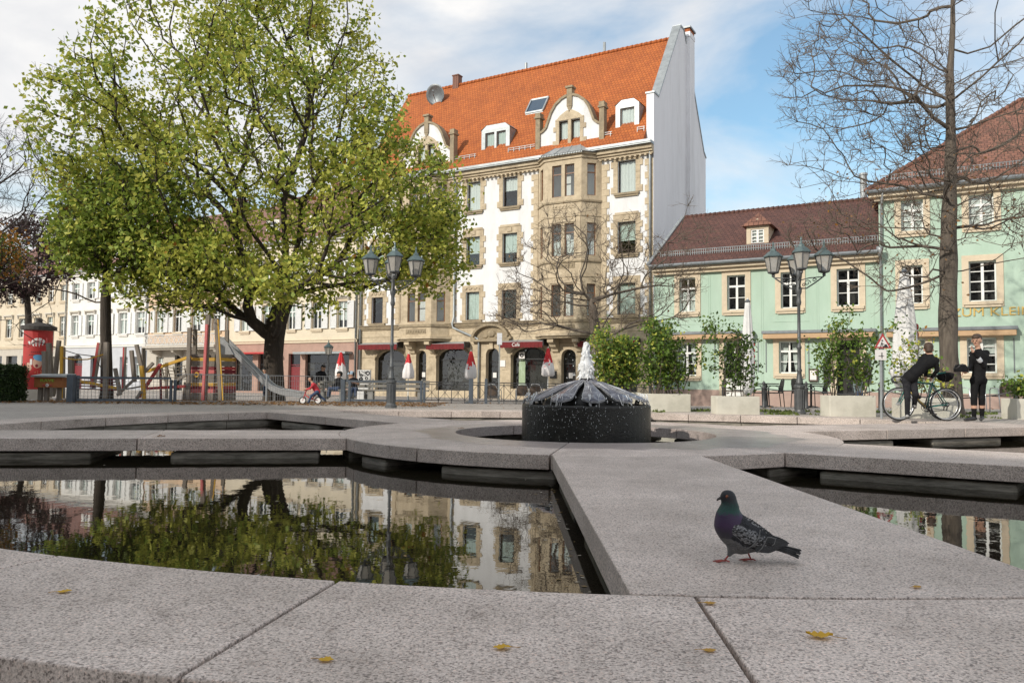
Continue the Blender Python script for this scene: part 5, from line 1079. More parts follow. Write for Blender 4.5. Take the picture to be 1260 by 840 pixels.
nodes, par = mst(att, trunk, 0.4); branch_mesh(nodes, par, 0.014, 0.16, 0.45, len(trunk), 'trunk', [BK_DARK], t, rg, (2, 0.7, 0.012, 2), trunk_r=[0.2, 0.17, 0.16, 0.14]); leaves(att, 20, 0.28, 0.2, rg, [(L_PUR, 0.9), (L_BRN, 0.1)], 'crown', t)
D = 27.0; rg = rr_(15); base = px(-30, 490, D)
t = thing('autumn_tree', 'tree with orange and dark autumn leaves reaching in at the left edge', 'tree', (0, 0, 0))
trunk = [np.array([base[0], base[1], -0.3]), px(-30, 430, D), px(-28, 380, D), px(-20, 340, D)]
att = cloud([(px(-12, 312, D), (1.0, 1.2, 0.9), 1)], 60, rg, 0, 0.3)
nodes, par = mst(att, trunk, 0.4); branch_mesh(nodes, par, 0.014, 0.12, 0.45, len(trunk), 'trunk', [BK_DARK], t, rg, (1, 0.6, 0.010, 2), trunk_r=[0.15, 0.13, 0.12, 0.1]); leaves(att, 22, 0.25, 0.15, rg, [(L_ORG, 0.55), (L_DRK, 0.3), (L_BRN, 0.15)], 'crown', t)
# bare tree before the corner house
D = 24.0; rg = rr_(21); base = px(737, 492, D)
t = thing('young_bare_tree', 'small bare tree with crooked branches in front of the corner house', 'tree', (0, 0, 0))
trunk = [np.array([base[0], base[1], -0.3]), px(736, 470, D), px(734, 445, D), px(733, 425, D), px(732, 405, D), px(731, 388, D), px(727, 370, D)]
att = np.vstack([np.array([px(745, 414, D), px(765, 406, D), px(790, 394, D), px(812, 374, D), px(828, 355, D - .2), px(838, 335, D - .3), px(715, 335, D), px(700, 318, D), px(745, 345, D + .2), px(752, 320, D + .3)]), cloud([(px(722, 335, D), (2.5, 2.3, 2.0), 1), (px(800, 355, D), (1.5, 1.6, 1.3), 0.4), (px(650, 375, D), (1.3, 1.6, 0.9), 0.35), (px(845, 300, D), (0.9, 1.0, 1.2), 0.15)], 300, rg, 0, 0.35)])
trunk, tkr = dens(trunk, [0.2, 0.175, 0.165, 0.16, 0.165, 0.15, 0.11], 3)
nodes, par = mst(att, trunk, 0.5, 10, 0.4); branch_mesh(nodes, par, 0.0095, 0.13, 0.49, len(trunk), 'trunk', [BK_GREY, BK_TWIG], t, rg, (6, 0.5, 0.0075, 2), trunk_r=tkr)
leaves(att[::9], 2, 0.25, 0.09, rg, [(L_BRN, 1)], 'dry_leaves', t)
# tall bare tree at the right
D = 19.0; rg = rr_(31); base = px(1172, 500, D)
t = thing('tall_bare_tree', 'tall bare tree with a rough grey trunk beside the two cyclists', 'tree', (0, 0, 0))
trunk = [np.array([base[0], base[1], -0.2]), np.array([base[0], base[1], 0.25]), px(1168, 440, D), px(1166, 380, D), px(1167, 320, D), px(1168, 270, D), px(1169, 220, D), px(1170, 160, D), px(1169, 90, D), px(1172, 30, D), px(1172, -60, D)]
att = np.vstack([np.array([px(1146, 240, D), px(1132, 215, D), px(1110, 165, D - .3), px(1060, 120, D - .5), px(1130, 180, D), px(1124, 110, D + .2), px(1120, 60, D + .2), px(1195, 180, D), px(1215, 120, D), px(1240, 80, D)]), cloud([(px(1165, 60, D), (4.0, 3.4, 4.0), 2.0), (px(1095, 190, D), (2.4, 2.6, 2.3), 0.9), (px(1205, 215, D), (2.3, 2.6, 1.6), 0.6), (px(1060, 110, D), (1.9, 2, 2.2), 0.7), (px(1030, 290, D), (1.2, 1.4, 0.5), 0.22), (px(1215, 285, D), (1.5, 1.5, 0.9), 0.35), (px(1110, 330, D - .5), (1.2, 1.2, 0.8), 0.16)], 1080, rg, -.08, 0.4)])
trunk, tkr = dens(trunk, [0.34, 0.255, 0.22, 0.215, 0.205, 0.185, 0.15, 0.12, 0.09, 0.06, 0.03], 4)
nodes, par = mst(att, trunk, 0.42, 15, 0.3); branch_mesh(nodes, par, 0.0085, 0.12, 0.47, len(trunk), 'trunk', [BK_GREY, BK_TWIG], t, rg, (4, 0.5, 0.0075, 2), trunk_r=tkr)
leaves(att[att[:, 2] < 6.0][::2], 3, 0.28, 0.085, rg, [(L_BRN, 0.8), (L_ORG, 0.2)], 'dry_leaves', t)
# ------------------------------------------------------------------ planters, bushes, hedge
def gd(pxx, d):
    p = at(pxx, 490, d); return Vector((p.x, p.y, gz(p.x, p.y)))
M_PLANT = mat('pale_concrete_planter', (0.60, 0.58, 0.50), (0.53, 0.51, 0.44), 3, 0.8, 0.15, 40, wear=(0.33, 0.32, 0.26), wscale=2.2, wamt=0.55)
M_SOIL = mat('potting_soil', (0.05, 0.035, 0.025), (0.03, 0.022, 0.016), 20, 0.95)
def planter(x0, x1, d, h, label, bl, bush, seed, depth=0.55):
    a, c = gd(x0, d), gd(x1, d); w = c.x - a.x; cx = (a.x + c.x) / 2; t = thing('planter', label, 'planter', (cx, d + depth / 2, a.z), 0, 'pale planters along the terrace'); e = 0.06; y0, y1 = -depth/2, depth/2
    b = MB(); o = [(-w/2, y0), (w/2, y0), (w/2, y1), (-w/2, y1)]; i_ = [(-w/2+e, y0+e), (w/2-e, y0+e), (w/2-e, y1-e), (-w/2+e, y1-e)]
    vs = [(*p, 0) for p in o] + [(*p, h) for p in o] + [(*p, h) for p in i_] + [(*p, h - 0.08) for p in i_]
    b.add(vs, [(j, (j+1) % 4, 4+(j+1) % 4, 4+j) for j in range(4)] + [(4+j, 4+(j+1) % 4, 8+(j+1) % 4, 8+j) for j in range(4)] + [(8+j, 8+(j+1) % 4, 12+(j+1) % 4, 12+j) for j in range(4)]); b.build('trough', M_PLANT, t, bevel=0.012)
    b = MB(); b.add([(*p, h - 0.07) for p in i_], [(0, 1, 2, 3)]); b.build('soil', M_SOIL, t)
    if not bush: return
    rg = rr_(seed); hh, n, ln, sh, mats_ = bush; u = thing('potted_bush', bl, 'bush', (cx, d + depth / 2, a.z + h - 0.08), 0, 'bushes in the planters'); b = MB(); cs = []
    for k in range(n):
        p = np.array([rg.uniform(-w/2 + .12, w/2 - .12), rg.uniform(-.15, .15), 0.0]); lean = rg.normal(size=2) * 0.16 * sh; H_ = hh * rg.uniform(0.55, 1.05); q = [p.copy()]; s = 8
        for j in range(1, s + 1):
            lean = lean + rg.normal(size=2) * 0.05; p = p + np.array([lean[0], lean[1], 1.0]) * H_ / s; q.append(p.copy())
            if j >= 2:
                for _ in range(2):
                    v = rg.normal(size=3); v[2] = abs(v[2]) * 0.6 + 0.1; v /= np.linalg.norm(v); l_ = rg.uniform(0.12, 0.34) * sh * (1.15 - 0.05 * j); m_ = p + v * l_; b.tube([p, p + v * l_ * .5 + rg.normal(size=3) * .02, m_], [0.006, 0.005, 0.003], 3, caps=False); cs += [m_, p + v * l_ * .55]
        b.tube(q, list(np.linspace(0.014, 0.005, s + 1)), 5, caps=False); cs.append(q[-1])
    b.build('stems', BK_GREY, u, smooth=True); leaves(cs, ln, 0.085, 0.095, rg, mats_, 'foliage', u, 0.9)
BM = [(L_BSD, 0.3), (L_BSH, 0.5), (L_YEL, 0.2)]; BD = [(L_BSD, 0.6), (L_BSH, 0.35), (L_YEL, 0.05)]
planter(737, 789, 19.9, 0.46, 'pale planter half hidden behind the fountain', 'broad light green bush rising behind the fountain', (1.85, 20, 9, 1.4, [(L_BSD, 0.2), (L_BSH, 0.4), (L_YEL, 0.35), (L_ORG, 0.05)]), 1)
planter(794, 850, 19.3, 0.44, 'pale planter right of the fountain with one drain hole', 'tall green bush with dark lower stems right of the fountain', (1.75, 18, 8, 1.25, BM), 2)
planter(882, 935, 18.0, 0.42, 'pale planter below the first white parasol', 'thin bush with a leafy top and bare stems by the first white parasol', (1.75, 6, 7, 1.5, BD), 3)
planter(1021, 1078, 17.4, 0.47, 'pale planter left of the warning sign', 'tall loose bush before the dark tavern door', (1.9, 9, 7, 1.35, BM), 4)
planter(1112, 1181, 17.0, 0.44, 'pale planter behind the bicycles', 'airy yellowing bush behind the bicycles', (1.4, 5, 4, 1.5, [(L_BSH, 0.5), (L_YEL, 0.4), (L_ORG, 0.1)]), 5)
planter(1251, 1300, 16.8, 0.45, 'pale planter cut by the right edge', 'low bush at the right edge', (0.4, 4, 8, 1, BM), 6)
rg = rr_(40); n = 2600; P_ = np.stack([rg.uniform(3.2, 12.5, n), rg.uniform(17.0, 20.4, n)], 1); ok = fbm(np.c_[P_, P_[:, :1]], 0.9, rg.uniform(0, 6, (3, 3))) > -0.1; P_ = P_[ok & (P_[:, 1] > 17.0 + 0.28 * (12.5 - P_[:, 0]) - 0.9)]; m = len(P_); z = np.array([gz(*p) for p in P_])
a = rg.uniform(0, 6.28, m); w = 0.05; h = rg.uniform(0.03, 0.09, m)
V = np.stack([np.c_[P_[:, 0] - w*np.cos(a), P_[:, 1] - w*np.sin(a), z - .01], np.c_[P_[:, 0] + w*np.cos(a), P_[:, 1] + w*np.sin(a), z - .01], np.c_[P_[:, 0] + rg.normal(size=m)*.03, P_[:, 1] + rg.normal(size=m)*.03, z + h]], 1).reshape(-1, 3)
tag(link('grass', npmesh('grass', V, np.arange(3*m).reshape(-1, 3), [leaf_mat('grass_blade', (0.10, 0.15, 0.03), (0.17, 0.20, 0.06))])), 'thin patchy grass between the planters and the paving', 'grass', kind='stuff')
rg = rr_(41); n = 5200; X = np.r_[rg.uniform(-14, -2, n), rg.uniform(-26, 16, 900)]; Y = np.r_[20.6 + np.abs(rg.normal(size=n)) * 3.2, rg.uniform(20, 34, 900)]; n = len(X); z = np.array([gz(x, y) for x, y in zip(X, Y)]) + 0.012; a = rg.uniform(0, 6.28, n); s = rg.uniform(0.03, 0.065, n)
V = np.stack([np.c_[X + s*np.cos(a + k*1.57) * (1 if k % 2 else .6), Y + s*np.sin(a + k*1.57) * (1 if k % 2 else .6), z + rg.uniform(0, .035, n)] for k in range(4)], 1).reshape(-1, 3)
tag(link('leaf_litter', npmesh('leaf_litter', V, np.arange(4*n).reshape(-1, 4), [L_BRN, L_ORG, BK_TWIG], rg.integers(0, 3, n))), 'fallen brown leaves scattered over the playground ground', 'leaf litter', kind='stuff')
h0 = gd(-40, 21.0); h1 = gd(10, 21.0); t = thing('hedge', 'clipped dark green hedge block on a low kerb at the left edge', 'hedge', (0, 0, 0)); rg = rr_(42)
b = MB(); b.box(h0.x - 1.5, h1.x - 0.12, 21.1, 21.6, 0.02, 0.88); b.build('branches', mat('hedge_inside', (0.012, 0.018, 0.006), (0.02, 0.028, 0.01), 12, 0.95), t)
n = 2600; x = rg.uniform(h0.x - 1.6, h1.x, n); y = rg.uniform(21.0, 21.75, n); zz = rg.uniform(0.05, 0.98, n); f = rg.integers(0, 3, n); y[f == 0] = 21.0; zz[f == 1] = 0.97; x[f == 2] = h1.x
leaves(np.c_[x, y, zz], 5, 0.035, 0.06, rg, [(leaf_mat('hedge_leaf', (0.018, 0.035, 0.010), (0.035, 0.06, 0.015), 0.2), 0.8), (L_BSD, 0.2)], 'foliage', t, 1.0)
b = MB(); b.box(h0.x - 1.6, h1.x - 0.25, 20.72, 20.94, -0.05, 0.13); tag(b.build('kerb_stone', M_GRAN, None, bevel=0.01), kind='structure')
# ------------------------------------------------------------------ street lamps
M_LAMP = mat('dark_grey_cast_iron', (0.11, 0.115, 0.12), (0.075, 0.08, 0.085), 8, 0.5, 0.2, 40, metal=0.3, wear=(0.16, 0.165, 0.165), wscale=3)
M_PATINA = mat('green_patina_copper', (0.13, 0.18, 0.18), (0.08, 0.115, 0.12), 8, 0.5, metal=0.3)
M_LGLASS = mat('frosted_lamp_glass', (0.58, 0.55, 0.50), (0.46, 0.44, 0.40), 5, 0.15, wear=(0.34, 0.32, 0.29), wscale=4); M_LGLASS.node_tree.nodes['Principled BSDF'].inputs['Transmission Weight'].default_value = 0.35
def lamp(p, rz, label):
    t = thing('street_lamp', label, 'street lamp', p, rz, 'four-armed lamps around the fountain')
    b = MB(); b.lathe([(0.15, -0.05), (0.15, 0.04), (0.125, 0.06), (0.115, 0.10), (0.112, 0.60), (0.135, 0.63), (0.135, 0.68), (0.10, 0.70)], 12); 
    for k in range(12): a = 2*math.pi*(k+.5)/12; b.bar((0.112*math.cos(a), 0.112*math.sin(a), 0.12), (0.112*math.cos(a), 0.112*math.sin(a), 0.58), 0.022)
    b.build('base', M_LAMP, t)
    b = MB(); b.lathe([(0.10, 0.70), (0.085, 0.76), (0.06, 0.90), (0.05, 1.0), (0.062, 1.02), (0.062, 1.06), (0.045, 1.08), (0.042, 1.55), (0.058, 1.57), (0.058, 1.62), (0.04, 1.64), (0.036, 2.6), (0.05, 2.62), (0.062, 2.68), (0.05, 2.74), (0.045, 2.85), (0.07, 2.92), (0.075, 3.0), (0.05, 3.08), (0.045, 3.3), (0.06, 3.36), (0.03, 3.45), (0.012, 3.5)], 14); b.build('post', M_LAMP, t, smooth=True)
    for k in range(4):
        a = math.pi/2*k; ca, sa = math.cos(a), math.sin(a); q = lambda r, z: (r*ca, r*sa, z)
        b = MB(); b.tube([q(0.04, 3.02), q(0.18, 3.02), q(0.36, 3.14), q(0.52, 3.26), q(0.57, 3.30)], 0.018, 6); b.tube([q(0.05, 3.22), q(0.25, 3.27), q(0.57, 3.29)], 0.014, 6)
        for cx, cz, r0 in ((0.20, 3.15, 0.075), (0.36, 3.215, 0.05), (0.12, 3.10, 0.045)):
            b.tube([q(cx + r0*math.cos(i*.55)*(1-i*.055), cz + r0*math.sin(i*.55)*(1-i*.055)) for i in range(14)], 0.010, 4)
        b.build('bracket', M_LAMP, t, smooth=True)
        o = bpy.data.objects.new('lantern', MESH.get('lan')) if 'lan' in MESH else None
        if o is None:
            b = MB()
            for i in range(6):
                u = 2*math.pi*i/6; v = 2*math.pi*(i+1)/6; P0 = lambda r, z, w: (r*math.cos(w), r*math.sin(w), z)
                b.bar(P0(0.125, 0.10, u), P0(0.205, 0.47, u), 0.014); b.bar(P0(0.125, 0.10, u), P0(0.125, 0.10, v), 0.022); b.bar(P0(0.205, 0.47, u), P0(0.205, 0.47, v), 0.022)
            b.lathe([(0.02, -0.02), (0.04, 0.0), (0.035, 0.05), (0.12, 0.075), (0.125, 0.10), (0.02, 0.10)], 6); MESH['lan'] = b.mesh('lantern', M_LAMP)
            b = MB(); b.lathe([(0.118, 0.10), (0.198, 0.47)], 6); MESH['lang'] = b.mesh('lantern_glass', M_LGLASS)
            b = MB(); b.lathe([(0.235, 0.47), (0.238, 0.49), (0.17, 0.555), (0.12, 0.60), (0.075, 0.62), (0.07, 0.66), (0.03, 0.70), (0.02, 0.76), (0.028, 0.78), (0.006, 0.86)], 6); MESH['lanr'] = b.mesh('lantern_roof', M_PATINA)
            o = bpy.data.objects.new('lantern', MESH['lan'])
        C.objects.link(o); o.parent = t; o.location = q(0.58, 3.32); o.rotation_euler = (0, 0, a)
        link('lantern_glass', MESH['lang'], o); link('lantern_roof', MESH['lanr'], o)
    return t
lamp(on_ground(481, 500.5, 0.02), R(12), 'grey four-lantern street lamp left of the fountain, in front of the leafy tree')
lamp(on_ground(984, 509, 0.0), R(-14), 'four-lantern street lamp in front of the low green house')
# ------------------------------------------------------------------ fences
M_FENCE = mat('blue_grey_steel', (0.095, 0.115, 0.14), (0.07, 0.085, 0.105), 6, 0.5, metal=0.2); M_RAIL = mat('dark_railing', (0.05, 0.052, 0.055), (0.035, 0.036, 0.04), 6, 0.5); M_WIRE = mat('galvanised_wire', (0.30, 0.31, 0.32), (0.24, 0.25, 0.26), 6, 0.5, metal=0.5)
def fence_run(t, p, q, z0, z1, m, rail, wires, mw, dx=0.06, rows=6):
    p, q = Vector(p), Vector(q); 
    for z in (z0, z1): b = MB(); b.bar(p + Vector((0, 0, z)), q + Vector((0, 0, z)), rail, rail); b.build('rail', m, t)
    if wires:
        b = MB(); L_ = (q - p).length; n = int(L_ / dx)
        for i in range(n + 1): c = p.lerp(q, i / n); b.bar(c + Vector((0, 0, z0)), c + Vector((0, 0, z1)), wires)
        for j in range(1, rows): z = z0 + (z1 - z0) * j / rows; b.bar(p + Vector((0, 0, z)), q + Vector((0, 0, z)), wires)
        w = b.build('wire_mesh', mw, t); w['kind'] = 'stuff'
def post(t, p, h, w, m): b = MB(); b.box(p.x - w/2, p.x + w/2, p.y - w/2, p.y + w/2, p.z - 0.1, p.z + h); b.build('post', m, t, bevel=0.01)
t = thing('playground_fence', 'low blue-grey steel fence with square posts in front of the left playground', 'fence', (0, 0, 0))
a, c = gd(94, 21.4), gd(210, 22.2); post(t, gd(87, 21.3), 0.78, 0.17, M_FENCE); post(t, gd(95, 21.5), 0.76, 0.08, M_FENCE); post(t, c, 0.66, 0.07, M_FENCE); post(t, gd(215, 22.2), 0.66, 0.07, M_FENCE); fence_run(t, a, c, 0.08, 0.70, M_FENCE, 0.06, 0.008, M_WIRE, 0.09)
t = thing('wire_fence', 'thin wire mesh fence in front of the slide', 'fence', (0, 0, 0))
a, c = gd(217, 22.4), gd(421, 24.5); m_ = a.lerp(c, 0.52); post(t, m_, 0.86, 0.05, M_WIRE); fence_run(t, a, c, 0.04, 0.82, M_WIRE, 0.02, 0.006, M_WIRE, 0.07, 5)
t = thing('steel_railing', 'thick blue-grey railing with posts in front of the picnic benches', 'fence', (0, 0, 0))
a, c = gd(423, 24.5), gd(520, 24.6)
for x, h, w in ((422, 0.74, 0.13), (430, 0.70, 0.08), (518, 0.66, 0.07), (522, 0.66, 0.07)): post(t, gd(x, 24.5), h, w, M_FENCE)
fence_run(t, a, c, 0.08, 0.68, M_FENCE, 0.06, 0.006, M_WIRE, 0.12, 3)
t = thing('terrace_railing', 'dark railing with crossed bars along the cafe terrace', 'fence', (0, 0, 0)); a, c = gd(523, 26.5), gd(838, 27.5); L_ = (c - a).length
for z in (0.12, 0.66, 0.74): b = MB(); b.bar(a + Vector((0, 0, z)), c + Vector((0, 0, z)), 0.03); b.build('rail', M_RAIL, t)
n = int(L_ / 0.44); qb = MB(); s = L_ / n; d_ = (c - a).normalized(); qb.bar((0, 0, 0), (0, 0, 0.74), 0.025); e = d_ * s; qb.bar((0, 0, 0.12), (e.x, e.y, 0.66), 0.014); qb.bar((e.x, e.y, 0.12), (0, 0, 0.66), 0.014); qb.bar((e.x/2, e.y/2, .12), (e.x/2, e.y/2, .66), .014); QQ = qb.mesh('railing_panel', M_RAIL)
for i in range(n): o = link('railing_panel', QQ, t); o.location = a + d_ * s * i
for x, w in ((579.5, 0.14), (598, 0.09)): post(t, gd(x, 25.2), 0.82, w, M_FENCE)
# ------------------------------------------------------------------ playground
M_TIM = mat('weathered_timber', (0.25, 0.215, 0.18), (0.165, 0.14, 0.115), 4, 0.85, 0.5, 20, stretch=(4, 4, 0.5)); M_PRED = mat('red_play_paint', (0.44, 0.05, 0.05), (0.36, 0.04, 0.04), 5, 0.6, wear=(0.25, 0.1, 0.08), wscale=3); M_PSAL = mat('faded_red_paint', (0.58, 0.15, 0.14), (0.5, 0.12, 0.12), 5, 0.6); M_PDRD = mat('dark_red_paint', (0.20, 0.02, 0.03), (0.15, 0.015, 0.02), 5, 0.6); M_PYEL = mat('yellow_play_paint', (0.62, 0.36, 0.04), (0.54, 0.30, 0.03), 5, 0.6, wear=(0.4, 0.25, 0.08), wscale=3); M_ROPE = mat('rope', (0.30, 0.26, 0.20), (0.2, 0.17, 0.13), 10, 0.9); M_STEEL = mat('brushed_steel', (0.55, 0.56, 0.57), (0.45, 0.46, 0.47), 6, 0.35, metal=0.7)
MC = {'t': M_TIM, 'r': M_PRED, 's': M_PSAL, 'd': M_PDRD, 'y': M_PYEL}
def pbar(t, name, x0, y0, x1, y1, w, c, d, d2=None, h=None):
    k = d / F_PX; b = MB(); b.bar(at(x0, y0, d), at(x1, y1, d2 or d), w * k, (h or w) * k, (0, 1, 0)); return b.build(name, MC[c], t, bevel=0.008)
t = thing('play_tower', 'wooden play tower with tall leaning posts and red and yellow boards', 'play tower', (0, 0, 0))
for a in ((233.4, 403, 231, 497, 4.6, 't', 24.6), (256.5, 387, 251.5, 497, 4.8, 't', 24.5), (266, 391.5, 271.5, 497, 4.2, 't', 24.5), (279.4, 406, 278.6, 496, 4.2, 't', 25.4), (240, 405, 239, 494, 4.5, 't', 27), (284, 436, 284, 494, 3, 'd', 26.6)): pbar(t, 'post', *a)
pbar(t, 'painted_strip', 254.6, 399, 249.4, 495, 3.2, 's', 24.38); pbar(t, 'painted_strip', 268.2, 393, 274.6, 495, 1.6, 'y', 24.38)
for y0, y1, c in ((435.6, 439.4, 't'), (440, 443.8, 'y'), (444.2, 450.5, 't'), (451.2, 454.4, 'd'), (455, 459.3, 's'), (459.8, 465, 't'), (465.4, 470.4, 't'), (471, 474.7, 'y'), (475, 478.3, 'd'), (478.6, 483, 's'), (483.6, 488.6, 't'), (489, 494, 't')):
    b = MB(); a = at(233.7, y1, 24.75); q = at(264.8, y0, 24.75); b.box(a.x, q.x, a.y, a.y + 0.05, a.z, q.z); b.build('board', MC[c], t, bevel=0.006)
    b = MB(); a = at(265.5, y1, 24.8); q = at(278, y0, 24.8); b.bar((a.x, 24.8, (a.z + q.z)/2), (q.x + 0.05, 25.5, (a.z + q.z)/2), 0.05, q.z - a.z); b.build('board', MC[{'s': 'd', 't': 't', 'y': 'y', 'd': 'r'}[c]], t)
b = MB(); p = at(242, 461, 24.68); b.torus(p, 0.065, 0.026, 20, 8); b.build('porthole_ring', M_PYEL, t, smooth=True)
b = MB(); a = at(232, 438, 24.7); q = at(284, 434.5, 26.6); b.box(a.x, q.x, 24.7, 26.6, a.z, a.z + 0.06); b.build('platform', M_TIM, t)
t = thing('slide', 'long steel slide running down from the play tower', 'slide', (0, 0, 0)); path = [at(x, y, 25.6) for x, y in ((270, 420), (277, 422), (301, 446), (325, 470), (336, 479.5), (347, 484), (360, 486.3), (374, 488.8))]; pts = []
for i in range(len(path) - 1):
    for k in range(4): pts.append(path[i].lerp(path[i+1], k / 4))
pts.append(path[-1]); w = 0.25; vs = []; fs = []
for p in pts:
    for y, z in ((-w, 0.15), (-w - 0.02, 0.15), (-w - 0.02, -0.03), (w + 0.02, -0.03), (w + 0.02, 0.15), (w, 0.15), (w, 0.0), (-w, 0.0)): vs.append((p.x, p.y + y, p.z + z))
for i in range(len(pts) - 1):
    for j in range(8): fs.append((i*8+j, i*8+(j+1) % 8, (i+1)*8+(j+1) % 8, (i+1)*8+j))
b = MB(); b.add(vs, fs); b.build('chute', M_STEEL, t)
for y in (-w - 0.01, w + 0.01): b = MB(); b.tube([(p.x, p.y + y, p.z + 0.16) for p in pts], 0.025, 6); b.build('handrail', M_STEEL, t, smooth=True)
b = MB(); a = at(269, 436, 25.3); q = at(284, 421, 25.3); b.prism([(a.x, a.z), (q.x + 0.1, a.z), (q.x - 0.1, q.z - 0.05), (a.x, q.z + 0.05)], 25.28, 25.32, 'y'); b.build('side_panel', M_STEEL, t)
b = MB(); p = at(338, 480, 25.6); b.tube([p, (p.x, p.y, gz(p.x, p.y) - 0.1)], 0.03, 6); b.build('leg', M_STEEL, t)
t = thing('climbing_course', 'tangle of leaning timber posts and yellow and red beams left of the play tower', 'climbing frame', (0, 0, 0))
for a in ((168, 424, 174, 451, 4.2, 't', 24), (161.7, 431, 165.6, 470, 4.2, 't', 25.5), (176.5, 428, 176.5, 470, 3.6, 't', 27), (141.6, 453, 148, 486, 4, 't', 23.5), (174, 450, 177.4, 493, 4.2, 'y', 23.9), (197.5, 447, 198, 492, 2.4, 'd', 26), (205, 446, 205, 490, 3, 't', 26.5), (152.6, 427, 151, 478, 2.2, 'r', 25.2), (154.4, 427, 152.8, 478, 2.2, 't', 25.2), (228, 470, 226, 492, 3, 't', 25)): pbar(t, 'post', *a)
for a in ((181, 456.8, 235, 438.5, 3.6, 'y', 24.6), (171, 488.5, 197.4, 448, 3.6, 'r', 24.2), (180, 478, 230, 475, 3.6, 'r', 24.6), (178, 457.5, 188.5, 446.5, 3.6, 't', 24), (144, 486, 166, 466, 3, 't', 24), (155, 478.5, 176, 475, 2, 't', 24), (213, 470, 229.5, 461, 3.4, 't', 24.3), (168, 490, 174, 481, 3, 't', 23.8)): pbar(t, 'beam', *a)
b = MB()
for i in range(5):
    for j in range(2): p = at(199 + 7*i, 449 + 3*j + i*.4, 25); q = at(203 + 7*i, 467 + 2*j, 25.2); b.tube([p, q], 0.012, 4)
for j in range(5): b.tube([at(197, 450 + 4.2*j, 25), at(213, 452.5 + 4*j, 25.1), at(231, 449 + 4.2*j, 25)], 0.012, 4)
b.build('climbing_net', M_ROPE, t)
t = thing('balance_course', 'weathered play posts linked by a yellow rope and beam beside the advertising column', 'climbing frame', (0, 0, 0))
for a in ((75.9, 426, 75, 490, 3.0, 'y', 24), (79, 427, 78.4, 490, 2.4, 't', 24.2), (60, 422, 64.4, 488, 4.8, 't', 25), (72.7, 418.7, 65.5, 486, 4.2, 't', 25.3), (58, 416, 60.4, 470, 1.8, 'r', 25.5), (55, 432, 55.5, 488, 5, 't', 24.5), (121.6, 421.5, 113, 475, 3.2, 'r', 24.6), (124.4, 422, 116, 475, 2.8, 't', 24.6), (131, 421, 129.6, 490, 5, 't', 23.6), (87.5, 438, 87.5, 489, 5.5, 't', 25), (126, 437, 126, 470, 3, 't', 27)): pbar(t, 'post', *a)
pbar(t, 'beam', 92, 467.5, 145, 477.8, 3.2, 'y', 24.2)
for k in range(5): pbar(t, 'slat', 94, 465 + 3.2*k, 146, 467 + 3.2*k, 1.5, 'd', 25.2 + .1*k)
b = MB(); b.tube([at(76, 440, 24), at(92, 442.5, 24.1), at(108, 442, 24.2), at(127, 436, 24.4)], 0.02, 5); b.build('rope', M_PYEL, t, smooth=True)
b = MB(); b.tube([at(119, 444, 24.4), at(124, 452, 24.4), at(128, 458, 24.4)], 0.014, 4); b.build('rope', M_RAIL, t)
t = thing('honesty_box', 'orange wooden box on a post under a grey lid, marked RAVE in green', 'box', (0, 0, 0)); d = 22.0; a = at(41.5, 476.5, d); q = at(77, 464, d)
M_OWD = mat('orange_stained_wood', (0.34, 0.13, 0.04), (0.26, 0.095, 0.03), 4, 0.6, stretch=(0.5, 4, 6)); b = MB(); b.box(a.x, q.x, d, d + 0.4, a.z, q.z); b.build('box_front', M_OWD, t, bevel=0.01)
b = MB(); b.prism([(d - 0.08, q.z), (d + 0.48, q.z + 0.06), (d + 0.48, q.z + 0.1), (d - 0.08, q.z + 0.04)], a.x - 0.05, q.x + 0.12, 'x'); b.build('lid', M_ZINC, t)
for x in (50, 58, 73): p = at(x, 478, d + .2); b = MB(); b.box(p.x - 0.05, p.x + 0.05, p.y - .05, p.y + .05, -0.1, a.z); b.build('leg', M_TIM, t)
text_mesh('lettering', 'RAVE', 0.115, mat('lime_paint', (0.30, 0.50, 0.06), (0.25, 0.42, 0.05), 5, 0.5), t, ((a.x + q.x)/2 - .02, d - 0.012, (a.z + q.z)/2 + 0.05), (R(90), 0, 0), 0.006, sx=1.5)
b = MB(); p = at(58, 473.8, d - .015); 
for k in range(5): an = 1.2566*k + .3; b.lathe([(0.022, -.005), (0.022, .005)], 8, (0, 0, 0)) if False else b.ball((p.x + .03*math.cos(an), p.y, p.z + .03*math.sin(an)), 0.022, 6, 4, (1, .3, 1))
fl = b.build('flower_emblem', M_LETTER, t); b = MB(); b.ball((p.x, p.y - .01, p.z), 0.016, 6, 4); b.build('flower_centre', M_BLACK, fl); b = MB(); b.ball((p.x - .1, p.y, p.z), 0.03, 6, 4, (1.4, .3, .8)); b.ball((p.x + .1, p.y, p.z), 0.03, 6, 4, (1.4, .3, .8)); b.build('flower_leaves', M_PRED, t)
# ------------------------------------------------------------------ advertising column
cx = at(45.5, 470, 38.0); zg = gz(cx.x, 38.0); r0 = 0.64; t = thing('advertising_column', 'round advertising column with a red poster and a dark hat-shaped roof', 'advertising column', (cx.x, 38.0, zg))
M_RPOST = mat('red_poster', (0.44, 0.025, 0.022), (0.37, 0.02, 0.018), 2, 0.6); M_CAP = mat('dark_roofing_felt', (0.06, 0.055, 0.05), (0.04, 0.035, 0.03), 6, 0.8, 0.4, 20)
zt = at(45, 406, 38).z - zg; b = MB(); b.lathe([(r0 + .03, -0.1), (r0 + .03, 0.45), (r0, 0.47), (r0, zt)], 40); b.build('cylinder', M_GREYS, t, smooth=False)
b = MB(); b.lathe([(r0, zt - .02), (r0 + .14, zt), (r0 + .14, zt + .16), (r0 + .05, zt + .20), (0.5, zt + .29), (0.2, zt + .36), (0.14, zt + .38), (0.14, zt + .50), (0.17, zt + .52), (0.02, zt + .62)], 24); b.build('hat_roof', M_CAP, t)
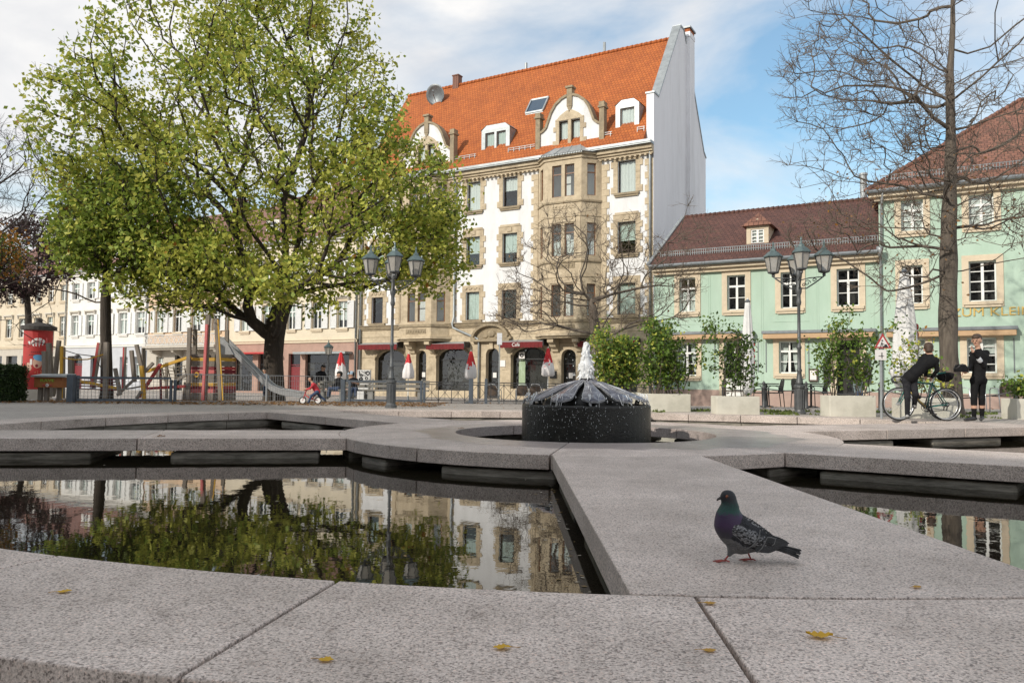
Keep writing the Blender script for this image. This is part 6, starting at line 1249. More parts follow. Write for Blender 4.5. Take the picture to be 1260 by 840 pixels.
fa = math.atan2(-38.0, -cx.x)
def curved(name, pts, off, m, par):
    """flat print wrapped on the column: points (u metres along the surface, z)"""
    b = MB(); v = []; n = len(pts); cu = sum(p[0] for p in pts)/n; cz_ = sum(p[1] for p in pts)/n; R_ = r0 + off + .008
    def W(u, z): a = fa + u / r0; return (R_*math.cos(a), R_*math.sin(a), z)
    K = 14; v = [W(cu, cz_)]
    for k in range(1, K + 1): v += [W(cu + (p[0]-cu)*k/K, cz_ + (p[1]-cz_)*k/K) for p in pts]
    f = [(0, 1+i, 1+(i+1) % n) for i in range(n)]
    for k in range(K - 1): f += [(1+k*n+i, 1+(k+1)*n+i, 1+(k+1)*n+(i+1) % n, 1+k*n+(i+1) % n) for i in range(n)]
    b.add(v, f); return b.build(name, m, par)
def oval(u, z, a, c, n=18, rot=0): return [(u + a*math.cos(2*math.pi*i/n)*math.cos(rot) - c*math.sin(2*math.pi*i/n)*math.sin(rot), z + a*math.cos(2*math.pi*i/n)*math.sin(rot) + c*math.sin(2*math.pi*i/n)*math.cos(rot)) for i in range(n)]
def rct(u0, u1, z0, z1): return [(u0 + (u1-u0)*i/6, z0) for i in range(7)] + [(u1 - (u1-u0)*i/6, z1) for i in range(7)]
k = 38/950; Z = lambda y: at(45, y, 38).z - zg; U = lambda x: (x - 45) * k * 1.03
pst = curved('poster', rct(-0.80, 0.74, 0.5, zt - .04), 0.012, M_RPOST, t); M_BLUEH = mat('poster_blue', (0.12, 0.33, 0.55), (0.1, 0.28, 0.48), 4, 0.6); M_SKINP = mat('poster_skin', (0.62, 0.40, 0.30), (0.55, 0.34, 0.25), 3, 0.6); M_HAIRP = mat('poster_blonde', (0.60, 0.50, 0.22), (0.5, 0.4, 0.16), 6, 0.6); M_YELP = mat('poster_yellow', (0.62, 0.55, 0.16), (0.56, 0.5, 0.14), 3, 0.6)
for nm, pts, off, m in (('poster_oval', oval(U(44.8), Z(422), .30, .235), .010, M_LETTER), ('poster_splash', oval(U(35.5), Z(422.5), .10, .09), .009, M_LETTER), ('poster_splash', oval(U(53.5), Z(426), .11, .07), .009, M_SHGR),
    ('poster_strip', rct(U(36), U(51), Z(435.4), Z(431.8)), .010, M_YELP), ('poster_strip', rct(U(34), U(52), Z(438.6), Z(435.5)), .011, M_YELP), ('poster_hair', oval(U(46), Z(450), .30, .42), .010, M_HAIRP), ('poster_face', oval(U(44.5), Z(446.5), .19, .26), .014, M_SKINP), ('poster_hand', oval(U(36), Z(451), .11, .2, rot=.3), .014, M_SKINP), ('poster_beanie', oval(U(47), Z(440.5), .29, .15, rot=-.2), .018, M_BLUEH), ('poster_mouth', oval(U(44), Z(450), .06, .08), .018, M_PDRD), ('poster_phone', rct(U(37), U(39.5), Z(449), Z(442)), .018, M_LETTER)): curved(nm, pts, off, m, t)
for j, (y, x0, x1, m) in enumerate(((420, 41, 48.5, M_RPOST), (422, 39, 49.5, M_RPOST), (424, 40.5, 49, M_RPOST), (433.6, 37.5, 49.5, M_BLACK), (437, 35.5, 50.5, M_BLACK))):
    n = 6
    for i in range(n): a = x0 + (x1 - x0) * i / n; curved('print_line', rct(U(a), U(a + (x1-x0)/n*.7), Z(y + .45), Z(y - .45)), .016, m, t)
# ------------------------------------------------------------------ cafe parasols, signs, benches, box
def twotone(name, c1, c2, sc, lo, hi):
    m = bpy.data.materials.new(name); m.use_nodes = True; n = m.node_tree.nodes; l = m.node_tree.links; b = n['Principled BSDF']; b.inputs['Roughness'].default_value = 0.85
    t = n.new('ShaderNodeTexCoord'); v = n.new('ShaderNodeTexNoise'); v.inputs['Scale'].default_value = sc; l.new(t.outputs['Object'], v.inputs['Vector']); s = n.new('ShaderNodeSeparateXYZ'); l.new(t.outputs['Object'], s.inputs[0])
    a = n.new('ShaderNodeMapRange'); a.inputs[1].default_value = lo; a.inputs[2].default_value = hi; a.interpolation_type = 'LINEAR'; l.new(s.outputs[2], a.inputs[0])
    q = n.new('ShaderNodeMath'); q.operation = 'ADD'; l.new(v.outputs[0], q.inputs[0]); l.new(a.outputs[0], q.inputs[1]); g = n.new('ShaderNodeMath'); g.operation = 'GREATER_THAN'; g.inputs[1].default_value = 0.86; l.new(q.outputs[0], g.inputs[0])
    x = n.new('ShaderNodeMix'); x.data_type = 'RGBA'; x.inputs[6].default_value = (*c2, 1); x.inputs[7].default_value = (*c1, 1); l.new(g.outputs[0], x.inputs[0]); l.new(x.outputs[2], b.inputs['Base Color']); return m
def fold_cone(prof, nf, amp, seed):
    r = random.Random(seed); ph = r.uniform(0, 6); n = nf * 4; vs = []; fs = []
    for i, (rad, z) in enumerate(prof):
        for j in range(n): a = 2*math.pi*j/n; q = rad * (1 + amp * (0.4 + 0.6 * i / len(prof)) * math.cos(nf*a + ph) + 0.1*math.sin(2*a + ph + i*.6)); vs.append((q*math.cos(a), q*math.sin(a), z))
    for i in range(len(prof) - 1):
        for j in range(n): fs.append((i*n+j, i*n+(j+1) % n, (i+1)*n+(j+1) % n, (i+1)*n+j))
    fs.append(tuple(range(n))[::-1]); fs.append(tuple((len(prof)-1)*n + j for j in range(n))); return vs, fs
M_RWCL = [twotone('red_white_cloth', (0.55, 0.03, 0.035), (0.75, 0.72, 0.72), 5.5, 1.45, 2.6), twotone('red_white_cloth_b', (0.55, 0.03, 0.035), (0.75, 0.72, 0.72), 7.5, 1.6, 2.75)]
for i, (x, yt, yb, d, lab) in enumerate(((418.5, 433, 467, 41, 'closed red and white parasol behind the seated people, leftmost of the row'), (502, 435, 466, 40, 'closed red and white parasol just right of the left street lamp'), (579, 432, 466, 38.5, 'closed red and white parasol between the large window and the middle door'), (674, 428, 463, 36.5, 'closed red and white parasol nearest the fountain'))):
    g = gd(x, d); t = thing('cafe_parasol', lab, 'parasol', g, 0, 'closed cafe parasols'); zt, zb = at(x, yt, d).z - g.z, at(x, yb, d).z - g.z; H_ = zt - zb
    vs, fs = fold_cone([(0.20, zb), (0.27, zb + .08), (0.25, zb + .3*H_), (0.18, zb + .55*H_), (0.11, zb + .78*H_), (0.06, zt - .04), (0.02, zt)], 6, 0.25, i); b = MB(); b.add(vs, fs); b.build('canopy', M_RWCL[i % 2], t, smooth=True)
    b = MB(); b.tube([(0, 0, 0), (0, 0, zt + .06)], 0.025, 8); b.build('pole', M_WFRAME, t); b = MB(); b.lathe([(0.3, 0), (0.3, .06), (0.06, .1), (0.04, .3)], 14); b.build('base', M_GUTTER, t)
M_WCL = mat('white_parasol_cloth', (0.72, 0.72, 0.71), (0.64, 0.64, 0.635), 3, 0.9, 0.2, 12, wear=(0.5, 0.5, 0.5), wscale=2)
for i, (x, yt, yb, w, d, lab) in enumerate(((920.5, 372, 486, 7.5, 21.5, 'closed white parasol left of the right street lamp'), (1115, 336, 482, 13, 20.0, 'closed white parasol behind the warning sign, bulging at its foot'))):
    g = gd(x, d); t = thing('white_parasol', lab, 'parasol', g, 0, 'closed white parasols'); zt, zb = at(x, yt, d).z - g.z, at(x, yb, d).z - g.z; k = d/F_PX; r = w*k; H_ = zt - zb
    vs, fs = fold_cone([(r*.55, zb), (r*.9, zb + .06*H_), (r*1.05, zb + .2*H_), (r*.98, zb + .42*H_), (r*.82, zb + .62*H_), (r*.6, zb + .82*H_), (r*.42, zb + .95*H_), (r*.36, zt)], 8, 0.16, 20 + i); b = MB(); b.add(vs, fs); b.build('canopy', M_WCL, t, smooth=True)
    b = MB(); b.tube([(0, 0, 0), (0, 0, zt + .12)], 0.03, 8); b.build('pole', M_WFRAME, t); b = MB(); b.lathe([(r*.4, zt), (r*.5, zt + .03), (r*.1, zt + .1)], 12); b.build('cap', M_GUTTER, t)
    b = MB(); z0 = zb + .35*H_
    for z in np.linspace(z0, z0 + .26*H_, 5)[:-1]: b.ball((r*.93, -r*.35, z), r*.34, 8, 6, (.5, .6, .9))
    b.build('red_print', M_PRED, t, smooth=True)
    if i: b = MB(); vs, fs = fold_cone([(.02, -.28), (.16, -.14), (.2, .05), (.1, .25), (.03, .32)], 5, .2, 7); b.add(vs, fs); o = b.build('cloth_corner', M_WCL, t, smooth=True); p = at(1105, 457, 19.7); o.location = p - g
g = gd(1084.5, 16.5); t = thing('warning_sign', 'red-rimmed triangular warning sign with a white plate below on a grey pole', 'traffic sign', g); p = at(1086.5, 422, 16.45); p = p - g
b = MB(); b.tube([(0, 0, -.05), (0, 0, p.z + .2)], 0.028, 8); b.build('pole', M_ZINC, t); s = 0.185
tri = lambda k, dz=0: [(p.x - s*k, p.z - .11*k + dz), (p.x + s*k, p.z - .11*k + dz), (p.x, p.z + .21*k + dz)]
b = MB(); b.prism(tri(1), -.045, -.035, 'y'); tr = b.build('red_triangle', M_PRED, t); b = MB(); b.prism(tri(.68, -.005), -.05, -.0449, 'y'); wf = b.build('white_field', M_LETTER, tr)
b = MB(); b.prism([(p.x + .0, p.z - .085), (p.x + .11, p.z - .085), (p.x + .07, p.z - .02), (p.x + .04, p.z - .03)], -.056, -.0501, 'y'); b.bar((p.x - .06, -.053, p.z - .08), (p.x - .03, -.053, p.z + .02), .022, .006); b.bar((p.x - .03, -.053, p.z + .02), (p.x + .0, -.053, p.z - .085), .02, .006); b.ball((p.x - .018, -.053, p.z + .055), .018, 6, 4); b.bar((p.x - .03, -.053, p.z + .01), (p.x + .03, -.053, p.z - .03), .015, .006); b.build('workman_symbol', M_BLACK, wf)
q = at(1084, 436.5, 16.45) - g; b = MB(); b.box(q.x - .12, q.x + .12, -.045, -.035, q.z - .11, q.z + .11); pl = b.build('plate', M_LETTER, t); b = MB(); b.bar((q.x - .05, -.05, q.z - .02), (q.x + .06, -.05, q.z - .02), .015, .006); b.bar((q.x + .02, -.05, q.z + .05), (q.x + .02, -.05, q.z - .07), .015, .006); b.build('arrow', M_BLACK, pl)
g = gd(614, 26.0); t = thing('street_sign', 'white rectangular sign on a thin pole before the middle door', 'sign', g); z = at(614, 417, 26).z - g.z; b = MB(); b.tube([(0, 0, 0), (0, 0, z + .2)], .022, 8); b.build('pole', M_ZINC, t); b = MB(); b.box(-.085, .085, -.04, -.025, z - .2, z + .2); b.build('sign_plate', mat('white_enamel', (0.72, 0.74, 0.78), (0.68, 0.7, 0.74), 3, .3), t, bevel=.01)
g = gd(447, 40); t = thing('utility_box', 'white utility box covered in black graffiti by the downpipe', 'utility box', g); z0, z1 = at(447, 469, 40).z - g.z, at(447, 455, 40).z - g.z; b = MB(); b.box(-.33, .33, 0, .35, 0, z1); b.build('cabinet', M_SHGR, t, bevel=.02); b = MB(); r = random.Random(4)
for k in range(7): x, z = r.uniform(-.24, .24), r.uniform(z0 + .08, z1 - .08); b.torus((x, -.012, z), r.uniform(.05, .1), .02, 10, 4)
for k in range(5): b.bar((r.uniform(-.3, .3), -.012, r.uniform(z0, z1)), (r.uniform(-.3, .3), -.012, r.uniform(z0, z1)), .035, .02)
b.build('graffiti', M_BLACK, t)
g = gd(403, 43); t = thing('small_lamp', 'small old lantern on a thin post before the cream shop front', 'street lamp', g); z = at(403, 432, 43).z - g.z; b = MB(); b.tube([(0, 0, 0), (0, 0, z - .3)], .05, 8); b.build('post', M_LAMP, t); ln = link('lantern', MESH['lan'], t); ln.location = (0, 0, z - .3); ln.scale = (1.2, 1.2, 1.1); link('lantern_glass', MESH['lang'], ln); link('lantern_roof', MESH['lanr'], ln)
M_CONC = mat('grey_concrete', (0.30, 0.295, 0.28), (0.23, 0.225, 0.21), 5, .85, .3, 30, wear=(.12, .12, .11), wscale=2); M_SEAT = mat('grey_bench_wood', (0.24, .225, .2), (.17, .16, .14), 6, .8, stretch=(.4, 5, 5))
for i, (x, d, w, lab) in enumerate(((437, 26.3, 1.1, 'grey bench the right seated person sits on'), (487, 26.0, 2.2, 'long grey park bench behind the left street lamp'), (414, 27.0, 1.3, 'grey bench the left seated person sits on'))):
    g = gd(x, d); t = thing('park_bench', lab, 'bench', g, 0, 'grey benches behind the railing')
    for k in range(4): b = MB(); b.box(-w/2, w/2, -.2 + .105*k, -.11 + .105*k, .40, .45); b.build('seat_slat', M_SEAT, t, bevel=.008)
    for k in range(2): b = MB(); b.box(-w/2, w/2, .24 + .03*k, .27 + .03*k, .52 + .14*k, .62 + .14*k); b.build('back_slat', M_SEAT, t, bevel=.008)
    for sx in (-1, 1): b = MB(); b.box(sx*w*.38 - .09, sx*w*.38 + .09, -.17, .2, 0, .398); b.bar((sx*w*.38, .2, .2), (sx*w*.38, .32, .8), .05, .06); b.build('bench_foot', M_CONC, t)
# ------------------------------------------------------------------ bollards with chains, chairs
M_BOL = mat('grey_iron_bollard', (.07, .072, .075), (.05, .052, .055), 8, .5, metal=.3); bo = []
for i, (x, d, lab) in enumerate(((890, 23.5, 'iron bollard half hidden by the bush left of the first white parasol'), (940, 22.8, 'iron bollard left of the right street lamp'), (992, 22.2, 'iron bollard just right of the right street lamp'), (1083, 20.6, 'iron bollard at the foot of the warning sign'), (1249.5, 18.8, 'iron bollard at the right edge behind the standing cyclist'))):
    g = gd(x, d); b = MB(); b.lathe([(.07, -.05), (.07, .05), (.05, .08), (.045, .55), (.058, .57), (.058, .61), (.035, .63), (.03, .66), (.05, .70), (.045, .745), (.015, .775), (.012, .80)], 12); o = b.build('bollard', M_BOL, None, smooth=True, loc=g); tag(o, lab, 'bollard', 'iron bollards along the terrace'); bo.append(g)
for i, (k, lab) in enumerate(((0, 'sagging iron chain between the two bollards nearest the first white parasol'), (1, 'sagging chain passing behind the right street lamp'), (2, 'long sagging chain in front of the tavern door'), (3, 'long sagging chain behind the cyclists'))):
    p, q = bo[k] + Vector((0, 0, .59)), bo[k+1] + Vector((0, 0, .59)); b = MB(); n = 14; b.tube([p.lerp(q, j/n) - Vector((0, 0, .55*(1 - (2*j/n - 1)**2)*min(.5, (q - p).length*.12))) for j in range(n + 1)], .016, 5); tag(b.build('chain', M_BOL, None, smooth=True), lab, 'chain', 'chains between the bollards')
M_WICK = mat('brown_wicker', (.13, .095, .07), (.07, .05, .04), 60, .8, .6, 90); M_BWICK = mat('black_wicker', (.018, .018, .018), (.03, .03, .03), 60, .7, .6, 90); M_CHROME = mat('aluminium_tube', (.70, .71, .72), (.62, .63, .64), 5, .3, metal=.6)
def chair(loc, rz, mt, mw, label, group):
    t = thing('cafe_chair', label, 'chair', loc, rz, group)
    for sx in (-1, 1):
        b = MB(); b.tube([(sx*.26, -.22, 0), (sx*.26, -.2, .60), (sx*.26, -.12, .66), (sx*.26, .12, .66), (sx*.24, .24, .62), (sx*.22, .3, 0)], .014, 7); b.build('leg_loop', mt, t, smooth=True)
    b = MB(); b.tube([(-.24, .22, .42), (-.22, .28, .72), (-.14, .31, .86), (0, .32, .88), (.14, .31, .86), (.22, .28, .72), (.24, .22, .42)], .014, 7); b.build('back_frame', mt, t, smooth=True)
    b = MB(); b.box(-.23, .23, -.2, .24, .42, .45); b.build('seat', mw, t, bevel=.015)
    b = MB(); v = []
    for i in range(7):
        for z in (.46, .6, .74, .85): x = -.21 + .07*i; v.append((x*(1 - .3*max(0, z - .6)), .245 + .18*(z - .42) - .03*(x/.21)**2, z - .05*(x/.21)**2*(z > .8)))
    n = len(v); v2 = [(x, y + .018, z) for x, y, z in v]; b.add(v + v2, [(i*4+j, (i+1)*4+j, (i+1)*4+j+1, i*4+j+1) for i in range(6) for j in range(3)] + [(n+i*4+j, n+i*4+j+1, n+(i+1)*4+j+1, n+(i+1)*4+j) for i in range(6) for j in range(3)]); b.build('backrest', mw, t, smooth=True)
    return t
G1 = 'aluminium terrace chairs'; G2 = 'black terrace chairs at the green house'
for x, d, rz, lab in ((642.5, 30.5, 180, 'aluminium wicker chair under the large cafe window, left of the pair by the fountain'), (659, 30.3, 176, 'aluminium wicker chair just left of the fountain petals'), (607.5, 30.8, 165, 'aluminium chair before the middle door')): chair(gd(x, d), R(rz), M_CHROME, M_WICK, lab, G1)
for x, d, rz, lab in ((1235, 21.2, 172, 'aluminium wicker chair right of the standing cyclist'), (1195, 21.6, 188, 'aluminium wicker chair half hidden by the standing cyclist')): chair(gd(x, d), R(rz), M_CHROME, M_WICK, lab, G1)
for x, d, rz, lab in ((934, 24.0, 95, 'black wicker chair facing right, left of the bollard by the first white parasol'), (951, 24.2, 265, 'black wicker chair facing left, right of the bollard by the first white parasol'), (989, 23.6, 100, 'black wicker chair hidden partly by the right street lamp post'), (1005, 23.8, 262, 'black wicker chair between the right street lamp and the menu case')): chair(gd(x, d), R(rz), M_BWICK, M_BWICK, lab, G2)
for x, d, lab in ((943, 24.1, 'small dark table between the two black chairs by the first white parasol'), (998, 23.7, 'small dark table between the black chairs by the right lamp')):
    t = thing('bistro_table', lab, 'table', gd(x, d), 0, 'dark bistro tables'); b = MB(); b.box(-.3, .3, -.3, .3, .70, .735); b.build('table_top', M_BWICK, t, bevel=.01); b = MB(); b.lathe([(.22, 0), (.2, .03), (.03, .06), (.03, .70)], 12); b.build('pedestal', M_RAIL, t)
# ------------------------------------------------------------------ fallen leaves on the granite
M_LFY = [leaf_mat('yellow_leaf', (.70, .45, .04), (.60, .34, .03), .25, .6), leaf_mat('ochre_leaf', (.55, .32, .06), (.45, .24, .04), .25, .6)]
r = random.Random(9)
for i, (x, y, s, fl, rz, lab) in enumerate(((78, 728, .024, .3, 20, 'small yellow leaf alone on the front left slab'), (400, 812, .022, .35, -10, 'yellow leaf at the bottom edge left of centre'), (619, 797, .026, .5, 190, 'yellow leaf with a thin stem at the bottom centre'), (873, 742, .022, .15, 5, 'flat pale yellow leaf lying in the joint before the pigeon'), (1010, 783, .038, .7, 170, 'large bright yellow curled leaf in front of the pigeon'), (872, 800, .02, .1, 0, 'flat ochre leaf beside the slab joint at the bottom'), (1128, 722, .02, .1, 30, 'tiny ochre leaf lying right of the pigeon'), (567, 527, .05, .5, 0, 'brown leaf on the ring left of the fountain'), (198, 537, .05, .8, 40, 'curled brown leaf on the left walkway'))):
    p = on_ground(x, y, 0.004); p.z = .004; b = MB(); n = 9; vs = []; prof = [.05, .45, .6, 1, .8, .95, .62, .35, .02]
    for k in range(n):
        u = (k / (n-1) - .45) * 2 * s; w = prof[k] * s * .75
        for q in (-1, -.45, 0, .45, 1): vs.append((u, q*w, .002 + fl*s*(.28*abs(q)*(1 if k % 2 else .3) + .35*max(0, math.sin(3*u/s + i))*(.4 + .6*(q > 0)) + .10*max(0, (u/s))**2)))
    b.add(vs, [(k*5+j, k*5+j+1, (k+1)*5+j+1, (k+1)*5+j) for k in range(n-1) for j in range(4)]); o = b.build('fallen_leaf', M_LFY[1] if i in (3, 5, 6) else (L_BRN if i > 6 else M_LFY[0]), None, smooth=True, loc=p); o.rotation_euler = (0, 0, R(rz)); tag(o, lab, 'leaf', 'yellow leaves fallen on the granite')
    b = MB(); b.tube([(-s*.85, 0, .004), (-s*1.4, s*.2, .003), (-s*1.9, s*.1, .002)], .0009, 4); b.build('leaf_stem', M_LFY[1], o)
# ------------------------------------------------------------------ people
M_CLB = mat('black_sports_cloth', (.007, .007, .008), (.013, .013, .014), 6, .85, .9, 14, spec=.15); M_JEANB = mat('black_jeans', (.018, .018, .021), (.030, .030, .034), 20, .9, .3, 60, spec=.12); M_SKIN = mat('skin', (.50, .30, .21), (.44, .25, .17), 10, .55); M_HAIR = mat('brown_hair', (.07, .04, .025), (.04, .024, .015), 40, .6, .5, 80); M_HAIRK = mat('black_hair', (.012, .01, .009), (.02, .017, .015), 40, .6); M_SHOE = mat('dark_shoe', (.02, .02, .022), (.035, .035, .037), 10, .5); M_SHOEG = mat('grey_shoe', (.36, .35, .34), (.28, .27, .26), 10, .6); M_EYE = mat('eye_dark', (.012, .01, .01), (.02, .015, .012), 5, .2); M_LIP = mat('lip', (.36, .15, .12), (.32, .13, .10), 8, .5); M_SILV = mat('reflective_band', (.55, .57, .6), (.5, .52, .55), 6, .4)
M_RJ = mat('red_jacket', (.50, .035, .05), (.42, .03, .04), 8, .8, .3, 30); M_JEAN = mat('blue_jeans', (.045, .07, .14), (.03, .05, .10), 14, .9); M_LB = mat('light_blue_shirt', (.42, .55, .66), (.36, .48, .6), 8, .85); M_KHA = mat('khaki_trousers', (.20, .175, .14), (.16, .14, .11), 10, .9); M_DKT = mat('charcoal_top', (.012, .012, .014), (.02, .02, .023), 10, .85, spec=.12); M_GRT = mat('grey_green_top', (.16, .20, .20), (.13, .16, .165), 8, .85)
def hand(pr, w, d, side, s, m, curl=0.5):
    """palm, four fingers of different length and a thumb, starting at wrist w going along d; side = direction the thumb leaves to"""
    w = Vector(w); d = Vector(d).normalized(); a = Vector(side); a = (a - d * a.dot(d)).normalized(); n = d.cross(a)
    pr.append(('c', w, w + d*.045*s, .024*s, .030*s, m, .015*s)); pr.append(('c', w + d*.03*s + a*.012*s, w + d*.085*s - a*.014*s, .024*s, .024*s, m, .012*s))
    for k, (o, l) in enumerate(((.030, .062), (.010, .072), (-.010, .066), (-.029, .050))):
        p = w + d*.092*s + a*o*s; q = p + (d*(1 - .35*curl) + n*curl*.8).normalized()*l*.5*s; r = q + (d*(1 - curl) + n*curl*1.4).normalized()*l*.5*s
        pr.append(('c', p, q, .0095*s, .009*s, m, .004)); pr.append(('c', q, r, .009*s, .0075*s, m, .004))
    p = w + d*.035*s + a*.03*s; q = p + (d*.7 + a*.7 + n*.2).normalized()*.035*s; r = q + (d*.9 + a*.2 + n*.4).normalized()*.03*s
    pr.append(('c', p, q, .013*s, .011*s, m, .006)); pr.append(('c', q, r, .011*s, .008*s, m, .004))
def head(pr, c, f, s, mh, ms, beard=0, hairlen=0.0):
    """head centre c, facing f; eyes, nose, mouth, ears, hair"""
    c = Vector(c); f = Vector(f).normalized(); u = Vector((0, 0, 1)); u = (u - f*u.dot(f)).normalized(); r = f.cross(u); P = lambda a, b, e: c + f*a*s + r*b*s + u*e*s
    pr.append(('c', P(-.012, 0, .03), P(.005, 0, .02), .088*s, .086*s, ms, .03)); pr.append(('c', P(.015, 0, -.02), P(.045, 0, -.085), .070*s, .038*s, ms, .03))
    pr.append(('c', P(.085, 0, .005), P(.112, 0, -.028), .011*s, .016*s, ms, .010)); pr.append(('e', P(.075, 0, .022), (.03*s, .05*s, .012*s), ms, .012))
    for q in (-1, 1):
        pr.append(('e', P(-.002, .088*q, -.01), (.018*s, .014*s, .030*s), ms, .006)); pr.append(('c', P(.083, .030*q, .008), P(.083, .036*q, .008), .010*s, .009*s, 5, .002)); pr.append(('c', P(.08, .02*q, .026), P(.078, .045*q, .028), .007*s, .006*s, mh, .004))
    pr.append(('c', P(.082, -.018, -.062), P(.082, .018, -.062), .008*s, .008*s, 6, .003))
    pr.append(('c', P(-.035, 0, .055), P(.022, 0, .075), .098*s, .076*s, mh, .01)); pr.append(('c', P(-.055, 0, .04), P(-.058, 0, -.035 - hairlen), .090*s, .066*s, mh, .01)); pr.append(('c', P(.045, -.035, .078), P(.045, .04, .082), .030*s, .034*s, mh, .012))
def figure(name, label, base, J, M_, h, group=None, sc=1.0, face=(0, -1, 0), build=1.0, hands=True, extra=None, hl=0.0, short=None):
    """J: joints in metres from base. materials: 0 top, 1 trousers, 2 skin, 3 hair, 4 shoe, 5 eye, 6 lip, 7 extra"""
    t = thing(name, label, 'person', base, 0, group); s = sc; pr = []; b_ = build
    V_ = {k: Vector(v) for k, v in J.items()}
    pe, ch, nk = V_['pelvis'], V_['chest'], V_['neck']
    pr.append(('c', pe, pe.lerp(ch, .5), .135*s*b_, .125*s*b_, 0, .05*s)); pr.append(('c', pe.lerp(ch, .5), ch, .125*s*b_, .135*s*b_, 0, .05*s)); ac = (V_['shL'] - V_['shR'])
    pr.append(('c', ch - ac*.22, ch + ac*.22, .125*s*b_, .125*s*b_, 0, .05*s)); pr.append(('c', V_['shL'], V_['shR'], .062*s, .062*s, 0, .05*s)); pr.append(('c', ch, nk, .10*s, .055*s, 0, .05*s))
    pr.append(('c', nk, V_['head'].lerp(nk, .35), .052*s, .050*s, 2, .015)); pr.append(('c', V_['hipL'], V_['hipR'], .100*s*b_, .100*s*b_, 1, .04*s))
    for q in 'LR':
        pr.append(('c', V_['sh'+q], V_['el'+q], .058*s, .046*s, 0, .03*s)); pr.append(('c', V_['el'+q], V_['ha'+q], .045*s, .033*s, 0 if not short else 2, .02*s))
        hp, kn, an, to = V_['hip'+q], V_['kn'+q], V_['an'+q], V_['to'+q]; pr.append(('c', hp, kn, .086*s*b_, .062*s*b_, 1, .03*s))
        if extra == 'shorts':
            mid = kn.lerp(an, .30); mid2 = kn.lerp(an, .50); pr.append(('c', kn, mid, .064*s, .063*s, 1, .02*s)); pr.append(('c', mid, mid2, .058*s, .056*s, 2, .004)); pr.append(('c', mid2, an, .056*s, .040*s, 0, .004))
        else: pr.append(('c', kn, an, .060*s*b_, .048*s*b_, 1, .02*s))
        pr.append(('c', an - Vector((0, 0, .03*s)), to, .045*s, .032*s, 4, .02*s)); pr.append(('c', an - Vector((0, 0, .035*s)), an - Vector((0, 0, .035*s)) - (to - an).normalized()*.04*s, .038*s, .034*s, 4, .01*s))
        if hands: hand(pr, V_['ha'+q], V_['ha'+q] - V_['el'+q] if 'hd'+q not in V_ else V_['hd'+q], face if abs((V_['ha'+q] - V_['el'+q]).normalized().dot(Vector(face).normalized())) < .9 else (0, 0, 1), s, 2)
    head(pr, V_['head'], face, s, 3, 2, hairlen=hl)
    if extra == 'cap': f = Vector(face).normalized(); c = V_['head'] + Vector((0, 0, .06*s)); pr.append(('c', c, c - f*.02*s, .098*s, .098*s, 7, .01)); pr.append(('c', c + f*.06*s, c + f*.13*s, .05*s, .03*s, 7, .02))
    if extra == 'shorts': e = (V_['haL'] - V_['elL']); p = V_['elL'] + e*.40; pr.append(('c', p, p + e*.13, .0495*s, .0485*s, 7, .001))
    sdf_body('body', pr, M_, t, h, .03*s); return t
def JP(cx, cy, d, pts):
    """joints traced as (px, py, depth offset) about base pixel (cx, cy) at depth d, in metres"""
    o = at(cx, cy, d); return {k: tuple(at(v[0], v[1], d + (v[2] if len(v) > 2 else 0)) - o) for k, v in pts.items()}, o
# standing cyclist
J, o = JP(1202, 517.5, 15.6, dict(pelvis=(1204, 464), chest=(1206, 441), neck=(1204, 430), head=(1201.5, 419), shL=(1213.5, 434, .06), shR=(1197.5, 434.5, -.04), elL=(1211, 450, -.16), haL=(1198.5, 434, -.26), hdL=(1194, 427, -.22), elR=(1195, 450, -.02), haR=(1190.5, 455.5, -.2), hipL=(1208.5, 468, .03), hipR=(1199.5, 468, -.02), knL=(1208, 490, .0), knR=(1198.5, 490, -.05), anL=(1208.3, 512, .06), anR=(1198.5, 513, -.02), toL=(1207, 516, -.10), toR=(1187.5, 516.2, -.10)))
hd = Vector(J['hdL']) - Vector(J['haL']); J['hdL'] = tuple(hd)
figure('person', 'man standing in black cycling clothes, one hand at his face, a helmet in the other', o, J, [M_CLB, M_CLB, M_SKIN, M_HAIR, M_SHOE, M_EYE, M_LIP, M_SILV], .0085, 'cyclists by the bare tree', .94, (-.75, -.65, -.12), .98, extra='shorts')
def helmet_thing(name, label, loc, rz, s=1.0):
    t = thing(name, label, 'helmet', loc, rz); b = MB(); n = 14; vs = []; fs = []; prof = [(1, 0), (1.02, .03), (.97, .07), (.82, .115), (.55, .145), (.2, .155)]
    for r, z in prof:
        for j in range(n): a = 2*math.pi*j/n; vs.append((r*.14*s*math.cos(a), r*.105*s*math.sin(a), z*s))
    for i in range(len(prof) - 1):
        for j in range(n): 
            fs.append((i*n+j, i*n+(j+1) % n, (i+1)*n+(j+1) % n, (i+1)*n+j))
    fs.append(tuple((len(prof)-1)*n + j for j in range(n))); b.add(vs, fs); b.build('shell', M_CLB, t, smooth=True)
    for k in (-2, -1, 0, 1, 2): b = MB(); b.tube([(-.13*s, .02*k*s, .06*s), (-.06*s, .035*k*s, .135*s), (.04*s, .035*k*s, .155*s - abs(k)*.008), (.13*s, .02*k*s, .07*s)], .012*s, 5); b.build('rib', M_SHOE, t, smooth=True)
    b = MB(); b.tube([(.05, .09*s, .01), (.02, .03, -.06), (.0, -.03, -.06), (-.03, -.09*s, .01)], .006, 5); b.build('strap', M_PSAL, t); return t
p = at(1182.5, 457.5, 15.32); helmet_thing('cycling_helmet', 'black cycling helmet held by the standing man', p, R(8), 1.0)
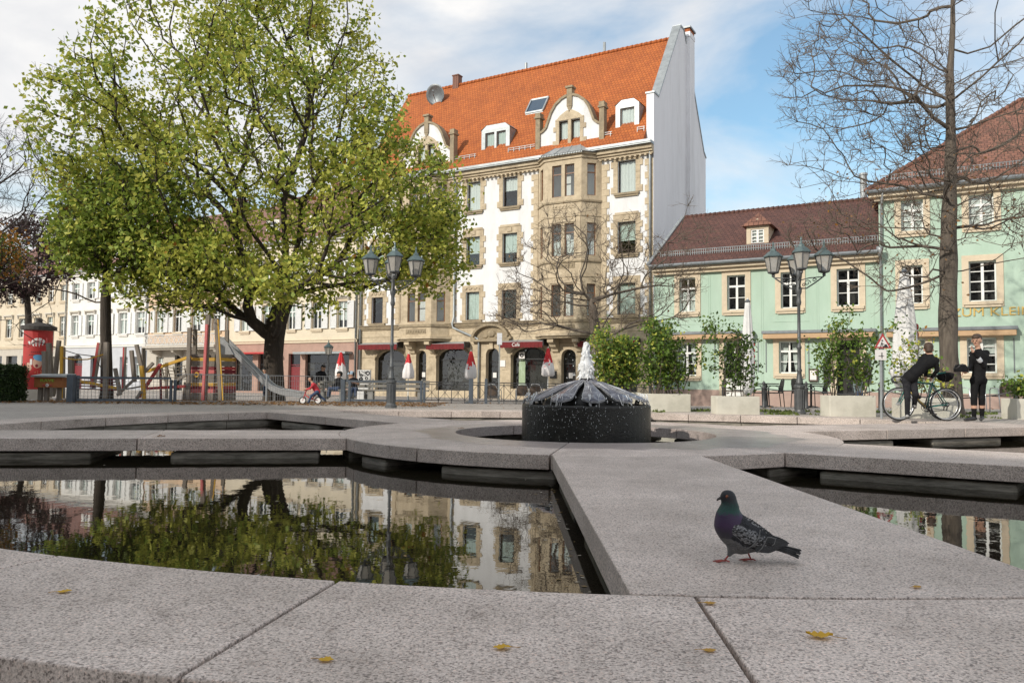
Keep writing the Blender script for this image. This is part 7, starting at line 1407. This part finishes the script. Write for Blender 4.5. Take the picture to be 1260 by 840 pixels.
# bending cyclist
J, o = JP(1117, 514.5, 15.3, dict(pelvis=(1119.5, 464), chest=(1140, 445.5, .06), neck=(1145.5, 438, .1), head=(1142.5, 430, .16), shR=(1151.5, 443, -.04), shL=(1138, 438.5, .2), elR=(1153, 455.5, .0), haR=(1147, 463.5, .18), elL=(1140, 452, .32), haL=(1139, 462, .34), hipL=(1115.5, 468, .02), hipR=(1123, 467.5, .04), knL=(1116.5, 489, -.05), knR=(1126.5, 485, -.06), anL=(1116.5, 510.5, .0), anR=(1125, 498, .1), toL=(1118, 513.3, .16), toR=(1126, 501, .26)))
bm = figure('person', 'man in black bending over the green bicycle with his back turned', o, J, [M_CLB, M_JEANB, M_SKIN, M_HAIR, M_SHOEG, M_EYE, M_LIP, M_SILV], .009, 'cyclists by the bare tree', .92, (.35, .9, -.35), 1.0)
# ------------------------------------------------------------------ bicycles
M_TYRE = mat('black_tyre', (.02, .02, .02), (.03, .03, .03), 20, .8); M_RIM = mat('silver_rim', (.62, .63, .64), (.52, .53, .54), 10, .3, metal=.6); M_TEAL = mat('teal_bike_paint', (.02, .15, .13), (.015, .12, .105), 6, .25); M_GOLDP = mat('gold_bike_paint', (.45, .35, .13), (.38, .29, .10), 6, .3); M_BLKB = mat('black_bike_parts', (.015, .015, .015), (.025, .025, .025), 15, .4); M_NAVY = mat('dark_grey_bike_paint', (.05, .055, .06), (.035, .04, .045), 6, .3)
def bicycle(label, loc, rz, mf, mt, wb=1.0, r=.325, bag=True):
    """front wheel at -x"""
    t = thing('bicycle', label, 'bicycle', loc, rz, 'touring bicycles of the cyclists'); z0 = r + .012
    for sx in (-1, 1):
        w = MB(); w.torus((0, 0, 0), r, .0135, 40, 6); W_ = w.build('wheel', M_TYRE, t, smooth=True); W_.location = (sx*wb/2, 0, z0)
        b = MB(); b.torus((0, 0, 0), r - .022, .0115, 40, 6); b.build('rim', M_RIM, W_, smooth=True)
        b = MB()
        for k in range(20): a = 2*math.pi*k/20; b.tube([(.02*math.cos(a + .8), .02*(-1)**k, .02*math.sin(a + .8)), ((r-.02)*math.cos(a), 0, (r-.02)*math.sin(a))], .0016, 3)
        b.tube([(0, -.05, 0), (0, .05, 0)], .02, 8); b.build('spokes', M_RIM, W_)
    bb = Vector((.08, 0, .27)); st = Vector((.22, 0, .78)); ra = Vector((wb/2, 0, z0)); ht = Vector((-.30, 0, .80)); hb = Vector((-.335, 0, .66)); fa_ = Vector((-wb/2, 0, z0))
    b = MB(); b.tube([bb, st], .0155, 8); b.tube([st + Vector((.0, 0, -.03)), ht], .0145, 8); b.tube([hb, ht + Vector((.01, 0, .03))], .019, 8)
    for y in (-.05, .05): b.tube([bb + Vector((0, y*.6, 0)), ra + Vector((0, y, 0))], .010, 6); b.tube([st + Vector((0, y*.3, -.04)), ra + Vector((0, y, 0))], .009, 6)
    b.build('frame', mf, t, smooth=True); b = MB(); b.tube([bb, hb], .0175, 8); b.build('down_tube', mt, t, smooth=True)
    b = MB()
    for y in (-.05, .05): b.tube([hb + Vector((0, y*.7, 0)), hb.lerp(fa_, .6) + Vector((.012, y, 0)), fa_ + Vector((0, y, 0))], [.012, .011, .008], 6)
    b.build('fork', mf, t, smooth=True)
    b = MB(); b.tube([ht + Vector((0, 0, .03)), ht + Vector((-.01, 0, .09)), ht + Vector((-.09, 0, .10))], .013, 6); c = ht + Vector((-.09, 0, .10))
    for y in (-1, 1): b.tube([c, c + Vector((0, y*.2, 0)), c + Vector((-.07, y*.21, .0)), c + Vector((-.12, y*.215, -.05)), c + Vector((-.08, y*.22, -.12)), c + Vector((0, y*.22, -.13))], .014, 6)
    b.build('handlebar', M_BLKB, t, smooth=True)
    b = MB(); b.tube([st, st + Vector((.035, 0, .14))], .013, 8); b.build('seat_post', M_RIM, t); s0 = st + Vector((.04, 0, .15))
    b = MB(); b.add([(s0.x - .16, -.018, s0.z), (s0.x - .16, .018, s0.z), (s0.x + .02, -.045, s0.z + .005), (s0.x + .02, .045, s0.z + .005), (s0.x + .13, -.075, s0.z + .02), (s0.x + .13, .075, s0.z + .02), (s0.x - .15, -.01, s0.z - .04), (s0.x - .15, .01, s0.z - .04), (s0.x + .12, -.05, s0.z - .04), (s0.x + .12, .05, s0.z - .04)], [(0, 1, 3, 2), (2, 3, 5, 4), (6, 8, 9, 7), (0, 2, 6), (2, 4, 8, 6), (1, 7, 3), (3, 7, 9, 5), (0, 6, 7, 1), (4, 5, 9, 8)]); b.build('saddle', M_BLKB, t, bevel=.012)
    b = MB(); b.torus(bb + Vector((0, -.04, 0)), .085, .006, 24, 5); b.torus(bb + Vector((0, -.04, 0)), .03, .012, 12, 5); b.bar(bb + Vector((0, -.06, 0)), bb + Vector((.10, -.06, -.13)), .02, .012); b.bar(bb + Vector((0, .06, 0)), bb + Vector((-.10, .06, .13)), .02, .012); b.box(bb.x + .06, bb.x + .14, -.13, -.065, bb.z - .145, bb.z - .12); b.build('crankset', M_BLKB, t)
    b = MB(); b.torus(ra + Vector((0, -.035, 0)), .04, .012, 16, 5); b.bar(ra + Vector((0, -.045, -.02)), ra + Vector((-.02, -.045, -.12)), .02, .012); b.tube([ra + Vector((0, -.04, .04)), bb + Vector((0, -.04, .085))], .004, 4); b.tube([ra + Vector((-.02, -.04, -.12)), bb + Vector((0, -.04, -.085))], .004, 4); b.build('rear_gears', M_BLKB, t)
    b = MB(); b.tube([bb.lerp(hb, .35) + Vector((.02, 0, .055)), bb.lerp(hb, .75) + Vector((.02, 0, .055))], .034, 10); b.build('bottle', M_BLKB, t, smooth=True)
    return t
p = at(1135.5, 517.5, 15.75); bicycle('teal and gold road bicycle the man is bending over', p, R(2), M_TEAL, M_GOLDP, .98)
q = at(1133, 516.5, 16.25); bicycle('dark grey bicycle leaning behind the teal one', q, R(-3), M_NAVY, M_NAVY, .93, .315)
b = MB(); v = at(1162, 464, 15.72); pr = [('c', (-.07, 0, .01), (.09, 0, .02), .075, .085, 0, .03), ('c', (.09, 0, .02), (.15, 0, .05), .07, .04, 0, .03), ('c', (-.06, 0, -.02), (.05, 0, -.05), .05, .05, 0, .03)]
t = thing('saddle_bag', 'black bag strapped behind the saddle of the teal bicycle', 'bag', v); sdf_body('pouch', pr, [M_CLB], t, .01); b = MB(); b.bar((-.16, -.03, .075), (.0, -.05, .10), .02, .03); b.build('green_strap', M_TEAL, t); b = MB(); b.torus((-.02, 0, .0), .088, .008, 16, 5, 'x'); b.build('strap', M_BLKB, t)
# the small people by the playground
MC_ = lambda a, b_, hair=M_HAIRK, shoe=M_SHOE, x=M_LB: [a, b_, M_SKIN, hair, shoe, M_EYE, M_LIP, x]
J, o = JP(383, 496, 21.8, dict(pelvis=(390.5, 481.5), chest=(386.5, 475), neck=(384.5, 471.5), head=(382, 466), shL=(386.5, 473, .1), shR=(386, 473, -.1), elL=(381.5, 477.5, .14), haL=(377.3, 478.8, .12), elR=(381.5, 478, -.14), haR=(377.3, 479, -.12), hipL=(390.5, 482.5, .05), hipR=(390, 482.5, -.05), knL=(393.5, 487, .06), knR=(383.5, 486.5, -.08), anL=(399.5, 491.5, .06), anR=(379.8, 494, -.08), toL=(401.3, 494, .06), toR=(377.5, 495.2, -.08)))
figure('person', 'small child in a red jacket riding a little red bike', o, J, MC_(M_RJ, M_JEAN), .011, None, .60, (-1, -.25, -.05), 1.0)
t = thing('balance_bike', 'little red bike with white wheels under the child in red', 'bicycle', o); W0, W1 = at(372.5, 492.5, 21.8) - o, at(391.2, 492.5, 21.8) - o
for w_ in (W0, W1):
    b = MB(); b.torus((0, 0, 0), .085, .018, 20, 6); w = b.build('wheel', M_TYRE, t, smooth=True); w.location = w_; b = MB(); b.lathe([(.075, -.012), (.078, 0), (.075, .012)], 16); k = b.build('rim', M_LETTER, w); k.rotation_euler = (R(90), 0, 0)
hb_, sd = at(376.8, 480.3, 21.8) - o, at(389.5, 484.5, 21.8) - o; b = MB(); b.tube([W0, hb_], .016, 6); b.tube([W0.lerp(hb_, .6), (W0 + W1)/2 + Vector((0, 0, .05)), W1], .018, 6); b.tube([(W0 + W1)/2 + Vector((.05, 0, .05)), sd], .016, 6); b.build('frame', M_PRED, t, smooth=True)
b = MB(); b.tube([hb_ + Vector((0, -.15, .02)), hb_, hb_ + Vector((0, .15, .02))], .014, 6); b.build('handlebar', M_BLKB, t); b = MB(); b.ball(sd, .06, 8, 6, (1.4, .8, .4)); b.build('saddle', M_BLKB, t, smooth=True)
J, o = JP(326, 487.5, 26.6, dict(pelvis=(326, 473), chest=(326, 465), neck=(326, 460.5), head=(325.5, 456), shL=(329.5, 462.5, .05), shR=(322.5, 462.5, -.05), elL=(331, 468, .05), haL=(331, 473, -.08), elR=(322, 468, -.05), haR=(323, 473, -.1), hipL=(327.5, 474, .04), hipR=(324.5, 474, -.04), knL=(327.5, 480, 0), knR=(324.5, 480, -.04), anL=(327.5, 486, .03), anR=(324.5, 486, .03), toL=(330, 487, -.05), toR=(327, 487, -.08)))
figure('person', 'child in a light blue shirt standing behind the slide', o, J, MC_(M_LB, M_JEAN), .013, None, .66, (.8, -.6, 0), 1.0)
J, o = JP(394, 487, 27.6, dict(pelvis=(394, 470), chest=(394, 460.5), neck=(396, 456.5), head=(398, 452.8), shL=(398.5, 458.5, .12), shR=(390.5, 459.5, -.1), elL=(402, 464.5, .05), haL=(404, 469.5, -.05), elR=(389.3, 466, -.1), haR=(392, 471, -.2), hipL=(396, 471, .05), hipR=(392.3, 471, -.05), knL=(397, 478.5, 0), knR=(392.5, 478.5, -.05), anL=(397, 485.5, .06), anR=(392.3, 485.5, .05), toL=(399, 486.5, -.05), toR=(394.5, 486.7, -.06)))
figure('person', 'dark-haired woman in a black top leaning towards the seated people', o, J, MC_(M_DKT, M_KHA), .015, None, .84, (.75, -.6, -.2), 1.0, hl=.02)
J, o = JP(410, 490, 26.6, dict(pelvis=(417.5, 477), chest=(417, 468.5), neck=(417.8, 465), head=(417.5, 461), shL=(420, 467, .12), shR=(414, 467.5, -.12), elL=(419, 473, .1), haL=(412, 475, .02), elR=(412.5, 473, -.15), haR=(408.5, 475, -.1), hipL=(417, 478, .08), hipR=(415.5, 478, -.08), knL=(407.5, 476.8, .1), knR=(405.5, 477.5, -.08), anL=(405, 487, .1), anR=(404, 487.3, -.08), toL=(402, 488.7, .06), toR=(400.8, 489, -.12)))
figure('person', 'person in a black top and dark blue jeans seated on the bench facing left', o, J, MC_(M_DKT, M_JEAN), .015, None, .84, (-.9, -.4, -.1), 1.0)
J, o = JP(434, 490, 26.0, dict(pelvis=(436, 477.5), chest=(434.5, 469), neck=(433.5, 465), head=(432, 461), shL=(439, 467.5, .1), shR=(430.5, 468, -.1), elL=(441, 472.5, -.05), haL=(435.5, 470.5, -.2), elR=(429, 473.5, -.14), haR=(432, 477, -.25), hipL=(437.5, 478.5, .05), hipR=(434, 478.5, -.05), knL=(437.5, 478.5, -.42), knR=(432.5, 478.8, -.42), anL=(437.5, 487, -.4), anR=(432, 487.2, -.42), toL=(438, 489, -.56), toR=(431, 489, -.56)))
figure('person', 'seated person in a black top and a light blue cap resting both arms', o, J, MC_(M_DKT, M_JEAN), .015, None, .84, (-.8, -.6, -.15), 1.0, extra='cap', short=True)
J, o = JP(1055, 500, 24.6, dict(pelvis=(1056, 483), chest=(1056.5, 472), neck=(1057.5, 466), head=(1058.8, 460), shL=(1061.5, 469, .12), shR=(1052, 469.5, -.08), elL=(1063, 478, .05), haL=(1059, 483, -.15), elR=(1050.5, 478, -.1), haR=(1053, 484, -.25), hipL=(1058, 484, .05), hipR=(1054, 484, -.05), knL=(1060, 483.5, -.42), knR=(1055, 484, -.42), anL=(1060, 496, -.4), anR=(1055, 496.5, -.42), toL=(1061, 499, -.55), toR=(1054, 499, -.55)))
figure('person', 'person in a grey-green top seated at the tavern door behind the tall bush', o, J, MC_(M_GRT, M_JEAN, M_HAIR), .015, None, .84, (.5, -.85, 0), 1.0)
chair(Vector((o.x + .03, o.y + .0, o.z)), R(0), M_BWICK, M_BWICK, 'black wicker chair under the person at the tavern door', G2)
# ------------------------------------------------------------------ the pigeon
PO = on_ground(905, 690.5, 0.0)
def neck_mat():
    m = bpy.data.materials.new('iridescent_feathers'); m.use_nodes = True; n = m.node_tree.nodes; l = m.node_tree.links; b = n['Principled BSDF']; b.inputs['Roughness'].default_value = .5; b.inputs['Specular IOR Level'].default_value = .3
    t = n.new('ShaderNodeTexCoord'); z = n.new('ShaderNodeTexNoise'); z.inputs['Scale'].default_value = 90; l.new(t.outputs['Object'], z.inputs['Vector']); s = n.new('ShaderNodeSeparateXYZ'); l.new(t.outputs['Object'], s.inputs[0])
    q = n.new('ShaderNodeMath'); q.operation = 'MULTIPLY_ADD'; q.inputs[1].default_value = .05; l.new(z.outputs[0], q.inputs[0]); l.new(s.outputs[2], q.inputs[2])
    r = n.new('ShaderNodeValToRGB'); e = r.color_ramp.elements; mr = n.new('ShaderNodeMapRange'); mr.inputs[1].default_value = .10; mr.inputs[2].default_value = .33; l.new(q.outputs[0], mr.inputs[0])
    st = ((.0, (.07, .07, .078)), (.22, (.04, .036, .05)), (.38, (.050, .026, .066)), (.54, (.042, .026, .060)), (.62, (.012, .055, .045)), (.74, (.012, .034, .031)), (.82, (.022, .023, .027)))
    while len(e) < len(st): e.new(.5)
    for q_, (p, c) in zip(e, st): q_.position = p; q_.color = (*c, 1)
    l.new(mr.outputs[0], r.inputs[0]); l.new(r.outputs[0], b.inputs['Base Color'])
    v = n.new('ShaderNodeTexVoronoi'); v.inputs['Scale'].default_value = 150; l.new(t.outputs['Object'], v.inputs['Vector']); u = n.new('ShaderNodeBump'); u.inputs['Strength'].default_value = .15; u.inputs['Distance'].default_value = .003; l.new(v.outputs[0], u.inputs['Height']); l.new(u.outputs[0], b.inputs['Normal']); return m
def wing_mat():
    m = bpy.data.materials.new('checkered_wing'); m.use_nodes = True; n = m.node_tree.nodes; l = m.node_tree.links; b = n['Principled BSDF']; b.inputs['Roughness'].default_value = .6
    t = n.new('ShaderNodeTexCoord'); g = n.new('ShaderNodeMapping'); g.inputs['Rotation'].default_value = (0, R(35), 0); g.inputs['Scale'].default_value = (1, .3, 1.7); l.new(t.outputs['Object'], g.inputs[0])
    v = n.new('ShaderNodeTexVoronoi'); v.inputs['Scale'].default_value = 125; l.new(g.outputs[0], v.inputs['Vector']); s = n.new('ShaderNodeSeparateColor'); l.new(v.outputs['Color'], s.inputs[0])
    r = n.new('ShaderNodeValToRGB'); r.color_ramp.interpolation = 'LINEAR'; e = r.color_ramp.elements; e[0].position = .34; e[1].position = .42; e[0].color = (.012, .012, .014, 1); e[1].color = (.25, .252, .26, 1)
    sx = n.new('ShaderNodeSeparateXYZ'); l.new(t.outputs['Object'], sx.inputs[0]); mr = n.new('ShaderNodeMapRange'); mr.inputs[1].default_value = .085; mr.inputs[2].default_value = .13; mr.inputs[3].default_value = 0; mr.inputs[4].default_value = .6; l.new(sx.outputs[0], mr.inputs[0]); sb = n.new('ShaderNodeMath'); sb.operation = 'SUBTRACT'; l.new(s.outputs[0], sb.inputs[0]); l.new(mr.outputs[0], sb.inputs[1]); l.new(sb.outputs[0], r.inputs[0])
    d = n.new('ShaderNodeValToRGB'); d.color_ramp.elements[0].position = .25; d.color_ramp.elements[1].position = .6; d.color_ramp.elements[0].color = (1, 1, 1, 1); d.color_ramp.elements[1].color = (.45, .45, .47, 1); l.new(v.outputs['Distance'], d.inputs[0])
    x = n.new('ShaderNodeMix'); x.data_type = 'RGBA'; x.blend_type = 'MULTIPLY'; x.inputs[0].default_value = 1; l.new(r.outputs[0], x.inputs[6]); l.new(d.outputs[0], x.inputs[7]); l.new(x.outputs[2], b.inputs['Base Color'])
    u = n.new('ShaderNodeBump'); u.inputs['Strength'].default_value = .6; u.inputs['Distance'].default_value = .004; l.new(v.outputs['Distance'], u.inputs['Height']); l.new(u.outputs[0], b.inputs['Normal']); return m
M_NECK = neck_mat(); M_WING = wing_mat(); M_PSLATE = mat('slate_feathers', (.040, .041, .047), (.020, .021, .025), 60, .7, .5, 160, spec=.2); M_PBELLY = mat('grey_belly_feathers', (.15, .146, .148), (.09, .088, .092), 50, .7, .6, 160); M_PDARK = mat('dark_flight_feathers', (.016, .016, .018), (.035, .035, .038), 40, .5, .4, 120, stretch=(.3, 3, 3)); M_PFOOT = mat('red_bird_feet', (.42, .09, .075), (.32, .06, .05), 80, .5, .5, 200); M_PBEAK = mat('dark_beak', (.03, .028, .028), (.05, .045, .045), 30, .4); M_PPALE = mat('pale_feather_bar', (.17, .168, .165), (.12, .12, .12), 60, .7); M_CERE = mat('pale_cere', (.45, .43, .42), (.38, .36, .35), 30, .6); M_PEYE = mat('orange_bird_eye', (.35, .09, .02), (.28, .07, .015), 20, .15)
t = thing('pigeon', 'dark grey pigeon with a green and purple neck walking left on the granite walkway', 'pigeon', PO, R(-6)); t.scale = (.97, .97, .97)
c = lambda u, v, y=0: ((u - 297)*.000535, y, (710 - v)*.000535)
pr = [('e', c(240, 193), (.0315, .0255, .0285), 0, .012), ('c', c(222, 190), c(204, 203), .020, .012, 0, .010), ('c', c(252, 215), c(258, 265), .022, .026, 0, .015), ('c', c(258, 265), c(243, 345), .026, .044, 0, .03), ('c', c(243, 340), c(248, 420), .044, .056, 0, .03), ('c', c(248, 420), c(290, 446), .056, .057, 0, .03), ('c', c(290, 446), c(345, 478), .057, .058, 1, .03), ('c', c(345, 478), c(440, 510), .058, .047, 1, .03), ('c', c(440, 510), c(540, 548), .047, .028, 1, .03), ('c', c(540, 548), c(640, 575), .028, .016, 1, .02), ('c', c(275, 500), c(340, 560), .045, .040, 2, .03), ('c', c(340, 560), c(460, 570), .040, .024, 2, .03),
      ('c', c(285, 560, -.02), c(243, 645, -.022), .030, .010, 2, .02), ('c', c(365, 570, .02), c(395, 632, .022), .028, .009, 2, .02)]
sdf_body('body', pr, [M_NECK, M_PSLATE, M_PBELLY], t, .0032, .02)
for sg in (-1, 1):
    pl_ = [(238,440),(262,395),(310,362),(370,352),(430,378),(490,418),(545,460),(600,500),(642,534),(625,560),(585,580),(520,598),(470,606),(420,612),(360,606),(300,584),(255,548),(232,500)]
    axn = np.array([(200,400,.050),(248,420,.056),(345,478,.058),(440,510,.047),(540,548,.030),(640,575,.018),(720,590,.014)])
    E0 = np.array(pl_, float); E1 = np.roll(E0, -1, 0)
    def edge(u, v):
        p = np.array([u, v]); d = E1 - E0; tt = np.clip(((p - E0)*d).sum(1)/(d*d).sum(1), 0, 1); ds = np.linalg.norm(p - E0 - d*tt[:, None], axis=1).min()
        ins = sum(((y0 > v) != (y1 > v)) and (u < (x1 - x0)*(v - y0)/(y1 - y0) + x0) for (x0, y0), (x1, y1) in zip(E0, E1)) % 2
        return ds if ins else -ds
    us, vs_ = np.arange(222, 656, 9), np.arange(344, 622, 9); V, F, idm = [], [], {}
    for i, u in enumerate(us):
        for j, v in enumerate(vs_):
            ds = edge(u, v)
            if ds < -9: continue
            r = np.interp(u, axn[:, 0], axn[:, 2]); vc = np.interp(u, axn[:, 0], axn[:, 1]); dz = (v - vc)*.000535
            y = math.sqrt(max(r*r - dz*dz, (.35*r)**2)) + (.003 + .0125*min(1, max(0, (ds + 9)/34))**.6); idm[i, j] = len(V); V.append(c(u, v, sg*y))
    for i in range(len(us) - 1):
        for j in range(len(vs_) - 1):
            q = [idm.get(k) for k in ((i, j), (i+1, j), (i+1, j+1), (i, j+1))]
            if None not in q: F.append(tuple(q))
    b = MB(); b.add(V, F); w = b.build('wing', M_WING, t, smooth=True)
    for k in range(7):                       # flight feathers laid over each other towards the tail
        a = Vector(c(430 + 16*k, 588 - 14*k, sg*(.056 - .0035*k))); e = Vector(c(575 + 24*k if k < 5 else 640 + 12*k, 606 - 10*k, sg*(.030 - .003*k))); d = (e - a); n_ = 6; vs = []
        for i in range(n_ + 1):
            u = i/n_; ww = (.009 + .002*(k % 2))*(1 - (max(0, u - .6)/.4)**2*.85); p = a + d*u
            vs += [p + Vector((0, sg*(.002 + .006*math.sin(u*2.5)), ww)), p + Vector((0, sg*(.004 + .006*math.sin(u*2.5)), -ww))]
        vs2 = [v - Vector((0, sg*.004, 0)) for v in vs]; m = len(vs); b = MB(); b.add(vs + vs2, [(2*i, 2*i+1, 2*i+3, 2*i+2) for i in range(n_)] + [(m+2*i, m+2*i+2, m+2*i+3, m+2*i+1) for i in range(n_)] + [(2*i, 2*i+2, m+2*i+2, m+2*i) for i in range(n_)] + [(2*i+1, m+2*i+1, m+2*i+3, 2*i+3) for i in range(n_)]); b.build('flight_feather', M_PDARK, w, smooth=False)
    for pts in ([(440, 610), (480, 575), (505, 530), (525, 488), (555, 490), (590, 500), (580, 540), (560, 555)], [(345, 590), (400, 560), (440, 520), (462, 470), (470, 430)]):
        b = MB(); b.tube([Vector(c(u, v, sg*max(math.sqrt(max(np.interp(u, axn[:, 0], axn[:, 2])**2 - ((v - np.interp(u, axn[:, 0], axn[:, 1]))*.000535)**2, (.35*np.interp(u, axn[:, 0], axn[:, 2]))**2)) + .0165, .0640 - .00007*max(0, u - 430)))) for u, v in pts], .0022, 5); b.build('wing_bar', M_PPALE, w, smooth=True)
for k in range(9):                           # tail feathers
    y = (k - 4)*.0082; b = MB(); p0 = Vector(c(560, 546 + abs(k-4)*8, y*.45)); p1 = Vector(c(690, 574 + abs(k - 4)*9, y*.85)); p2 = Vector(c(808 - abs(k - 4)*9, 600 + abs(k - 4)*11 + (k % 2)*3, y)); w0 = .0085
    vs = []; 
    for p, w_ in ((p0, .5), (p1, 1.0), (p2, 1.05)): vs += [p + Vector((0, -w0*w_, .0015*(k % 3))), p + Vector((0, w0*w_, .0015*(k % 3))), p + Vector((0, w0*w_, -.007 + .0015*(k % 3))), p + Vector((0, -w0*w_, -.007 + .0015*(k % 3)))]
    b.add(vs, [(0, 1, 5, 4), (4, 5, 9, 8), (1, 2, 6, 5), (5, 6, 10, 9), (2, 3, 7, 6), (6, 7, 11, 10), (3, 0, 4, 7), (7, 4, 8, 11), (0, 3, 2, 1), (8, 9, 10, 11)]); b.build('tail_feather', M_PDARK, t)
b = MB(); b.tube([c(200, 200), c(180, 205), c(160, 216), c(150, 228)], [.0075, .0068, .005, .0015], 8); b.build('beak', M_PBEAK, t, smooth=True)
b = MB(); b.ball(c(193, 203), .0058, 8, 6, (1.3, .9, .8)); b.build('cere', M_CERE, t, smooth=True)
for sg in (-1, 1): 
    b = MB(); b.ball(c(224, 186, sg*.0245), .0062, 10, 8, (1, .6, 1)); e = b.build('eye', M_PEYE, t, smooth=True); b = MB(); b.ball(c(224, 186, sg*.0282), .0032, 8, 6, (1, .5, 1)); b.build('pupil', M_EYE, e, smooth=True)
def foot(ax, ay, az, bx, y, name):
    lg_ = [Vector(c(ax, ay, y)), Vector(c(bx, 700, y))]; b = MB(); b.tube([lg_[0], lg_[1] + Vector((0, 0, .004))], [.0042, .0036], 7)
    o_ = lg_[1]; o_.z = .0048
    for (dx, dy, l) in ((-1, -.42, .040), (-1, 0.02, .050), (-1, .45, .038), (1, .1, .022)):
        d = Vector((dx, dy, 0)).normalized(); b.tube([o_ + Vector((0, 0, .002)), o_ + d*l*.35 + Vector((0, 0, .003)), o_ + d*l*.75, o_ + d*l + Vector((0, 0, -.002))], [.004, .0036, .0034, .0015], 6)
    b.build('leg', M_PFOOT, t, smooth=True)
foot(246, 640, 0, 205, -.022, 'a'); foot(396, 628, 0, 425, .022, 'b')
